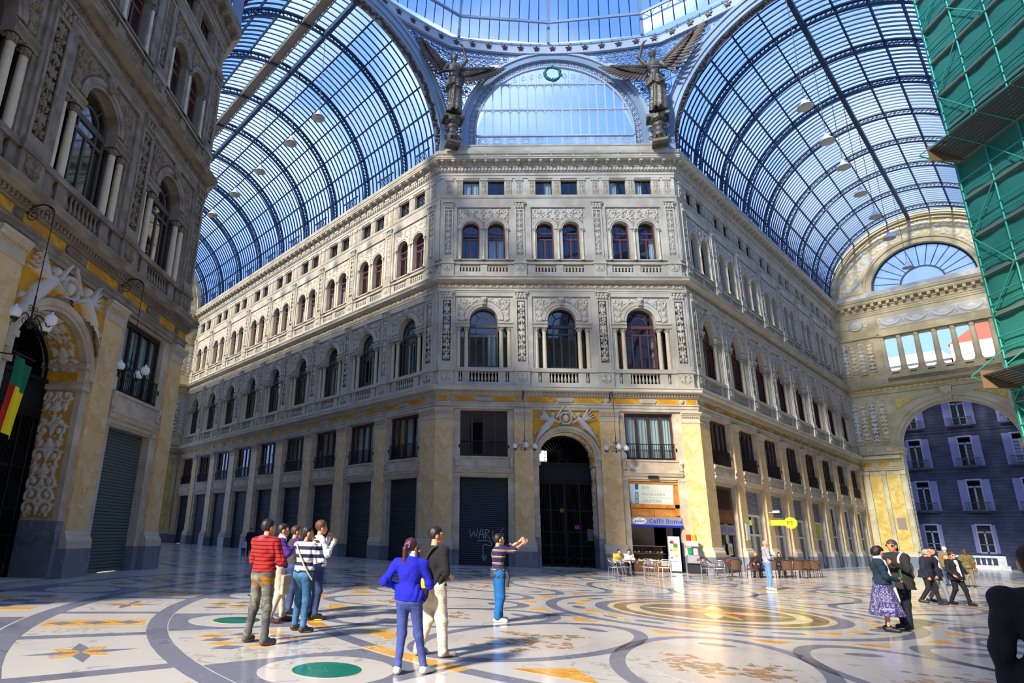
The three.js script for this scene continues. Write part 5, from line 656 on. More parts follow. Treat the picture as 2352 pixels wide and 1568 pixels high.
// ---------------------------------------------------------------- globe lanterns hung from scroll brackets
const LM = { iron: std(0x2a2c30, 0.5, { metalness: 0.5 }), globe: std(0xdfe4e2, 0.25) };
const scrollPts = (x, y, r, a0, turns, z, dir = 1) => { const p = []; const n = Math.ceil(turns * 12); for (let i = 0; i <= n; i++) { const t = i / n, q = r * (1 - 0.8 * t), a = a0 + dir * turns * 2 * Math.PI * t; p.push([x + q * Math.cos(a), y + q * Math.sin(a), z]); } return p; };
function lantern(label, u, wall) { // wall: [x, z, turn]
  const [wx, wz, turn] = wall, c = Math.cos(turn), s = Math.sin(turn), out = 0.95;
  const t = thing('hanging_lantern', label, 'lantern', [wx + u * c + out * s, 6.7, wz - u * s + out * c], turn, 'globe lanterns on the palace fronts');
  const arms = [bar([0, 0.1, 0], [0, 1.0, 0], 0.025)]; for (const k of [-1, 1]) { arms.push(tube([[0, 0.25, 0], [k * 0.2, 0.42, 0], [k * 0.38, 0.3, 0], [k * 0.5, 0.1, 0], [k * 0.58, 0.02, 0], [k * 0.6, 0.12, 0]], 0.02, 5, 18), tube(scrollPts(k * 0.22, 0.2, 0.14, Math.PI / 2, 1.4, 0, k), 0.014, 4, 24), tube(scrollPts(k * 0.12, 0.62, 0.1, -Math.PI / 2, 1.3, 0, -k), 0.012, 4, 20)); arms.push(cyl(0.07, 0.09, 0.1, 0.16, k * 0.6, 0, 10)); } arms.push(tube([[0, 0.25, 0], [0, 0.42, 0.2], [0, 0.3, 0.38], [0, 0.1, 0.5], [0, 0.12, 0.58]], 0.02, 5, 16), new THREE.SphereGeometry(0.07, 8, 6).translate(0, 0.1, 0));
  mesh('scroll_arms', cached('larms', () => M(arms)), LM.iron, t);
  for (const [x, z] of [[-0.6, 0], [0.6, 0], [0, 0.58]]) mesh('globe', cached('lglobe', () => M(new THREE.SphereGeometry(0.16, 18, 14), cyl(0.05, 0.03, 0.15, 0.22, 0, 0, 8))), LM.globe, t, x, 0.3, z);
  mesh('cable', cached('lcable', () => M(cyl(0.014, 0.014, 0.9, 3.55, 0, 0, 5))), LM.iron, t);
  mesh('wall_bracket', cached('lbr', () => M(tube([[0, 3.4, -0.95], [0, 3.75, -0.7], [0, 3.85, -0.35], [0, 3.7, -0.05], [0, 3.52, 0]], 0.024, 5, 20), tube(scrollPts(-0.62, 3.5, 0.2, Math.PI / 2, 1.5, 0, 1).map(([z, y]) => [0, y, z]), 0.016, 4, 26), tube(scrollPts(-0.2, 3.62, 0.14, Math.PI / 2, 1.4, 0, -1).map(([z, y]) => [0, y, z]), 0.014, 4, 22), new THREE.CylinderGeometry(0.1, 0.1, 0.05, 10).rotateX(Math.PI / 2).translate(0, 3.42, -0.93))), LM.iron, t);
}
lantern('globe lantern hanging left of the middle portal', -2.68, [0, -APO, 0]); lantern('globe lantern hanging right of the middle portal', 2.75, [0, -APO, 0]);
lantern('globe lantern hanging at the left picture edge before the shaded palace', -2.35, [-APO, 0, Math.PI / 2]); lantern('globe lantern hanging before the green window of the shaded palace', 2.7, [-APO, 0, Math.PI / 2]);
{ // flag by the left portal
  const t = thing('hanging_flag', 'green yellow and red flag hanging by the shaded portal at the left edge', 'flag', [-APO + 0.95, 4.0, 2.62], Math.PI / 2), W = 0.62, H = 2.0, nx = 14, ny = 20;
  const cloth = (x0, x1, y0, y1) => { const g = new THREE.PlaneGeometry(1, 1, nx, ny), p = g.attributes.position; for (let i = 0; i < p.count; i++) { const u = p.getX(i) + 0.5, v = p.getY(i) + 0.5, x = lerp(x0, x1, u), y = lerp(y0, y1, v); p.setXYZ(i, x * W - 0.12 * (1 - y) * 1, y * H - 0.25 * x, 0.06 * Math.sin(x * 11 + y * 2.5)); } g.computeVertexNormals(); return M(g, g.clone().translate(0, 0, -0.006)); };
  mesh('green_band', cloth(0, 1, 0.62, 1), std(0x0d6b4a, 0.9), t); mesh('yellow_band', cloth(0.45, 1, 0, 0.62), std(0xe2cf10, 0.9), t); mesh('red_band', cloth(0, 0.45, 0, 0.62), std(0xa81c10, 0.9), t); mesh('pole', M(bar([-0.1, 2.0, 0], [0.75, 1.95, 0], 0.02), bar([0.3, 1.98, 0], [0.3, 2.1, -0.95], 0.02)), LM.iron, t);
}

// ---------------------------------------------------------------- scaffold and green net over the right palace
{ const g = thing('scaffold', 'tall scaffold wrapped in green debris net covering the right palace', 'scaffold', [APO - 2, 0, 0], -Math.PI / 2); // local x along +z world, local z towards the hall (-x world)
  const pole = std(0x3fa592, 0.5, { metalness: 0.3 }), plank = std(0x6f6a60, 0.85), canopyM = std(0x4c4c4c, 0.7), wood = std(0x8a6a48, 0.85);
  const net = new THREE.MeshPhysicalMaterial({ color: 0x17a08c, roughness: 0.85, transmission: 0.55, thickness: 0, side: THREE.DoubleSide });
  // local x: world z = x ; corner at world z -9.5
  const xs = []; for (let x = -9.45; x < 9; x += 1.6) xs.push(x); const X0 = xs[0], X1 = xs[xs.length - 1], top = 30.6;
  xs.forEach((x, i) => { for (const z of [0, -1.1]) mesh('standard', cached('sst', () => M(cyl(0.042, 0.042, 0, top, 0, 0, 8))), pole, g, x, 0, z); });
  for (let y = 2; y < top; y += 2) { for (const dy of [0, 0.5, 1.0]) for (const z of [0, -1.1]) mesh('ledger', cached('sle', () => M(bar([X0, 0, 0], [X1, 0, 0], 0.032, 6))), pole, g, 0, y + dy, z + 0.05);
    mesh('deck', cached('sdk', () => M(B(X0, X1, -0.06, 0, -1.1, 0))), plank, g, 0, y, 0); mesh('toe_board', cached('stb', () => M(B(X0, X1, 0, 0.18, -0.02, 0.02))), plank, g, 0, y, -0.02);
    for (const x of [X0, xs[1]]) mesh('transom', cached('str', () => M(bar([0, 0, 0], [0, 0, -1.1], 0.03, 6))), pole, g, x, y + 1, 0); }
  for (let k = 0; k < 14; k++) { const y = 2 * k + 2, i = k % 2; mesh('brace', cached('sbr' + i, () => M(bar([0, i ? 0 : 2, 0], [1.6, i ? 2 : 0, 0], 0.03, 6))), pole, g, xs[k % 4 ? 0 : 1], y, 0.08); mesh('brace', cached('sbs' + i, () => M(bar([0, i ? 0 : 2, 0], [0, i ? 2 : 0, -1.1], 0.03, 6))), pole, g, X0, y, 0); }
  for (let i = 0; i + 1 < xs.length; i++) for (let y = 2; y < top - 0.5; y += 4) { const h = Math.min(4, top - y), gm = cached('snet' + h.toFixed(1), () => { const q = new THREE.PlaneGeometry(1.6, h, 10, 14), p = q.attributes.position; for (let k = 0; k < p.count; k++) p.setZ(k, 0.035 * Math.sin(p.getX(k) * 4) * Math.cos(p.getY(k) * 1.7)); q.computeVertexNormals(); return M(q); }); mesh('net_panel', gm, net, g, xs[i] + 0.8, y + h / 2, -0.14); }
  for (let y = 2; y < top - 0.5; y += 4) { const h = Math.min(4, top - y), m = mesh('net_panel', cached('snd' + h.toFixed(1), () => M(new THREE.PlaneGeometry(1.1, h))), net, g, X0 - 0.1, y + h / 2, -0.55); m.rotation.y = Math.PI / 2; }
  for (const [y0, n] of [[20.0, 9], [8.6, 9]]) { for (let k = 0; k < n; k++) mesh('canopy_board', cached('scb', () => M(B(X0 + 0.5, X1, 0, 0.05, 0, 0.165))), canopyM, g, 0, y0 + 0.055 * k, 0.05 + 0.17 * k); mesh('canopy_end', M(B(X0 + 0.4, X0 + 0.5, y0 - 0.1, y0 + 0.7, 0.05, 1.55)), wood, g); for (const x of xs) mesh('canopy_bracket', cached('scbr', () => M(bar([0, -0.05, 0], [0, 0.5, 1.6], 0.035, 6), bar([0, 1.8, 0], [0, 0.55, 1.6], 0.025, 6))), pole, g, x, y0, 0); }
}
// ---------------------------------------------------------------- cafe and shops
const canvasMat = (w, h, draw, o = {}) => { const c = document.createElement('canvas'); c.width = w; c.height = h; draw(c.getContext('2d'), w, h); const t = new THREE.CanvasTexture(c); t.colorSpace = THREE.SRGBColorSpace; return new THREE.MeshStandardMaterial({ map: t, roughness: 0.5, ...o }); };
function sheet(w, h) { return new THREE.PlaneGeometry(w, h); } // keeps its own uv for print
const SM = { wood: mapped(mottled(0xc07f34, 0xa86a26, 0xcf9248, 6, 1.5), 0.5), woodDark: mapped(mottled(0x7a4a26, 0x643a1c, 0x8c5a34, 6, 1.5), 0.6), white: std(0xe6e6e2, 0.5), steel: std(0xb9bcbf, 0.3, { metalness: 0.8 }), navy: std(0x17245c, 0.7), dark: std(0x1a1b20, 0.8), blueStrip: std(0x1a2a9c, 0.5), grey: std(0x8d8f98, 0.6), glassy: new THREE.MeshPhysicalMaterial({ color: 0xe6eeee, roughness: 0.03, transmission: 1, thickness: 0 }) };
const inWall = (u, y, p) => [u, y, -APO + p]; // a place on the middle front
{ // shop front of the cafe
  const c = 5.1, t = thing('shop_front', 'wooden cafe shop front with tilted bar sign in the middle palace', 'shop front', [c, 0, -APO], 0);
  mesh('frame', M(B(-1.48, 1.48, 4.98, 5.2, -0.35, -0.12), B(1.22, 1.48, 3.2, 5.0, -0.35, -0.12), B(-1.48, -1.4, 3.2, 5.0, -0.35, -0.12), B(-1.48, 1.48, 3.62, 3.84, -0.35, -0.12)), SM.wood, t);
  mesh('panel', M(B(-1.45, -0.03, 3.08, 3.62, -0.34, -0.2)), SM.wood, t); mesh('panel', M(B(0.0, 1.45, 3.08, 3.62, -0.34, -0.2)), SM.wood, t);
  mesh('back_box', M(B(-1.48, 1.48, 3.05, 5.2, -0.5, -0.4)), SM.dark, t);
  const sign = mesh('sign_board', sheet(2.6, 1.18), canvasMat(1024, 464, (x, w, h) => { x.fillStyle = '#dfe9d8'; x.fillRect(0, 0, w, h); x.fillStyle = '#c6e2e6'; x.fillRect(0, 0, 200, h); x.fillStyle = '#1d5a9c'; x.fillRect(130, 0, 78, 120); x.save(); x.translate(168, 455); x.rotate(-Math.PI / 2); x.fillStyle = '#1d5a9c'; x.fillRect(0, -40, 265, 80); x.fillStyle = '#dfe9d8'; x.font = 'bold 84px sans-serif'; x.fillText('ROMA', 6, 30); x.restore(); x.fillStyle = '#8b8f86'; x.font = '92px sans-serif'; x.fillText('BAR', 290, 108); x.fillText('PASTICCERIA', 290, 262); x.fillText('GELATERIA', 290, 416); x.strokeStyle = '#7d8480'; x.lineWidth = 4; for (const y of [150, 308]) { x.beginPath(); x.moveTo(290, y); x.lineTo(w, y); x.stroke(); } }), t, -0.1, 4.42, -0.2); sign.rotation.x = 0.16;
  mesh('awning_sign', M(B(-1.47, 1.5, 2.62, 3.08, -0.34, 0.05)), SM.grey, t); mesh('blue_strip', M(B(-1.47, 1.5, 2.5, 2.63, -0.3, 0.12)), SM.blueStrip, t);
  mesh('sign_lettering', sheet(2.9, 0.44), canvasMat(1024, 156, (x, w, h) => { x.fillStyle = '#8d8f98'; x.fillRect(0, 0, w, h); x.fillStyle = '#f2f2f0'; x.beginPath(); x.ellipse(155, 78, 142, 70, 0, 0, 7); x.fill(); x.fillStyle = '#17181c'; x.font = 'italic bold 72px sans-serif'; x.fillText('kenon', 44, 110); x.font = 'italic bold 26px sans-serif'; x.fillText('caffè', 130, 48); x.fillStyle = '#2a2ac0'; x.font = 'bold 118px serif'; x.fillText('Caffè Roma', 350, 120); }), t, 0.01, 2.85, 0.056);
  mesh('interior', M(B(-1.48, 1.48, 0.02, 2.9, -2.4, -2.3), B(-1.5, -1.48, 0.02, 2.9, -2.4, -0.35), B(1.48, 1.5, 0.02, 2.9, -2.4, -0.35), B(-1.48, 1.48, 2.85, 2.9, -2.4, -0.3)), SM.navy, t);
  mesh('menu_board', sheet(0.62, 0.5), canvasMat(256, 200, (x, w, h) => { x.fillStyle = '#c9c39a'; x.fillRect(0, 0, w, h); x.fillStyle = '#5a553c'; for (let i = 0; i < 7; i++) x.fillRect(20, 20 + i * 25, 120 + 30 * (i % 3), 7); x.fillRect(180, 10, 10, 180); }), t, 0.15, 2.15, -2.28);
  mesh('wall_panel', M(B(0.55, 1.48, 0.02, 2.85, -2.29, -2.2)), SM.grey, t); mesh('ceiling_unit', M(B(-0.3, 0.3, 5.34, 5.52, -0.05, 0.12)), SM.dark, t);
}
{ const t = thing('display_counter', 'glass pastry display counter at the cafe door', 'counter', [4.55, 0, -APO + 0.05], 0);
  mesh('base', M(B(-0.92, 0.92, 0.02, 0.55, -0.5, 0.1)), SM.woodDark, t); mesh('shelf', M(B(-0.92, 0.92, 0.55, 0.6, -0.5, 0.12)), SM.steel, t); mesh('shelf', M(B(-0.92, 0.92, 0.98, 1.02, -0.5, 0.06)), SM.steel, t); mesh('top', M(B(-0.94, 0.94, 1.4, 1.44, -0.55, 0.02)), SM.steel, t); mesh('front_glass', M(B(-0.92, 0.92, 0.62, 1.4, 0.1, 0.108)), SM.glassy, t); mesh('lamp_strip', M(B(-0.7, 0.5, 0.6, 0.64, 0.05, 0.1)), std(0xffd890, 0.5, { emissive: 0xffc860, emissiveIntensity: 0.8 }), t); mesh('back', M(B(-0.92, 0.92, 0.55, 1.4, -0.52, -0.48)), SM.woodDark, t);
  seed = 5; for (let r = 0; r < 2; r++) for (let i = 0; i < 8; i++) { const k = single('pastry', cached('pas' + (i % 3), () => M(new THREE.SphereGeometry(1, 10, 7).scale(0.09, 0.045, 0.09), new THREE.SphereGeometry(1, 8, 6).scale(0.06, 0.035, 0.06).translate(0.02, 0.03 + 0.01 * (i % 3), 0))), [std(0xd09a48, 0.7), std(0xe2c890, 0.7), std(0x7a4626, 0.7)][i % 3], ['round golden', 'pale cream', 'dark chocolate'][i % 3] + ' pastry on the ' + (r ? 'upper' : 'lower') + ' counter shelf, ' + ['leftmost', 'second from the left', 'third from the left', 'left of the middle', 'right of the middle', 'third from the right', 'second from the right', 'rightmost'][i], 'pastry', 'pastries in the display'); k.position.set(4.55 - 0.78 + i * 0.22, r ? 1.07 : 0.65, -APO - 0.13); }
}
{ const t = thing('drinks_fridge', 'white drinks cabinet with colourful adverts beside the cafe door', 'fridge', [5.95, 0, -APO + 0.12], -0.25);
  mesh('body', M(B(-0.3, 0.3, 0.08, 2.0, -0.3, 0.3)), SM.white, t); mesh('foot', M(B(-0.32, 0.32, 0, 0.08, -0.32, 0.32)), SM.dark, t); mesh('advert', sheet(0.5, 1.5), canvasMat(128, 384, (x, w, h) => { x.fillStyle = '#e8e6e0'; x.fillRect(0, 0, w, h); x.fillStyle = '#a03848'; x.fillRect(10, 20, 50, 50); x.fillStyle = '#4a7a30'; x.fillRect(50, 60, 60, 60); x.fillStyle = '#bcd020'; x.fillRect(40, 120, 60, 50); x.fillStyle = '#e0a040'; x.fillRect(60, 220, 40, 36); x.fillStyle = '#20242c'; for (const y of [40, 150, 260]) x.fillRect(0, y, 34, 16); }), t, 0, 1.1, 0.305); }
{ const t = thing('slush_machine', 'double slush dispenser with red orange and green drinks on a stand', 'drinks machine', [6.75, 0, -APO + 0.75], -0.2);
  mesh('stand', M(B(-0.3, 0.3, 0.0, 0.55, -0.25, 0.25)), SM.dark, t); mesh('tray', M(B(-0.36, 0.36, 0.55, 0.6, -0.3, 0.34)), SM.steel, t); mesh('lower_body', M(B(-0.3, 0.3, 0.6, 1.0, -0.25, 0.2)), SM.grey, t); mesh('lower_body', M(B(-0.3, 0.3, 1.0, 1.4, -0.25, -0.15)), SM.white, t); const tank = M(cyl(0.13, 0.13, 0, 0.34, 0, 0, 14)); mesh('green_tank', tank, std(0x128a52, 0.3), t, -0.14, 1.02, 0.05); mesh('white_tank', tank, std(0xdfe2dc, 0.3), t, 0.16, 1.02, 0.05); mesh('shelf', M(B(-0.34, 0.34, 1.45, 1.5, -0.26, 0.22)), SM.steel, t); mesh('upper_body', M(B(-0.3, 0.3, 1.5, 1.75, -0.25, 0.15)), SM.white, t); mesh('red_tank', tank, std(0xb02a20, 0.3), t, -0.15, 1.78, 0); mesh('orange_tank', tank, std(0xe09028, 0.3), t, 0.15, 1.78, 0); }
// shop fronts on the right flank; local frame of the flank
const RF = (d, p = 0) => [OCT / 2 + S2 * d + S2 * p, 0, -APO - S2 * d + S2 * p];
const flankC = (i) => 0.79 + (i + 0.5) * BAY;
const slatGeo = M(mould((() => { const p = []; for (let i = 0; i < 16; i++) { const y = 3.62 + i * 0.1; p.push([-0.36, y], [-0.31, y + 0.02], [-0.31, y + 0.05], [-0.36, y + 0.09]); } p.push([-0.36, 5.22], [-0.42, 5.22], [-0.42, 3.62]); return p; })(), -1.48, 1.48));
for (let i = 0; i < 8; i++) {
  const t = thing('shop_front', ['brown timber shop front with dark louvre next to the cafe corner', 'teal glass post office door behind the bald man', 'violet glass shop front under the yellow projecting sign', 'green glass shop door third from the octagon on the right flank', 'shop door with yellow transom panel on the right flank', 'sunlit shop window sixth from the octagon on the right flank', 'sunlit shop window next to last on the right flank', 'sunlit shop window at the far end of the right flank'][i], 'shop front', RF(flankC(i)), Math.PI / 4);
  const interior = [SM.navy, std(0x3f8f88, 0.6), std(0x6a66b0, 0.6), std(0x2c6a66, 0.6), std(0x2c6a66, 0.6), std(0xcfcfc2, 0.7), std(0xcfcfc2, 0.7), std(0xcfcfc2, 0.7)][i];
  mesh('back_panel', M(B(-1.48, 1.48, 0.02, 3.7, -0.75, -0.7)), interior, t);
  if (i === 0) { mesh('timber_frame', M(B(-1.48, 1.48, 2.9, 5.2, -0.4, -0.25)), SM.woodDark, t); mesh('louvre', M(B(-1.0, 0.95, 3.75, 5.0, -0.26, -0.2), ...Array.from({ length: 14 }, (_, k) => B(-1.0, 0.95, 3.8 + k * 0.085, 3.84 + k * 0.085, -0.2, -0.16))), std(0x3a201c, 0.7), t); mesh('sign_board', sheet(2.6, 0.55), canvasMat(512, 108, (x, w, h) => { x.fillStyle = '#8d8f98'; x.fillRect(0, 0, w, h); x.fillStyle = '#4444b0'; x.font = 'bold 84px serif'; x.fillText('Caffè Roma', 40, 84); }), t, 0, 2.55, -0.22); mesh('lower_frame', M(B(-1.48, -1.3, 0.02, 2.9, -0.4, -0.25), B(1.3, 1.48, 0.02, 2.9, -0.4, -0.25), B(-1.48, 1.48, 2.2, 2.3, -0.4, -0.25), B(-1.48, 1.48, 0.02, 0.9, -0.4, -0.28)), SM.grey, t); mesh('poster', sheet(0.5, 0.7), canvasMat(128, 180, (x, w, h) => { x.fillStyle = '#243a6c'; x.fillRect(0, 0, w, h); x.fillStyle = '#c8a468'; x.fillRect(20, 30, 88, 120); }), t, -0.5, 1.35, -0.3); mesh('poster', sheet(0.5, 0.7), canvasMat(128, 180, (x, w, h) => { x.fillStyle = '#d8d4c8'; x.fillRect(0, 0, w, h); x.fillStyle = '#b08a40'; x.fillRect(24, 50, 80, 110); }), t, 0.6, 1.35, -0.3); }
  else if (i < 5) { mesh('roller_grille', slatGeo, SM.grey, t); mesh('door_frame', M(B(-1.48, 1.48, 3.52, 3.66, -0.45, -0.3), B(-1.48, -1.38, 0.02, 3.55, -0.45, -0.32), B(1.38, 1.48, 0.02, 3.55, -0.45, -0.32), B(-0.05, 0.05, 0.02, 2.3, -0.45, -0.32), B(-1.4, 1.4, 2.25, 2.37, -0.45, -0.32)), SM.white, t); if (i === 4) mesh('transom_panel', M(B(-1.38, 1.38, 2.4, 3.5, -0.46, -0.42)), std(0xd8d414, 0.6), t); }
  else { mesh('door_frame', M(B(-1.48, 1.48, 5.0, 5.2, -0.4, -0.3), B(-1.48, -1.36, 0.02, 5.0, -0.4, -0.3), B(1.36, 1.48, 0.02, 5.0, -0.4, -0.3), B(-0.06, 0.06, 0.02, 5.0, -0.4, -0.32), B(-1.4, 1.4, 2.5, 2.6, -0.4, -0.32)), SM.white, t); mesh('upper_panel', M(B(-1.4, 1.4, 3.6, 5.1, -0.6, -0.56)), SM.white, t); }
  mesh('pane', M(B(-1.4, 1.4, 0.05, 3.55, -0.44, -0.43)), SM.glassy, t);
}
{ const p = RF(10.35, 0.12), t = thing('projecting_sign', 'yellow projecting sign with a round PT end on the right flank', 'sign', [p[0], 3.2, p[2]], Math.PI / 4), y = std(0xd9e010, 0.5, { emissive: 0xd9e010, emissiveIntensity: 0.35 });
  mesh('bar', M(B(-0.07, 0.07, -0.18, 0.18, 0, 1.0)), y, t); mesh('disc', M(cyl(0.38, 0.38, -0.08, 0.08, 0, 0, 24).rotateZ(Math.PI / 2).translate(0, 0, 1.2)), y, t); const tx = canvasMat(128, 128, (x) => { x.fillStyle = '#dfe510'; x.fillRect(0, 0, 128, 128); x.fillStyle = '#4a5a18'; x.font = 'bold 66px sans-serif'; x.fillText('PT', 22, 88); }); const m = mesh('lettering', new THREE.CircleGeometry(0.36, 24), tx, t, -0.085, 0, 1.2); m.rotation.y = -Math.PI / 2; }
{ const p = RF(9.9, 0.5), t = thing('security_camera', 'white security camera above the yellow sign on the right flank', 'camera', [p[0], 3.85, p[2]], 0.2); mesh('housing', M(B(-0.08, 0.08, 0.0, 0.16, -0.05, 0.42)), SM.white, t); mesh('arm', M(bar([0, 0.05, 0], [-0.22, 0.05, -0.25], 0.025)), SM.white, t); }
{ const p = RF(5.5, 0.16); const t = thing('menu_case', 'pale glazed menu case on the first pilaster right of the cafe corner', 'menu case', [p[0], 1.9, p[2]], Math.PI / 4); mesh('case', M(B(-0.3, 0.3, 0, 1.1, 0, 0.06)), SM.grey, t); mesh('sheet', M(B(-0.25, 0.25, 0.05, 1.05, 0.06, 0.065)), SM.white, t); }
// ---------------------------------------------------------------- figures: fields of tapered bones meshed by surface nets
function netGeo(fn, lo, hi, cell) {
  const n = [0, 1, 2].map((k) => Math.max(2, Math.ceil((hi[k] - lo[k]) / cell) + 1)), [nx, ny, nz] = n, v = new Float32Array(nx * ny * nz), p = [0, 0, 0];
  for (let k = 0, q = 0; k < nz; k++) for (let j = 0; j < ny; j++) for (let i = 0; i < nx; i++, q++) { p[0] = lo[0] + i * cell; p[1] = lo[1] + j * cell; p[2] = lo[2] + k * cell; v[q] = fn(p[0], p[1], p[2]); }
  const id = new Int32Array(nx * ny * nz).fill(-1), pos = [], ix = [], st = [1, nx, nx * ny];
  for (let k = 0; k < nz - 1; k++) for (let j = 0; j < ny - 1; j++) for (let i = 0; i < nx - 1; i++) {
    const b = i + j * nx + k * nx * ny; let c = 0, x = 0, y = 0, z = 0;
    const E = (o0, o1, ax, ay, az, d) => { const a = v[b + o0], e = v[b + o1]; if ((a < 0) !== (e < 0)) { const t = a / (a - e); x += ax + (d === 0 ? t : 0); y += ay + (d === 1 ? t : 0); z += az + (d === 2 ? t : 0); c++; } };
    for (let u = 0; u < 2; u++) for (let w = 0; w < 2; w++) { E(u * st[1] + w * st[2], 1 + u * st[1] + w * st[2], 0, u, w, 0); E(u + w * st[2], u + st[1] + w * st[2], u, 0, w, 1); E(u + w * st[1], u + w * st[1] + st[2], u, w, 0, 2); }
    if (c) { id[b] = pos.length / 3; pos.push(lo[0] + (i + x / c) * cell, lo[1] + (j + y / c) * cell, lo[2] + (k + z / c) * cell); }
  }
  for (let k = 1; k < nz - 1; k++) for (let j = 1; j < ny - 1; j++) for (let i = 1; i < nx - 1; i++) {
    const b = i + j * nx + k * nx * ny, a = v[b] < 0;
    for (let d = 0; d < 3; d++) { if (a === (v[b + st[d]] < 0)) continue; const s1 = st[(d + 1) % 3], s2 = st[(d + 2) % 3], q = [id[b - s1 - s2], id[b - s2], id[b], id[b - s1]]; if (q.some((t) => t < 0)) continue; a ? ix.push(q[0], q[1], q[2], q[0], q[2], q[3]) : ix.push(q[0], q[2], q[1], q[0], q[3], q[2]); }
  }
  const g = new THREE.BufferGeometry(); g.setAttribute('position', new THREE.Float32BufferAttribute(pos, 3)); g.setIndex(ix); g.computeVertexNormals();
  const uv = new Float32Array(pos.length / 3 * 2); for (let i = 0; i < uv.length / 2; i++) { uv[2 * i] = pos[3 * i] + 0.7 * pos[3 * i + 2]; uv[2 * i + 1] = pos[3 * i + 1]; } g.setAttribute('uv', new THREE.BufferAttribute(uv, 2)); return bare(g);
}
const cone = (a, b, ra, rb) => { const bx = b[0] - a[0], by = b[1] - a[1], bz = b[2] - a[2], l2 = bx * bx + by * by + bz * bz || 1e-9; return (x, y, z) => { const px = x - a[0], py = y - a[1], pz = z - a[2]; let t = (px * bx + py * by + pz * bz) / l2; t = t < 0 ? 0 : t > 1 ? 1 : t; const dx = px - bx * t, dy = py - by * t, dz = pz - bz * t; return Math.sqrt(dx * dx + dy * dy + dz * dz) - (ra + (rb - ra) * t); }; };
const ell = (c, r) => { const m = Math.min(...r); return (x, y, z) => { const u = (x - c[0]) / r[0], v = (y - c[1]) / r[1], w = (z - c[2]) / r[2], k = Math.sqrt(u * u + v * v + w * w); return (k - 1) * m * (k > 1 ? 1 : 1); }; };
const smin = (k, fs) => (x, y, z) => { let d = fs[0](x, y, z); for (let i = 1; i < fs.length; i++) { const e = fs[i](x, y, z), h = Math.max(0, k - Math.abs(d - e)) / k; d = Math.min(d, e) - h * h * k * 0.25; } return d; };
// trunk: ellipses threaded on the line from pelvis to neck
function trunk(a, b, ws, extra = 0) { // ws: [[t, halfWidth, halfDepth], ...]
  const by = b[1] - a[1]; return (x, y, z) => { const t = (y - a[1]) / by, cx = lerp(a[0], b[0], t), cz = lerp(a[2], b[2], t); let i = 0; while (i < ws.length - 2 && t > ws[i + 1][0]) i++; const [t0, w0, d0] = ws[i], [t1, w1, d1] = ws[i + 1], q = sm(t0, t1, t), w = lerp(w0, w1, q) + extra, d = lerp(d0, d1, q) + extra, k = Math.sqrt(((x - cx) / w) ** 2 + ((z - cz) / d) ** 2); const r = (k - 1) * Math.min(w, d), o = Math.max((ws[0][0] - t) * by, (t - ws[ws.length - 1][0]) * by); return Math.max(r, o - extra); }; }
const add3 = (a, b, s = 1) => [a[0] + b[0] * s, a[1] + b[1] * s, a[2] + b[2] * s], sub3 = (a, b) => [a[0] - b[0], a[1] - b[1], a[2] - b[2]], len3 = (a) => Math.hypot(...a), nrm3 = (a) => { const l = len3(a) || 1; return a.map((v) => v / l); }, crs3 = (a, b) => [a[1] * b[2] - a[2] * b[1], a[2] * b[0] - a[0] * b[2], a[0] * b[1] - a[1] * b[0]], mid3 = (a, b, t = 0.5) => a.map((v, i) => lerp(v, b[i], t));
function handGeo(elbow, wrist, palmN, side, curl = 0.5, dir) { // palm and five fingers continuing the forearm
  const d = nrm3(dir || sub3(wrist, elbow)), n = nrm3(sub3(palmN, d.map((v) => v * (palmN[0] * d[0] + palmN[1] * d[1] + palmN[2] * d[2])))), s = crs3(d, n).map((v) => v * side), F = [], Pt = (a, b, c) => [0, 1, 2].map((k) => wrist[k] + d[k] * a + s[k] * b + n[k] * c);
  F.push(cone(Pt(-0.03, 0, 0), Pt(0.02, 0, 0), 0.026, 0.026), cone(Pt(0.035, 0.022, 0), Pt(0.085, 0.026, 0), 0.017, 0.015), cone(Pt(0.035, -0.02, 0), Pt(0.08, -0.026, 0), 0.017, 0.014), cone(Pt(0.03, 0, 0), Pt(0.085, 0, 0), 0.018, 0.015));
  const L = [0.068, 0.076, 0.07, 0.056]; for (let i = 0; i < 4; i++) { const b0 = 0.03 - i * 0.0195, c1 = curl * 0.9, c2 = curl * 1.9, p0 = Pt(0.085, b0, 0), p1 = Pt(0.085 + L[i] * 0.5 * Math.cos(c1), b0 * 1.05, L[i] * 0.5 * Math.sin(c1)), p2 = [0, 1, 2].map((k) => p1[k] + d[k] * L[i] * 0.5 * Math.cos(c2) + n[k] * L[i] * 0.5 * Math.sin(c2)); F.push(cone(p0, p1, 0.0095, 0.009), cone(p1, p2, 0.009, 0.0075)); }
  const t1 = Pt(0.03, 0.038, 0.008), t2 = Pt(0.062, 0.058, 0.016 + 0.012 * curl), t3 = Pt(0.092, 0.06, 0.022 + 0.03 * curl); F.push(cone(t1, t2, 0.012, 0.0105), cone(t2, t3, 0.0105, 0.0085));
  const fn = smin(0.008, F), lo = [0, 1, 2].map((k) => wrist[k] - 0.2), hi = [0, 1, 2].map((k) => wrist[k] + 0.2), c = Pt(0.06, 0, 0.02); return netGeo(fn, c.map((v) => v - 0.135), c.map((v) => v + 0.135), 0.0065);
}
const skin = std(0xc98f6c, 0.6), skinDark = std(0x8d5f45, 0.6), hairBlack = std(0x15110f, 0.55), hairBrown = std(0x3a2117, 0.55), hairGrey = std(0x8d8780, 0.6), hairWhite = std(0xc9c6c0, 0.6), eyeM = std(0x1a1512, 0.3);
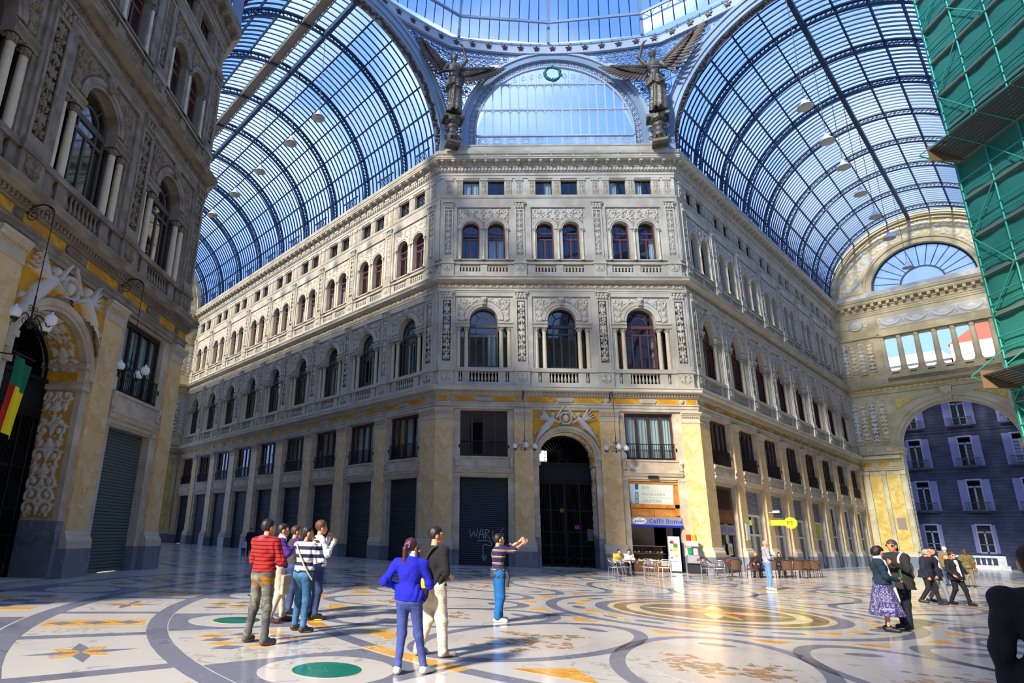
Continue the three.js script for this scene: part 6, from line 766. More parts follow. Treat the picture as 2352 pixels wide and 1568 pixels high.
const folds = (amp, f, ph = 0) => (x, y, z) => { const q = 5 * vnoise(x * 7 + ph + 9, y * 6 + z * 5 + 20) + 2.2 * Math.sin(6 * z - 3 * y), r = Math.abs(Math.sin(0.5 * f * y + 13 * x - 6 * z + q)); return amp * (1.1 - 1.9 * r * vnoise(x * 9 + 30, y * 7 + z * 8 + ph + 30) * 1.2); };
const clothBump = texture(256, 256, (u, v) => { const n = fbm(u * 8, v * 8, 4, 8), r = 1 - Math.abs(Math.sin(9 * n + 6.2832 * (u * 2 + v * 3))), t = 0.5 + 0.5 * Math.sin(u * 6.2832 * 64) * Math.sin(v * 6.2832 * 64), k = 255 * (0.55 * n + 0.3 * r + 0.15 * t); return [k, k, k]; }, 0.55, false);
const creases = (amp, ph = 0) => (x, y, z) => { const k = 0.35 + 0.9 * Math.exp(-(((y - 0.5) / 0.09) ** 2)) + 1.1 * Math.exp(-(((y - 0.14) / 0.08) ** 2)) + 0.5 * Math.exp(-(((y - 0.86) / 0.06) ** 2)); const q = 2.5 * Math.sin(16 * x + ph) + 1.5 * Math.sin(20 * z); return amp * k * Math.sin(38 * y + 26 * x + 15 * z + q) * Math.sin(11 * z + 8 * x + ph + 4 * y); };
function person(o) {
  // joints for a 1.75 m figure facing +z; left is +x
  const J = { pelvis: [0, 0.97, 0], neck: [0, 1.47, -0.01], head: [0, 1.63, 0.025], shL: [0.185, 1.41, -0.01], shR: [-0.185, 1.41, -0.01], elL: [0.25, 1.13, -0.04], elR: [-0.25, 1.13, -0.04], wrL: [0.25, 0.88, 0.05], wrR: [-0.25, 0.88, 0.05], hipL: [0.09, 0.93, 0], hipR: [-0.09, 0.93, 0], knL: [0.1, 0.5, 0.02], knR: [-0.1, 0.5, 0.02], anL: [0.11, 0.085, -0.03], anR: [-0.11, 0.085, -0.03], ...(o.joints || {}) };
  for (const k of ['top', 'trousers', 'skirt']) if (o.mats[k] && !o.mats[k].bumpMap) { o.mats[k].bumpMap = clothBump; o.mats[k].bumpScale = 0.007; }
  const w = o.wide || 1, fem = o.female ? 1 : 0, c = o.cell || 0.014, sc = (o.height || 1.75) / 1.75, mt = o.mats;
  const g = thing('person', o.label, 'person', o.at, o.turn || 0, o.group); g.scale.setScalar(sc);
  const arms = (e, long) => { const l = []; for (const s of ['L', 'R']) { l.push(cone(J['sh' + s], J['el' + s], 0.058 * w + e, 0.045 + e)); if (long) l.push(cone(J['el' + s], mid3(J['el' + s], J['wr' + s], long), 0.043 + e, lerp(0.043, 0.032, long) + e)); } return l; };
  const ws = fem ? [[-0.1, 0.165 * w, 0.115 * w], [0.06, 0.17 * w, 0.12 * w], [0.35, 0.125 * w, 0.095 * w], [0.68, 0.15 * w, 0.118 * w], [0.86, 0.155 * w, 0.1], [1.0, 0.09, 0.06]] : [[-0.1, 0.155 * w, 0.11 * w], [0.08, 0.16 * w, 0.118 * w], [0.35, 0.148 * w, 0.108 * w], [0.7, 0.178 * w, 0.122 * w], [0.86, 0.175 * w, 0.105 * w], [1.0, 0.09, 0.06]];
  const bounds = (pts, m) => [[0, 1, 2].map((k) => Math.min(...pts.map((p) => p[k])) - m), [0, 1, 2].map((k) => Math.max(...pts.map((p) => p[k])) + m)];
  // body: one skin from head to wrists and ankles
  const ht = o.headTurn || 0, tilt = o.headTilt || 0, H = J.head, hc = Math.cos(ht), hs = Math.sin(ht), tc = Math.cos(tilt), ts = Math.sin(tilt), inHead = (f) => (x, y, z) => { let a = x - H[0], b = y - H[1], d = z - H[2]; const a1 = a * hc - d * hs, d1 = a * hs + d * hc, b1 = b * tc + d1 * ts, d2 = -b * ts + d1 * tc; return f(a1, b1, d2); };
  const headF = smin(0.03, [ell([0, 0.02, -0.012], [0.076, 0.1, 0.096]), ell([0, -0.045, 0.022], [0.058, 0.07, 0.066]), cone([0, -0.012, 0.085], [0, -0.03, 0.1], 0.011, 0.013), cone([-0.035, 0.018, 0.07], [0.035, 0.018, 0.07], 0.015, 0.015), cone([-0.018, -0.062, 0.078], [0.018, -0.062, 0.078], 0.009, 0.009), ell([0, -0.1, 0.05], [0.03, 0.02, 0.03]), ell([0.08, -0.01, -0.005], [0.012, 0.032, 0.02]), ell([-0.08, -0.01, -0.005], [0.012, 0.032, 0.02])]);
  const neckF = cone(J.neck, add3(H, [0, -0.06, -0.02]), 0.056, 0.05), legs = (e, t = 1) => { const l = []; for (const s of ['L', 'R']) l.push(cone(J['hip' + s], J['kn' + s], 0.088 * w + e, 0.056 + e), cone(J['kn' + s], mid3(J['kn' + s], J['an' + s], t), 0.054 + e, lerp(0.054, 0.04, t) + e)); return l; };
  const bodyF = smin(0.02, [trunk(J.pelvis, J.neck, ws, -0.024), ...arms(o.sleeve === undefined || o.sleeve > 0.5 ? -0.014 : -0.006, 1), ...legs(mt.trousers ? -0.024 : -0.01), neckF]);
  const [lo, hi] = bounds(Object.values(J), 0.13), parts = [netGeo(bodyF, lo, [hi[0], Math.min(hi[1], J.neck[1] + 0.12), hi[2]], 0.02)];
  if (o.head !== false) parts.push(netGeo((x, y, z) => Math.min(inHead(headF)(x, y, z), neckF(x, y, z)), add3(H, [-0.13, -0.2, -0.15]), add3(H, [0.13, 0.15, 0.16]), 0.0085));
  for (const [s, k] of [['L', 1], ['R', -1]]) parts.push(handGeo(J['el' + s], J['wr' + s], (o.palm && o.palm[s]) || [-k, 0, 0.3], k, o.curl ?? 0.55, o.handDir && o.handDir[s]));
  mesh('body', mergeGeometries(parts), o.skin || skin, g);
  if (o.head !== false) { const e = [[-0.03, 0.004, 0.082], [0.03, 0.004, 0.082]].map((p) => { const y1 = p[1] * tc - p[2] * ts, z1 = p[1] * ts + p[2] * tc, x2 = p[0] * hc + z1 * hs, z2 = -p[0] * hs + z1 * hc; return new THREE.SphereGeometry(0.0095, 8, 6).translate(H[0] + x2, H[1] + y1, H[2] + z2); }); mesh('eyes', M(e), eyeM, g); }
  // clothing
  if (mt.top) { const hem = o.hem ?? 0.93, f = smin(0.05, [trunk([J.pelvis[0], J.pelvis[1], J.pelvis[2]], J.neck, ws.map((q, i) => i === 0 ? [(hem - J.pelvis[1]) / (J.neck[1] - J.pelvis[1]) - 0.1, q[1] + 0.022 + (o.flare || 0), q[2] + 0.026 + (o.flare || 0)] : i === 1 ? [q[0], q[1] + 0.016 + (o.flare || 0) * 0.5, q[2] + 0.02 + (o.flare || 0) * 0.5] : q), o.thick ?? (c > 0.016 ? 0.03 : 0.02)), ...arms(o.sleeveThick ?? 0.014, o.sleeve ?? 1), cone(J.shL, J.shR, 0.07 * w, 0.07 * w), ...(o.hood ? [ell(add3(J.neck, [0, -0.055, -0.085]), [0.105, 0.085, 0.04]), cone(add3(J.neck, [-0.075, -0.01, -0.03]), add3(J.neck, [-0.03, -0.03, 0.075]), 0.03, 0.022), cone(add3(J.neck, [0.075, -0.01, -0.03]), add3(J.neck, [0.03, -0.03, 0.075]), 0.03, 0.022)] : [])]), fo = folds(o.fold ?? 0.008, 26, o.at[0]), cut = o.sleeve === undefined ? 1 : o.sleeve; void cut;
    mesh(o.topName || 'shirt', netGeo((x, y, z) => Math.max(f(x, y, z) + fo(x, y, z), hem - y, inNeck(x, y, z)), lo, [hi[0], J.neck[1] + 0.09, hi[2]], c), mt.top, g); function inNeck(x, y, z) { return y > J.neck[1] ? (Math.hypot(x - J.neck[0], z - J.neck[2]) < 0.05 ? 0.05 : -1) : -1; } }
  if (mt.trousers) { const t = o.trouserLen ?? 0.97, f = smin(0.045, [...legs(o.trouserThick ?? 0.014, t), trunk(J.pelvis, J.neck, ws.map(([a, b, d]) => [a, b, d]).slice(0, 3), 0.012), ell(add3(J.pelvis, [0, -0.04, -0.025]), [0.165 * w, 0.13, 0.118 * w])]), fo = creases(o.tfold ?? 0.006, 1 + o.at[2]), top = o.waist ?? 1.03; mesh('trousers', netGeo((x, y, z) => Math.max(f(x, y, z) + fo(x, y, z), y - top), lo, [hi[0], 1.1, hi[2]], c), mt.trousers, g); }
  if (mt.skirt) { const y0 = o.skirtHem ?? 0.3, f = (x, y, z) => { const t = (1.05 - y) / (1.05 - y0), a = Math.atan2(z, x), r = lerp(0.165, o.skirtR ?? 0.34, t) * (1 + 0.07 * t * Math.sin(a * 9 + 2 * y)); return Math.max((Math.hypot(x - J.pelvis[0] * (1 - t), z * 1.15) - r) * 0.8, y - 1.08, y0 - y); }; const k = mesh('skirt', netGeo(f, [-0.45, y0 - 0.03, -0.45], [0.45, 1.1, 0.45], 0.014), mt.skirt, g), p = k.geometry.attributes.position, uv = k.geometry.attributes.uv; for (let i = 0; i < p.count; i += 3) { let a0 = Math.atan2(p.getZ(i), p.getX(i)); for (let j = i; j < i + 3; j++) { let a = Math.atan2(p.getZ(j), p.getX(j)); if (a - a0 > 3) a -= 2 * Math.PI; if (a0 - a > 3) a += 2 * Math.PI; uv.setXY(j, a * 0.25, p.getY(j)); } } }
  for (const s of ['L', 'R']) if (mt.shoes) { const a = J['an' + s], d = (o.toe && o.toe[s]) || [s === 'L' ? 0.04 : -0.04, 0, 0.17], lift = a[1] - 0.085, f = smin(0.03, [cone(add3(a, [0, -0.03, -0.035]), add3(a, [d[0], -0.045 + d[1], d[2]]), 0.048, 0.042), cone(add3(a, [0, -0.01, 0]), add3(a, [d[0] * 0.3, 0.0, d[2] * 0.3]), 0.045, 0.035)]); mesh('shoe', netGeo((x, y, z) => Math.max(f(x, y, z), (lift ? lift - 0.02 : 0.004) - y), add3(a, [-0.14, -0.12, -0.2]), add3(a, [0.14, 0.09, 0.28]), 0.012), mt.shoes, g); if (mt.sole) mesh('sole', M(new THREE.SphereGeometry(1, 12, 6).scale(0.05, 0.018, 0.13).rotateY(Math.atan2(d[0], d[2])).translate(a[0] + d[0] * 0.4, 0.02 + lift, a[2] + d[2] * 0.4)), mt.sole, g); }
  if (mt.hair) { const L = o.hair || 'short', base = ell([0, 0.03, -0.016], [0.088, 0.104, 0.104]), face = (x, y, z) => { const line = L === 'receding' ? 0.09 : 0.058; return z > 0.02 + 0.25 * Math.max(0, y + 0.0) * 0 && y < line ? -(Math.min(z - 0.02, line - y)) : 0; }, ex = L === 'bob' ? [ell([0, -0.02, -0.03], [0.1, 0.115, 0.1])] : L === 'long' ? [cone([0, 0, -0.06], [0, -0.25, -0.09], 0.08, 0.05)] : L === 'tail' ? [cone([0, 0.02, -0.1], [0, -0.02, -0.15], 0.035, 0.04), cone([0, -0.02, -0.15], [0.015, -0.3, -0.15], 0.042, 0.02)] : L === 'neck' ? [cone([0, -0.03, -0.07], [0, -0.1, -0.08], 0.06, 0.05)] : L === 'curly' ? [ell([0, 0.05, -0.02], [0.1, 0.1, 0.11])] : [ell([0, 0.02, -0.03], [0.086, 0.1, 0.095])];
    const f = smin(0.02, [base, ...ex]), low = { short: -0.05, receding: -0.05, curly: -0.06, bob: -0.12, neck: -0.13, long: -0.35, tail: -0.4 }[L], fo = (x, y, z) => 0.004 * Math.sin(70 * x + 20 * y) * Math.sin(60 * z); mesh('hair', netGeo(inHead((x, y, z) => { const cutF = z > 0.035 && y < (L === 'receding' ? 0.095 : 0.06) ? Math.min(z - 0.035, (L === 'receding' ? 0.095 : 0.06) - y) : -1; return Math.max(f(x, y, z) + fo(x, y, z), cutF, low - y, L === 'receding' && y > 0.075 ? Math.min(0.02, y - 0.075) : -1); }), add3(H, [-0.16, -0.42, -0.24]), add3(H, [0.16, 0.17, 0.16]), 0.0105), mt.hair, g); }
  return { g, J };
}
const rbox = (c, h, r) => (x, y, z) => { const a = Math.max(0, Math.abs(x - c[0]) - h[0] + r), b = Math.max(0, Math.abs(y - c[1]) - h[1] + r), d = Math.max(0, Math.abs(z - c[2]) - h[2] + r); return Math.sqrt(a * a + b * b + d * d) - r + Math.min(0, Math.max(Math.abs(x - c[0]) - h[0] + r, Math.abs(y - c[1]) - h[1] + r, Math.abs(z - c[2]) - h[2] + r)); };
const part = (P, name, geo, mat) => mesh(name, geo, mat, P.g);
const strapGeo = (pts, r = 0.014) => M(tube(pts, r, 5, pts.length * 6));
const stripes = (cols, period, soft = 0) => texture(8, 128, (u, v) => { const t = v * cols.reduce((s, c) => s + c[1], 0); let a = 0; for (const [c, n] of cols) { a += n; if (t <= a) return hex(c); } return hex(cols[0][0]); }, period);
// ---------------------------------------------------------------- the visitors
const denim = (base, dark, light) => mapped(mottled(base, dark, light, 5, 0.8, 128), 0.9);
const C = { jeansBlue: denim(0x2f5f86, 0x254e70, 0x4376a0), jeansDark: denim(0x2c3c66, 0x22305a, 0x3d4f7e), jeansInd: denim(0x3b4a8c, 0x303e7a, 0x4d5da2), grey: denim(0x565a58, 0x44484a, 0x7a7a70), beige: std(0xb9ae9a, 0.9), beigeL: std(0xcfc6b6, 0.9), black: std(0x141418, 0.9), navy: std(0x161c2e, 0.9), white: std(0xdedede, 0.85), brownShoe: std(0x40302a, 0.6), greyShoe: std(0x56504c, 0.8), darkShoe: std(0x17171a, 0.5), camera: std(0x222428, 0.4), silver: std(0xb8bcc0, 0.3, { metalness: 0.6 }), strap: std(0xb3a58a, 0.9) };
// group of four or five on the left
const stained = (() => { const b = hex(0x585c5a), d = hex(0x45494b), l = hex(0x8a8878), y = hex(0x9a6418), q = hex(0x8f8464); return mapped(texture(512, 512, (u, v) => { const X = u * 2 > 1 ? u * 2 - 2 : u * 2, Y = v * 2 > 1.5 ? v * 2 - 2 : v * 2, n = fbm(u * 24, v * 24, 4, 24), m = fbm(u * 60, v * 60, 3, 60); let c = mixc(mixc(d, b, sm(0.3, 0.5, n)), l, sm(0.55, 0.75, n) * 0.7); for (const [sx, sy, r] of [[-0.19, 0.87, 0.05], [0.0, 0.85, 0.06], [-0.03, 0.8, 0.04]]) { const k = Math.hypot(X - sx, (Y - sy) * 0.7) / r; c = mixc(c, y, sm(1.15, 0.6, k + 0.9 * (m - 0.5))); } for (const sx of [-0.2, 0.02]) c = mixc(c, q, 0.8 * sm(0.07, 0.02, Math.abs(X - sx)) * sm(0.3, 0.5, Y) * sm(0.8, 0.65, Y) * sm(0.35, 0.6, m)); return c; }, 2), 0.95); })();
{ const P = person({ label: 'man in red and black striped hooded jumper with arms folded, seen from behind', at: [-9.96, 0, 7.29], turn: 2.75, height: 1.82, cell: 0.012, hood: 1, joints: { elL: [0.27, 1.14, 0.06], elR: [-0.27, 1.14, 0.06], wrL: [0.02, 1.14, 0.2], wrR: [-0.06, 1.17, 0.2], knL: [0.15, 0.5, 0.04], knR: [-0.12, 0.5, 0.0], anL: [0.2, 0.085, 0.0], anR: [-0.17, 0.085, -0.06] }, palm: { L: [0, 0, -1], R: [0, 0, -1] }, headTurn: -0.35, hem: 0.99, mats: { top: mapped(stripes([[0xb0181a, 3], [0x14090a, 1]], 0.055), 0.9), trousers: stained, shoes: C.greyShoe, sole: C.beige, hair: hairBlack } });
  part(P, 'hood_lining', netGeo((x, y, z) => ell([0, 1.455, -0.105], [0.075, 0.06, 0.03])(x, y, z) + folds(0.006, 40)(x, y, z), [-0.12, 1.36, -0.18], [0.12, 1.55, -0.03], 0.009), std(0xb03a5a, 0.9)); part(P, 'belt', netGeo(trunk([0, 0.97, 0], [0, 1.47, 0], [[0.04, 0.165, 0.12], [0.12, 0.165, 0.12]], 0.022), [-0.25, 0.9, -0.25], [0.25, 1.1, 0.25], 0.014), std(0x3a3c3c, 0.9)); }
{ const P = person({ label: 'man in navy and white striped jumper with beige shoulder bag strap, back turned', at: [-9.63, 0, 6.05], turn: 2.55, height: 1.74, cell: 0.012, joints: { elL: [0.3, 1.3, 0.16], elR: [-0.3, 1.18, 0.12], wrL: [0.13, 1.5, 0.22], wrR: [-0.12, 1.42, 0.22], knL: [0.12, 0.5, 0.04], anL: [0.16, 0.085, 0.02], anR: [-0.13, 0.085, -0.05] }, palm: { L: [-1, 0, -0.5], R: [1, 0, -0.5] }, curl: 0.9, headTurn: -0.5, hem: 0.97, mats: { top: mapped(stripes([[0x1b1c44, 1], [0xcfd0d8, 1.2]], 0.135), 0.9), trousers: C.jeansBlue, shoes: C.brownShoe, sole: C.beige, hair: hairBlack }, hair: 'neck' });
  part(P, 'bag_strap', strapGeo([[0.12, 1.47, -0.13], [-0.02, 1.3, -0.165], [-0.17, 1.05, -0.13], [-0.24, 0.86, -0.02]], 0.016), C.strap); part(P, 'belt_label', M(B(-0.06, 0.02, 0.99, 1.03, -0.165, -0.155)), C.strap);
  const b = thing('shoulder_bag', 'beige canvas shoulder bag hanging at the hip of the navy striped man', 'bag', [-9.9, 0.6, 6.2], 1.2); mesh('pouch', netGeo((x, y, z) => rbox([0, 0.15, 0], [0.11, 0.16, 0.035], 0.03)(x, y, z) + folds(0.006, 30)(x, y, z), [-0.16, -0.05, -0.08], [0.16, 0.36, 0.08], 0.01), C.strap, b); mesh('flap', netGeo(rbox([0, 0.235, 0.012], [0.116, 0.085, 0.036], 0.02), [-0.16, 0.12, -0.06], [0.16, 0.36, 0.08], 0.01), std(0x9d917a, 0.9), b); }
{ const P = person({ label: 'man in purple jumper and beige trousers raising a camera to the right', at: [-10.33, 0, 5.15], turn: 1.95, height: 1.78, cell: 0.014, joints: { elL: [0.28, 1.15, 0.12], wrL: [0.16, 1.42, 0.3], elR: [-0.26, 1.22, 0.1], wrR: [-0.02, 1.5, 0.36], knL: [0.1, 0.5, 0.1], anL: [0.11, 0.085, 0.14], anR: [-0.11, 0.085, -0.12] }, palm: { L: [-1, 0, 0], R: [1, 0, 0] }, curl: 1, hem: 0.95, headTurn: -0.15, mats: { top: std(0x4a1a78, 0.9), trousers: C.beige, shoes: std(0x4a2a2c, 0.6), hair: hairBlack } });
  part(P, 'collar', netGeo(cone([0, 1.47, 0.02], [0, 1.5, 0.0], 0.078, 0.07), [-0.12, 1.38, -0.12], [0.12, 1.56, 0.13], 0.01), C.white);
  const k = thing('video_camera', 'small silver video camera held up by the man in purple', 'camera', [-9.96, 1.53, 5.0], 1.95); mesh('body', M(B(-0.035, 0.035, -0.04, 0.04, -0.07, 0.07)), C.silver, k); mesh('lens', M(cyl(0.03, 0.03, -0.02, 0.04, 0, 0, 14).rotateX(Math.PI / 2).translate(0, 0, 0.09)), C.camera, k); }
{ const P = person({ label: 'curly haired man in white shirt behind the navy striped man, hand at his face', at: [-9.72, 0, 4.55], turn: 2.0, height: 1.86, joints: { elL: [0.27, 1.2, 0.16], wrL: [0.14, 1.46, 0.2], elR: [-0.26, 1.16, 0.1], wrR: [-0.12, 1.36, 0.24] }, palm: { L: [-1, 0, 0], R: [1, 0, 0] }, curl: 0.8, mats: { top: C.white, trousers: C.jeansDark, shoes: C.darkShoe, sole: std(0xd8dc40, 0.6), hair: std(0x5a3420, 0.6) }, hair: 'curly' }); void P; }
{ const P = person({ label: 'man in dark grey jacket half hidden behind the man in purple', at: [-10.4, 0, 3.9], turn: 2.0, height: 1.76, topName: 'jacket', mats: { top: std(0x35363a, 0.9), trousers: C.jeansDark, shoes: C.darkShoe, hair: hairBrown }, joints: { elR: [-0.26, 1.16, 0.1], wrR: [-0.1, 1.34, 0.26] } }); part(P, 'teal_bag', netGeo(ell([-0.26, 0.8, 0.06], [0.05, 0.15, 0.08]), [-0.35, 0.6, -0.06], [-0.17, 1, 0.18], 0.014), std(0x1d9fb4, 0.8)); }
// woman in blue, man in black
{ const P = person({ label: 'woman in bright blue hooded jumper with long brown ponytail and white shoes, seen from behind', at: [-7.58, 0, 8.84], turn: 2.95, height: 1.6, female: 1, cell: 0.011, hood: 1, thick: 0.028, joints: { elL: [0.34, 1.17, -0.1], elR: [-0.27, 1.14, 0.05], wrL: [0.16, 1.07, 0.08], wrR: [-0.2, 1.26, 0.26], knL: [0.1, 0.5, 0.03], knR: [-0.13, 0.5, 0.04], anL: [0.12, 0.085, -0.06], anR: [-0.2, 0.085, 0.1] }, palm: { L: [0, 0, -1], R: [1, 0, 0] }, hem: 0.93, headTurn: -0.35, toe: { L: [0.02, 0, 0.16], R: [-0.08, 0, 0.15] }, waist: 1.0, trouserThick: 0.008, tfold: 0.004, mats: { top: std(0x0d14a8, 0.9), trousers: C.jeansInd, shoes: C.white, hair: std(0x40221a, 0.5) }, hair: 'tail', topName: 'jumper' });
  part(P, 'scarf', netGeo((x, y, z) => Math.max(cone([0, 1.44, 0.0], [0, 1.53, 0.0], 0.095, 0.085)(x, y, z)), [-0.14, 1.34, -0.14], [0.14, 1.64, 0.14], 0.011), C.white); part(P, 'hair_tie', M(new THREE.TorusGeometry(0.034, 0.012, 6, 14).rotateX(0.4).translate(0.03, 1.65, -0.105)), std(0x7a3aa8, 0.7)); part(P, 'earring', M(new THREE.SphereGeometry(0.02, 8, 6).translate(-0.115, 1.58, 0.03)), std(0xd0482c, 0.5)); }
{ const P = person({ label: 'man in black t-shirt and beige cargo trousers with a yellow and black sling bag', at: [-7.3, 0, 7.72], turn: 2.35, height: 1.77, cell: 0.011, sleeve: 0, sleeveThick: 0.028, joints: { elL: [0.24, 1.12, 0.0], elR: [-0.25, 1.13, -0.02], wrL: [0.12, 1.05, 0.22], wrR: [-0.14, 1.06, 0.2], knL: [0.13, 0.5, 0.03], knR: [-0.1, 0.5, 0.06], anL: [0.2, 0.085, -0.1], anR: [-0.12, 0.085, 0.08] }, hem: 0.94, headTurn: -0.6, trouserThick: 0.028, tfold: 0.01, mats: { top: C.black, trousers: C.beigeL, shoes: C.beige, sole: C.darkShoe, hair: hairBlack } });
  part(P, 'sling_strap', M(tube([[-0.14, 1.47, 0.02], [-0.1, 1.46, -0.12], [0.02, 1.28, -0.165], [0.12, 1.08, -0.16]], 0.02, 6, 30)), std(0x2a2a2e, 0.9));
  const b = thing('sling_bag', 'yellow and black sling bag on the back of the man in black', 'bag', [-7.47, 0.8, 7.95], 2.35); mesh('yellow_panel', netGeo((x, y, z) => Math.max(ell([0.05, 0.22, 0.0], [0.15, 0.3, 0.07])(x, y, z), 0.12 - y, x * 0.4 - 0.08), [-0.2, 0, -0.1], [0.24, 0.55, 0.1], 0.012), std(0xdcb410, 0.8), b); mesh('black_panel', netGeo((x, y, z) => Math.max(ell([0.06, 0.1, 0.0], [0.19, 0.2, 0.085])(x, y, z), y - 0.13), [-0.2, -0.12, -0.12], [0.3, 0.2, 0.12], 0.012), C.black, b);
  part(P, 'glasses', M(tube([[-0.1, 1.645, 0.06], [-0.115, 1.64, -0.02], [-0.09, 1.64, -0.06]].map(([x, y, z]) => [x + 0.0, y, z]), 0.006, 4, 12)), C.camera); }
// the photographer in the striped polo
{ const P = person({ label: 'man in striped navy polo and blue trousers holding up a small camera at arm length', at: [-6.08, 0, 3.94], turn: 1.75, height: 1.72, cell: 0.012, sleeve: 0.12, sleeveThick: 0.022, joints: { shL: [0.17, 1.43, 0.04], shR: [-0.17, 1.43, 0.04], elL: [0.17, 1.47, 0.3], elR: [-0.2, 1.42, 0.28], wrL: [0.06, 1.62, 0.5], wrR: [-0.06, 1.56, 0.52], knL: [0.1, 0.5, 0.04], anL: [0.12, 0.085, 0.04], anR: [-0.1, 0.085, -0.06] }, palm: { L: [-1, 0, 0], R: [1, 0, 0] }, curl: 0.9, hem: 1.0, headTilt: -0.15, trouserThick: 0.036, mats: { top: mapped(stripes([[0x1c2044, 5], [0xb8604a, 0.7], [0x1c2044, 0.6], [0xc8c0b0, 0.7]], 0.13), 0.9), trousers: std(0x0c5a98, 0.9), shoes: C.white, hair: hairBlack } });
  part(P, 'tied_jacket', netGeo((x, y, z) => trunk([0, 0.97, 0], [0, 1.47, 0], [[-0.14, 0.19, 0.14], [0.14, 0.17, 0.125]], 0.028)(x, y, z) + folds(0.009, 30)(x, y, z), [-0.3, 0.84, -0.3], [0.3, 1.1, 0.3], 0.014), std(0x34383c, 0.95)); part(P, 'jacket_sleeve', M(tube([[-0.16, 1.0, 0.13], [-0.2, 0.86, 0.15], [-0.21, 0.7, 0.13]], 0.035, 7, 12), tube([[-0.1, 1.0, 0.16], [-0.12, 0.86, 0.18], [-0.1, 0.72, 0.17]], 0.032, 7, 12)), std(0x34383c, 0.95));
  const k = thing('compact_camera', 'compact camera in the raised hands of the polo shirt man', 'camera', [-5.48, 1.6, 3.84], 1.75); mesh('body', M(B(-0.05, 0.05, -0.032, 0.032, -0.014, 0.014)), C.silver, k); mesh('lens', M(cyl(0.022, 0.02, 0.012, 0.035, 0, 0, 14).rotateX(Math.PI / 2)), C.camera, k); }
// bald man
person({ label: 'bald man in grey hooded top and light jeans standing before the cafe tables', at: [5.2, 0, -7.66], turn: 1.35, height: 1.84, hood: 1, hem: 0.95, thick: 0.03, joints: { elL: [0.24, 1.14, 0.04], wrL: [0.08, 1.24, 0.26], elR: [-0.25, 1.13, 0.02], wrR: [-0.04, 1.18, 0.26] }, headTilt: 0.3, palm: { L: [-1, 0, 0], R: [1, 0, 0] }, topName: 'hoodie', mats: { top: std(0x8f9298, 0.95), trousers: std(0x5b86b8, 0.9), shoes: C.beigeL }, skin: std(0xc08a70, 0.6) });
// couple on the right
{ const P = person({ label: 'woman in teal cardigan and violet patterned skirt holding a green guidebook', at: [2.06, 0, 3.14], turn: 1.1, height: 1.7, female: 1, wide: 1.12, hem: 0.95, joints: { elL: [0.22, 1.12, 0.06], wrL: [0.06, 1.08, 0.28], elR: [-0.24, 1.12, 0.06], wrR: [-0.06, 1.06, 0.28] }, palm: { L: [-1, 0, 0], R: [1, 0, 0] }, headTilt: 0.45, topName: 'cardigan', skirtHem: 0.32, skirtR: 0.36, mats: { top: std(0x16303e, 0.95), skirt: mapped(texture(128, 128, (u, v) => { const n = fbm(u * 36, v * 36, 3, 36); return n > 0.56 ? [150, 144, 178] : n > 0.47 ? [78, 74, 122] : [44, 46, 90]; }, 0.5), 0.9), shoes: C.darkShoe, hair: hairBlack }, hair: 'bob' });
  part(P, 'scarf', netGeo(smin(0.03, [cone([0, 1.44, 0.0], [0, 1.52, 0.0], 0.09, 0.08), cone([0.03, 1.42, 0.1], [0.06, 1.0, 0.18], 0.045, 0.05), cone([0.06, 1.0, 0.18], [0.08, 0.62, 0.24], 0.05, 0.045)]), [-0.14, 0.55, -0.14], [0.18, 1.62, 0.34], 0.014), C.white);
  const k = thing('guidebook', 'green guidebook in the hands of the woman with the skirt', 'book', [2.35, 1.08, 3.3], 1.1); mesh('cover', M(B(-0.1, 0.1, -0.02, 0.14, -0.012, 0.012)), std(0x0a6a4a, 0.7), k); mesh('pages', M(B(-0.094, 0.096, -0.014, 0.134, -0.008, 0.0125)), C.white, k); }
{ const P = person({ label: 'grey haired man in dark olive jacket with white rucksack beside the woman with the skirt', at: [2.74, 0, 2.68], turn: -1.15, height: 1.84, wide: 1.1, thick: 0.035, hem: 0.78, flare: 0.05, topName: 'jacket', joints: { elL: [0.27, 1.16, 0.12], wrL: [0.14, 1.3, 0.36], elR: [-0.28, 1.16, 0.1], wrR: [-0.1, 1.2, 0.34], knL: [0.1, 0.5, 0.08], anL: [0.12, 0.085, 0.12], anR: [-0.12, 0.085, -0.14] }, headTilt: 0.2, palm: { L: [-1, 0, 0], R: [1, 0, 0] }, trouserThick: 0.024, mats: { top: std(0x2c2a24, 0.9), trousers: C.navy, shoes: std(0x33221c, 0.5), hair: std(0x453c38, 0.6) }, hair: 'neck' });
  part(P, 'glasses', M(B(-0.075, 0.075, 1.625, 1.655, 0.105, 0.115)), C.camera); part(P, 'rucksack_strap', M(tube([[0.13, 1.48, -0.12], [0.15, 1.5, 0.0], [0.15, 1.38, 0.15], [0.16, 1.15, 0.15]], 0.022, 6, 20)), C.white);
  const b = thing('rucksack', 'white and black rucksack on the back of the olive jacket man', 'rucksack', [3.02, 0.98, 2.55], -1.15); mesh('pack', netGeo(smin(0.05, [ell([0, 0.18, 0], [0.17, 0.2, 0.1]), ell([0, 0.38, 0.0], [0.13, 0.18, 0.08])]), [-0.22, -0.05, -0.15], [0.22, 0.62, 0.15], 0.015), std(0xc2beb0, 0.9), b); mesh('front_pocket', netGeo(ell([0.02, 0.34, -0.07], [0.08, 0.12, 0.05]), [-0.1, 0.2, -0.14], [0.14, 0.5, 0], 0.014), C.black, b); }
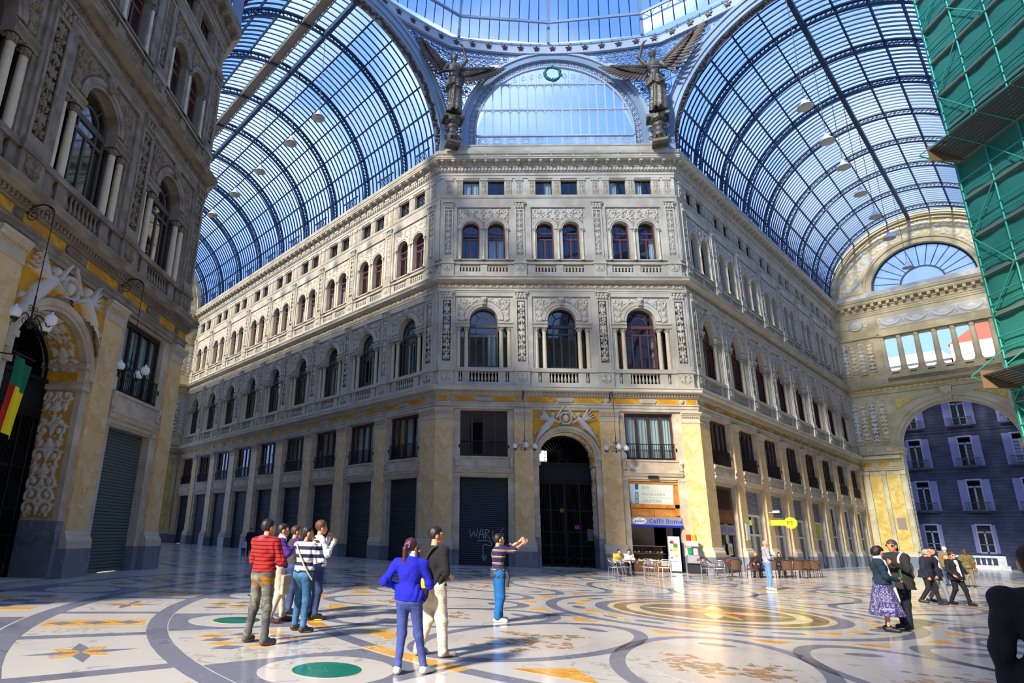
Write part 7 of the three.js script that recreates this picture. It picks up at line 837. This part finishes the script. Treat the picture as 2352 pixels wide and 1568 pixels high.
// elderly trio walking
{ const W = (o) => person({ wide: 1.12, thick: 0.034, flare: 0.03, hem: 0.82, topName: 'jacket', ...o }), k = { knL: [0.1, 0.5, 0.16], anL: [0.11, 0.085, 0.22], knR: [-0.1, 0.5, 0.0], anR: [-0.11, 0.12, -0.24] };
  W({ label: 'grey haired old man in dark suit and blue shirt walking nearest the rucksack', at: [8.2, 0, -3.85], turn: 0.9, height: 1.7, joints: { ...k, neck: [0, 1.46, 0.06], head: [0, 1.6, 0.12], elL: [0.26, 1.14, 0.0], wrL: [0.24, 0.92, 0.14] }, mats: { top: C.navy, trousers: C.black, shoes: C.darkShoe, hair: hairGrey } });
  const P = W({ label: 'old man in dark cap and suit with white shirt and grey trousers', at: [8.85, 0, -4.36], turn: 0.75, height: 1.76, joints: { ...k }, mats: { top: std(0x1a2030, 0.9), trousers: std(0x7d8288, 0.9), shoes: C.darkShoe, hair: hairGrey } }); part(P, 'cap', netGeo(smin(0.02, [ell([0, 1.72, 0.0], [0.115, 0.05, 0.13]), ell([0, 1.7, 0.1], [0.08, 0.018, 0.07])]), [-0.15, 1.62, -0.17], [0.15, 1.8, 0.2], 0.012), C.black); part(P, 'shirt_front', netGeo(cone([0, 1.42, 0.11], [0.01, 1.1, 0.15], 0.05, 0.04), [-0.1, 1.0, 0.0], [0.1, 1.52, 0.24], 0.014), C.white);
  const Q = W({ label: 'old woman in dark trouser suit and white blouse walking between the men and the couple', at: [9.22, 0, -4.0], turn: 0.1, height: 1.62, female: 1, joints: { ...k, elL: [0.27, 1.14, 0.06], wrL: [0.2, 1.02, 0.26], elR: [-0.28, 1.14, 0.02], wrR: [-0.3, 1.0, 0.22] }, mats: { top: C.black, trousers: C.black, shoes: C.darkShoe, hair: hairBrown }, hair: 'curly' }); part(Q, 'blouse', netGeo(cone([0, 1.42, 0.1], [0.03, 0.84, 0.17], 0.06, 0.05), [-0.1, 0.75, 0.0], [0.12, 1.5, 0.26], 0.014), C.white); part(Q, 'glasses', M(B(-0.07, 0.07, 1.62, 1.65, 0.105, 0.113)), C.camera); }
// couple farther off
person({ label: 'white haired man in tan jacket seen from behind near the street arch', at: [17.3, 0, -14.6], turn: 2.5, height: 1.84, wide: 1.1, topName: 'jacket', hem: 0.82, cell: 0.02, mats: { top: std(0x6c5c40, 0.9), trousers: std(0x1c3a66, 0.9), shoes: C.darkShoe, hair: hairWhite } });
{ const P = person({ label: 'woman in olive suit with red shoulder bag strap seen from behind near the street arch', at: [17.95, 0, -14.25], turn: 2.6, height: 1.76, female: 1, topName: 'jacket', hem: 0.86, cell: 0.02, mats: { top: std(0x55552c, 0.9), trousers: std(0x6a6650, 0.9), shoes: C.darkShoe, hair: std(0x4a2418, 0.5) }, hair: 'long' }); part(P, 'bag_strap', strapGeo([[0.12, 1.44, -0.13], [0, 1.3, -0.16], [-0.16, 1.1, -0.14], [-0.26, 0.9, -0.02]], 0.02), std(0xb04a20, 0.8)); part(P, 'handbag', netGeo(ell([-0.28, 0.8, 0], [0.06, 0.12, 0.1]), [-0.4, 0.64, -0.15], [-0.18, 0.96, 0.15], 0.02), std(0x8a4a30, 0.7)); }
// far left: adult and child
person({ label: 'person in dark clothes walking far down the left arm', at: [-20.2, 0, -22.3], turn: 0.6, height: 1.78, cell: 0.02, mats: { top: C.navy, trousers: C.black, shoes: C.darkShoe, hair: hairBlack } });
person({ label: 'small child in white top far down the left arm', at: [-19.7, 0, -19.7], turn: 0.3, height: 1.08, cell: 0.02, mats: { top: std(0xb8bcd0, 0.9), trousers: std(0x34366a, 0.9), shoes: C.white, hair: hairBlack } });
// dark figure at the right picture edge
{ const P = person({ label: 'dark haired person in black at the right picture edge', at: [-3.6, 0, 12.86], turn: 2.5, height: 1.7, female: 1, topName: 'coat', hem: 0.6, mats: { top: C.black, trousers: C.black, shoes: C.darkShoe, hair: hairBlack }, hair: 'long' }); void P; }
// ---------------------------------------------------------------- cafe tables, chairs and guests
const CH = { alu: std(0xc4c8cc, 0.28, { metalness: 0.85 }), plastic: std(0xe9e8e6, 0.5), wicker: mapped(texture(64, 64, (u, v) => { const a = (Math.floor(u * 16) + Math.floor(v * 16)) % 2; return a ? [92, 66, 48] : [66, 44, 32]; }, 0.16), 0.8), wickerFrame: std(0x4a3022, 0.7) };
function aluChair() { const l = {}; const legs = [[-0.24, 0.22], [0.24, 0.22], [-0.2, -0.24], [0.2, -0.24]];
  l.legs = legs.map(([x, z]) => M(bar([x * 0.92, 0.44, z * 0.9], [x * 1.12, 0, z * 1.1], 0.013, 7))); l.seat = M(...Array.from({ length: 7 }, (_, i) => B(-0.21, 0.21, 0.43, 0.445, -0.2 + i * 0.062, -0.15 + i * 0.062)), tube([[-0.22, 0.44, 0.22], [0.22, 0.44, 0.22], [0.22, 0.44, -0.22], [-0.22, 0.44, -0.22], [-0.22, 0.44, 0.22]], 0.013, 6, 30)); l.back = M(...Array.from({ length: 4 }, (_, i) => tube([[-0.22, 0.56 + i * 0.06, -0.2], [0, 0.56 + i * 0.06, -0.29], [0.22, 0.56 + i * 0.06, -0.2]], 0.018, 5, 10))); l.frame = M(tube([[-0.25, 0.44, 0.2], [-0.27, 0.66, 0.16], [-0.26, 0.68, -0.1], [-0.22, 0.8, -0.24], [0, 0.82, -0.3], [0.22, 0.8, -0.24], [0.26, 0.68, -0.1], [0.27, 0.66, 0.16], [0.25, 0.44, 0.2]], 0.013, 6, 44)); return l; }
function wickChair() { const shell = new THREE.CylinderGeometry(0.33, 0.29, 0.5, 18, 4, true, Math.PI * 0.72, Math.PI * 0.56); return { legs: [[-0.24, 0.22], [0.24, 0.22], [-0.2, -0.22], [0.2, -0.22]].map(([x, z]) => M(bar([x, 0.44, z], [x * 1.08, 0, z * 1.1], 0.018, 7))), seat: M(new THREE.CylinderGeometry(0.27, 0.25, 0.06, 18).translate(0, 0.43, 0)), back: M(shell.clone().scale(1, 1, 0.95).translate(0, 0.66, 0.02), shell.clone().scale(0.94, 0.98, 0.9).translate(0, 0.66, 0.02)), frame: M(tube([[-0.27, 0.42, 0.2], [-0.31, 0.62, 0.18], [-0.32, 0.68, 0.0], [-0.27, 0.86, -0.19], [0, 0.93, -0.32], [0.27, 0.86, -0.19], [0.32, 0.68, 0.0], [0.31, 0.62, 0.18], [0.27, 0.42, 0.2]], 0.02, 6, 44)) }; }
const aluG = aluChair(), wickG = wickChair();
function chair(kind, label, x, z, turn, group) { const G = kind === 'wicker' ? wickG : aluG, m = { wicker: CH.wicker, alu: CH.alu, plastic: CH.plastic }[kind], fm = kind === 'wicker' ? CH.wickerFrame : m, t = thing(kind === 'wicker' ? 'wicker_chair' : kind === 'alu' ? 'aluminium_chair' : 'plastic_chair', label, 'chair', [x, 0.007, z], turn, group); mesh('seat', G.seat, m, t); mesh('backrest', G.back, m, t); mesh('arm_frame', G.frame, fm, t); G.legs.forEach((l) => mesh('leg', l, fm, t)); }
const silver = 'silver cafe chairs', wick = 'brown wicker chairs';
chair('alu', 'silver chair at the left end of the cafe tables, nearest the portal', 0.76, -12.9, 0.9, silver); chair('alu', 'silver chair between the leftmost chair and the two seated guests', 1.35, -13.5, 0.7, silver);
chair('alu', 'silver chair to the right of the round table with the two guests', 2.65, -13.55, -0.6, silver); chair('alu', 'silver chair just left of the white plastic chair', 2.7, -14.75, -1.2, silver); chair('plastic', 'white plastic chair in front of the cafe counter', 3.5, -14.1, Math.PI, null);
chair('alu', 'silver chair seating the guest in yellow', 1.55, -15.35, 0, silver); chair('alu', 'silver chair seating the guest in white', 2.15, -15.45, 0, silver);
chair('alu', 'silver chair right of the slush machine', 6.0, -15.1, 0.6, silver); chair('alu', 'silver chair beside the first wicker chair', 6.65, -15.35, -0.4, silver);
chair('wicker', 'wicker chair with its back to the hall, nearest the camera', 7.52, -15.5, 3.0, wick); chair('wicker', 'wicker chair turned sideways behind the silver chair', 6.95, -17.0, 1.3, wick); chair('wicker', 'wicker chair at the right of the first dark table', 8.55, -15.9, -2.0, wick);
chair('wicker', 'wicker chair seating the woman with the handbag', 9.38, -17.1, -0.6, wick); chair('wicker', 'wicker chair half hidden behind the bald man', 9.95, -16.6, 2.4, wick); chair('wicker', 'wicker chair seating the dark haired woman', 11.05, -17.95, -0.4, wick);
chair('wicker', 'wicker chair in front of the dark haired woman', 10.9, -16.95, 2.7, wick); chair('wicker', 'wicker chair right of the dark haired woman', 11.75, -17.5, 2.9, wick); chair('wicker', 'wicker chair third from the right end of the row', 12.35, -18.0, 2.6, wick); chair('wicker', 'wicker chair next to last at the right end of the row', 13.05, -18.4, 2.3, wick); chair('wicker', 'wicker chair at the far right end of the row', 13.6, -19.15, -1.6, wick);
const tables = [[2.0, -14.5, 'round table of the two seated guests', CH.wickerFrame], [4.2, -15.2, 'round table beside the white plastic chair', CH.alu], [6.1, -16.2, 'round table right of the slush machine', CH.alu], [7.75, -16.45, 'round table behind the first wicker chair', CH.wickerFrame], [10.2, -17.55, 'round table between the two seated women', CH.wickerFrame], [12.3, -19.2, 'round table near the right end of the wicker chairs', CH.wickerFrame]];
tables.forEach(([x, z, label, m], i) => { const t = thing('cafe_table', label, 'table', [x, 0.007, z], 0, 'round cafe tables'); mesh('table_top', cached('ctop', () => M(new THREE.CylinderGeometry(0.35, 0.35, 0.025, 28).translate(0, 0.72, 0), new THREE.TorusGeometry(0.35, 0.014, 6, 28).rotateX(Math.PI / 2).translate(0, 0.72, 0))), m, t); mesh('column', cached('ccol', () => M(cyl(0.03, 0.03, 0.03, 0.71, 0, 0, 10))), m, t); mesh('base', cached('cbase', () => M(B(-0.25, 0.25, 0, 0.03, -0.03, 0.03), B(-0.03, 0.03, 0, 0.03, -0.25, 0.25))), m, t);
  const g = single('drinking_glass', cached('dgl', () => M(lathe([[0, 0], [0.03, 0], [0.035, 0.11], [0.032, 0.11], [0.027, 0.01], [0, 0.01]], 12))), SM.white, 'small pale cup standing on the ' + label, 'cup', 'cups on the cafe tables'); g.position.set(x + 0.1, 0.7405, z + 0.05); if (i === 3 || i === 2) { const r = single('napkin_holder', cached('nap', () => M(B(-0.06, 0.06, 0, 0.1, -0.04, 0.04), B(-0.05, 0.05, 0.1, 0.14, -0.02, 0.02))), std(0xb02a22, 0.6), 'red napkin holder on the ' + label, 'napkin holder', 'napkin holders'); r.position.set(x - 0.12, 0.7405, z); } });
const sit = { pelvis: [0, 0.52, -0.02], neck: [0, 1.02, 0.0], head: [0, 1.18, 0.035], shL: [0.18, 0.96, 0], shR: [-0.18, 0.96, 0], elL: [0.25, 0.7, 0.08], elR: [-0.25, 0.7, 0.08], wrL: [0.14, 0.68, 0.3], wrR: [-0.14, 0.68, 0.3], hipL: [0.09, 0.53, 0], hipR: [-0.09, 0.53, 0], knL: [0.12, 0.53, 0.42], knR: [-0.12, 0.53, 0.42], anL: [0.12, 0.085, 0.44], anR: [-0.12, 0.085, 0.44] };
const seated = (o) => person({ ...o, joints: { ...sit, ...(o.joints || {}) }, hem: 0.5, waist: 0.6, cell: 0.018, height: o.height || 1.75 });
seated({ label: 'seated guest in yellow top bending over the table by the cafe', at: [1.55, 0, -15.3], turn: 0.25, joints: { neck: [0, 1.0, 0.12], head: [0, 1.12, 0.22] }, mats: { top: std(0xb8ae3a, 0.9), trousers: C.navy, shoes: C.darkShoe, hair: hairBlack } });
seated({ label: 'seated guest in white shirt bending over the table by the cafe', at: [2.15, 0, -15.4], turn: -0.15, joints: { neck: [0, 1.0, 0.12], head: [0, 1.12, 0.22] }, mats: { top: C.white, trousers: C.navy, shoes: C.darkShoe, hair: hairBlack } });
seated({ label: 'seated blonde woman in black at the wicker chairs', at: [9.38, 0, -17.05], turn: -0.5, female: 1, mats: { top: C.black, trousers: C.black, shoes: C.darkShoe, hair: std(0x8a6238, 0.6) }, hair: 'bob' });
seated({ label: 'seated dark haired woman in black shawl at the wicker chairs', at: [11.05, 0, -17.9], turn: -0.4, female: 1, wide: 1.15, mats: { top: C.black, trousers: C.black, shoes: C.darkShoe, hair: hairBlack }, hair: 'bob' });
// ---------------------------------------------------------------- bronze angels on the corners of the lunette
{ const bronze = mapped(mottled(0x63594a, 0x473f34, 0x8a8068, 5, 1.2), 0.5, { metalness: 0.35 }), wingM = mapped(mottled(0x5d4f42, 0x463a30, 0x6f6052, 5, 1.0), 0.55, { metalness: 0.3 });
  const figure = (mir) => { const m = ([x, y, z]) => [x * mir, y, z], q = (a, b, r0, r1) => cone(m(a), m(b), r0, r1);
    const robe = (x, y, z) => { const t = (1.02 - y) / 1.0, a = Math.atan2(z, x), r = lerp(0.135, 0.2, t) * (1 + 0.1 * Math.sin(a * 7 + 3 * y)); return Math.max((Math.hypot(x - 0.03 * Math.sin(t * 3), z * 1.25) - r) * 0.7, y - 1.05, 0.03 - y); };
    const over = (x, y, z) => { const t = (1.04 - y) / 0.32, a = Math.atan2(z, x), r = lerp(0.14, 0.235, t) * (1 + 0.09 * Math.sin(a * 9 + 5 * y)); return Math.max((Math.hypot(x, z * 1.2) - r) * 0.7, y - 1.05, 0.74 + 0.05 * Math.sin(a * 4) - y); };
    const body = smin(0.03, [robe, over, trunk([0, 0.97, 0], [0, 1.47, 0], [[-0.1, 0.15, 0.11], [0.3, 0.12, 0.095], [0.68, 0.15, 0.125], [0.86, 0.15, 0.1], [1, 0.08, 0.06]]), q([0.16, 1.41, 0], [0.3, 1.62, 0.04], 0.055, 0.045), q([0.3, 1.62, 0.04], [0.22, 1.92, 0.08], 0.043, 0.03), q([0.22, 1.92, 0.08], [0.17, 2.02, 0.09], 0.035, 0.02), q([0.17, 2.0, 0.09], [0.1, 2.04, 0.1], 0.018, 0.012), q([-0.16, 1.41, 0], [-0.27, 1.16, 0.06], 0.055, 0.043), q([-0.27, 1.16, 0.06], [-0.1, 1.1, 0.2], 0.042, 0.03), q([-0.1, 1.1, 0.2], [0.0, 1.12, 0.22], 0.035, 0.02), cone([0, 1.46, 0], [0, 1.58, 0.02], 0.052, 0.05), ell([0, 1.65, 0.02], [0.076, 0.1, 0.09]), ell([0, 1.6, 0.045], [0.055, 0.065, 0.06]), cone([0, 1.64, 0.11], [0, 1.62, 0.12], 0.012, 0.013), ell([0, 1.71, -0.02], [0.09, 0.07, 0.1]), ell([0, 1.66, -0.1], [0.05, 0.05, 0.05]), ell([0.05, 0.04, 0.14], [0.045, 0.035, 0.1]), ell([-0.05, 0.04, 0.14], [0.045, 0.035, 0.1])]);
    const fo = folds(0.008, 40, 2); return netGeo((x, y, z) => body(x, y, z) + (y < 1.45 ? fo(x, y, z) : 0), [-0.45, 0, -0.3], [0.45, 2.1, 0.36], 0.013); };
  const wing = (tx, ty) => { // feathers fanned from the shoulder towards (tx, ty)
    const l = [], L = Math.hypot(tx, ty), a0 = Math.atan2(ty, tx), dir = tx > 0 ? -1 : 1, feather = (x, y, a, len, w, z) => l.push(new THREE.SphereGeometry(1, 10, 6).scale(len / 2, w, 0.018).translate(len / 2, 0, 0).rotateZ(a).translate(x, y, z));
    for (let i = 0; i < 14; i++) { const t = i / 13, s = 0.28 + 0.55 * t, bx = Math.cos(a0) * L * 0.5 * t, by = Math.sin(a0) * L * 0.5 * t, a = a0 + dir * (1.35 * (1 - t) * (1 - 0.3 * t)); feather(bx, by, a, L * lerp(0.42, 0.62, t), 0.045, -0.012 * i * 0.3); void s; }
    for (let i = 0; i < 12; i++) { const t = i / 11; feather(Math.cos(a0) * L * 0.5 * t, Math.sin(a0) * L * 0.5 * t, a0 + dir * (0.95 * (1 - t) + 0.1), L * 0.26, 0.035, 0.022); }
    for (let i = 0; i < 9; i++) { const t = i / 8; feather(Math.cos(a0) * L * 0.55 * t, Math.sin(a0) * L * 0.55 * t + 0.01, a0 + dir * 0.35, L * 0.15, 0.03, 0.04); }
    l.push(cone2([0, 0, 0], [Math.cos(a0) * L * 0.85, Math.sin(a0) * L * 0.85 + 0.01, 0.01], 0.045, 0.014)); return M(l); };
  const cone2 = (a, b, r0, r1) => { const d = new THREE.Vector3(...sub3(b, a)), n = d.length(), g = new THREE.CylinderGeometry(r1, r0, n, 8); g.applyQuaternion(new THREE.Quaternion().setFromUnitVectors(new THREE.Vector3(0, 1, 0), d.normalize())); return g.translate(...mid3(a, b)); };
  const K = 2.95; [-1, 1].forEach((side) => {
    const t = thing('angel_statue', side < 0 ? 'bronze winged angel with raised arm left of the lunette' : 'bronze winged angel with raised arm right of the lunette', 'statue', [side < 0 ? -7.33 : 6.85, 30.35, -APO + 1.55], side < 0 ? 0.3 : -0.3, 'bronze angels');
    const f = mesh('figure', figure(side < 0 ? 1 : -1), bronze, t); f.scale.setScalar(K); if (side > 0) f.geometry.attributes.position.needsUpdate = true;
    const A = side < 0 ? [[-0.92, 0.66], [1.12, 0.16]] : [[1.1, 0.82], [-1.06, 0.16]]; A.forEach(([x, y], i) => { const w = mesh('wing', wing(x, y), wingM, t, Math.sign(x) * 0.3, 1.4 * K, -0.25); w.scale.setScalar(K); w.rotation.y = -Math.sign(x) * 0.2; });
    const c = thing('corbel_pedestal', side < 0 ? 'ornate corbel pedestal under the left bronze angel' : 'ornate corbel pedestal under the right bronze angel', 'pedestal', [side < 0 ? -7.36 : 6.95, 28.06, -APO + 1.15], side < 0 ? 0.3 : -0.3, 'angel pedestals'); c.scale.y = 0.79;
    mesh('shelf', M(B(-0.75, 0.75, 2.62, 2.88, -0.5, 0.5), lathe([[0.3, 2.2], [0.45, 2.35], [0.7, 2.62], [0, 2.62]], 8)), bronze, c); mesh('vase', M(lathe([[0.2, 0.3], [0.42, 0.5], [0.5, 0.9], [0.36, 1.25], [0.26, 1.5], [0.34, 1.75], [0.45, 1.95], [0.3, 2.2]], 14)), bronze, c); { const l = []; seed = 64; for (let i = 0; i < 46; i++) { const a = rr(0, 6.28), y = rr(0.35, 2.3), r = 0.36 + 0.16 * Math.sin(y * 3); l.push(new THREE.SphereGeometry(1, 6, 5).scale(rr(0.06, 0.12), rr(0.1, 0.2), 0.06).rotateZ(rr(-0.6, 0.6)).translate(0, 0, r).rotateY(a).translate(0, y, 0)); } for (const s of [-1, 1]) for (const y of [0.75, 1.7]) l.push(new THREE.TorusGeometry(0.16, 0.05, 6, 14).translate(s * 0.5, y, 0.05)); mesh('leaf_carving', M(l), bronze, c); } mesh('foot', M(B(-0.5, 0.5, 0.02, 0.3, -0.4, 0.45)), bronze, c); });
}
renderer.render(scene, camera);
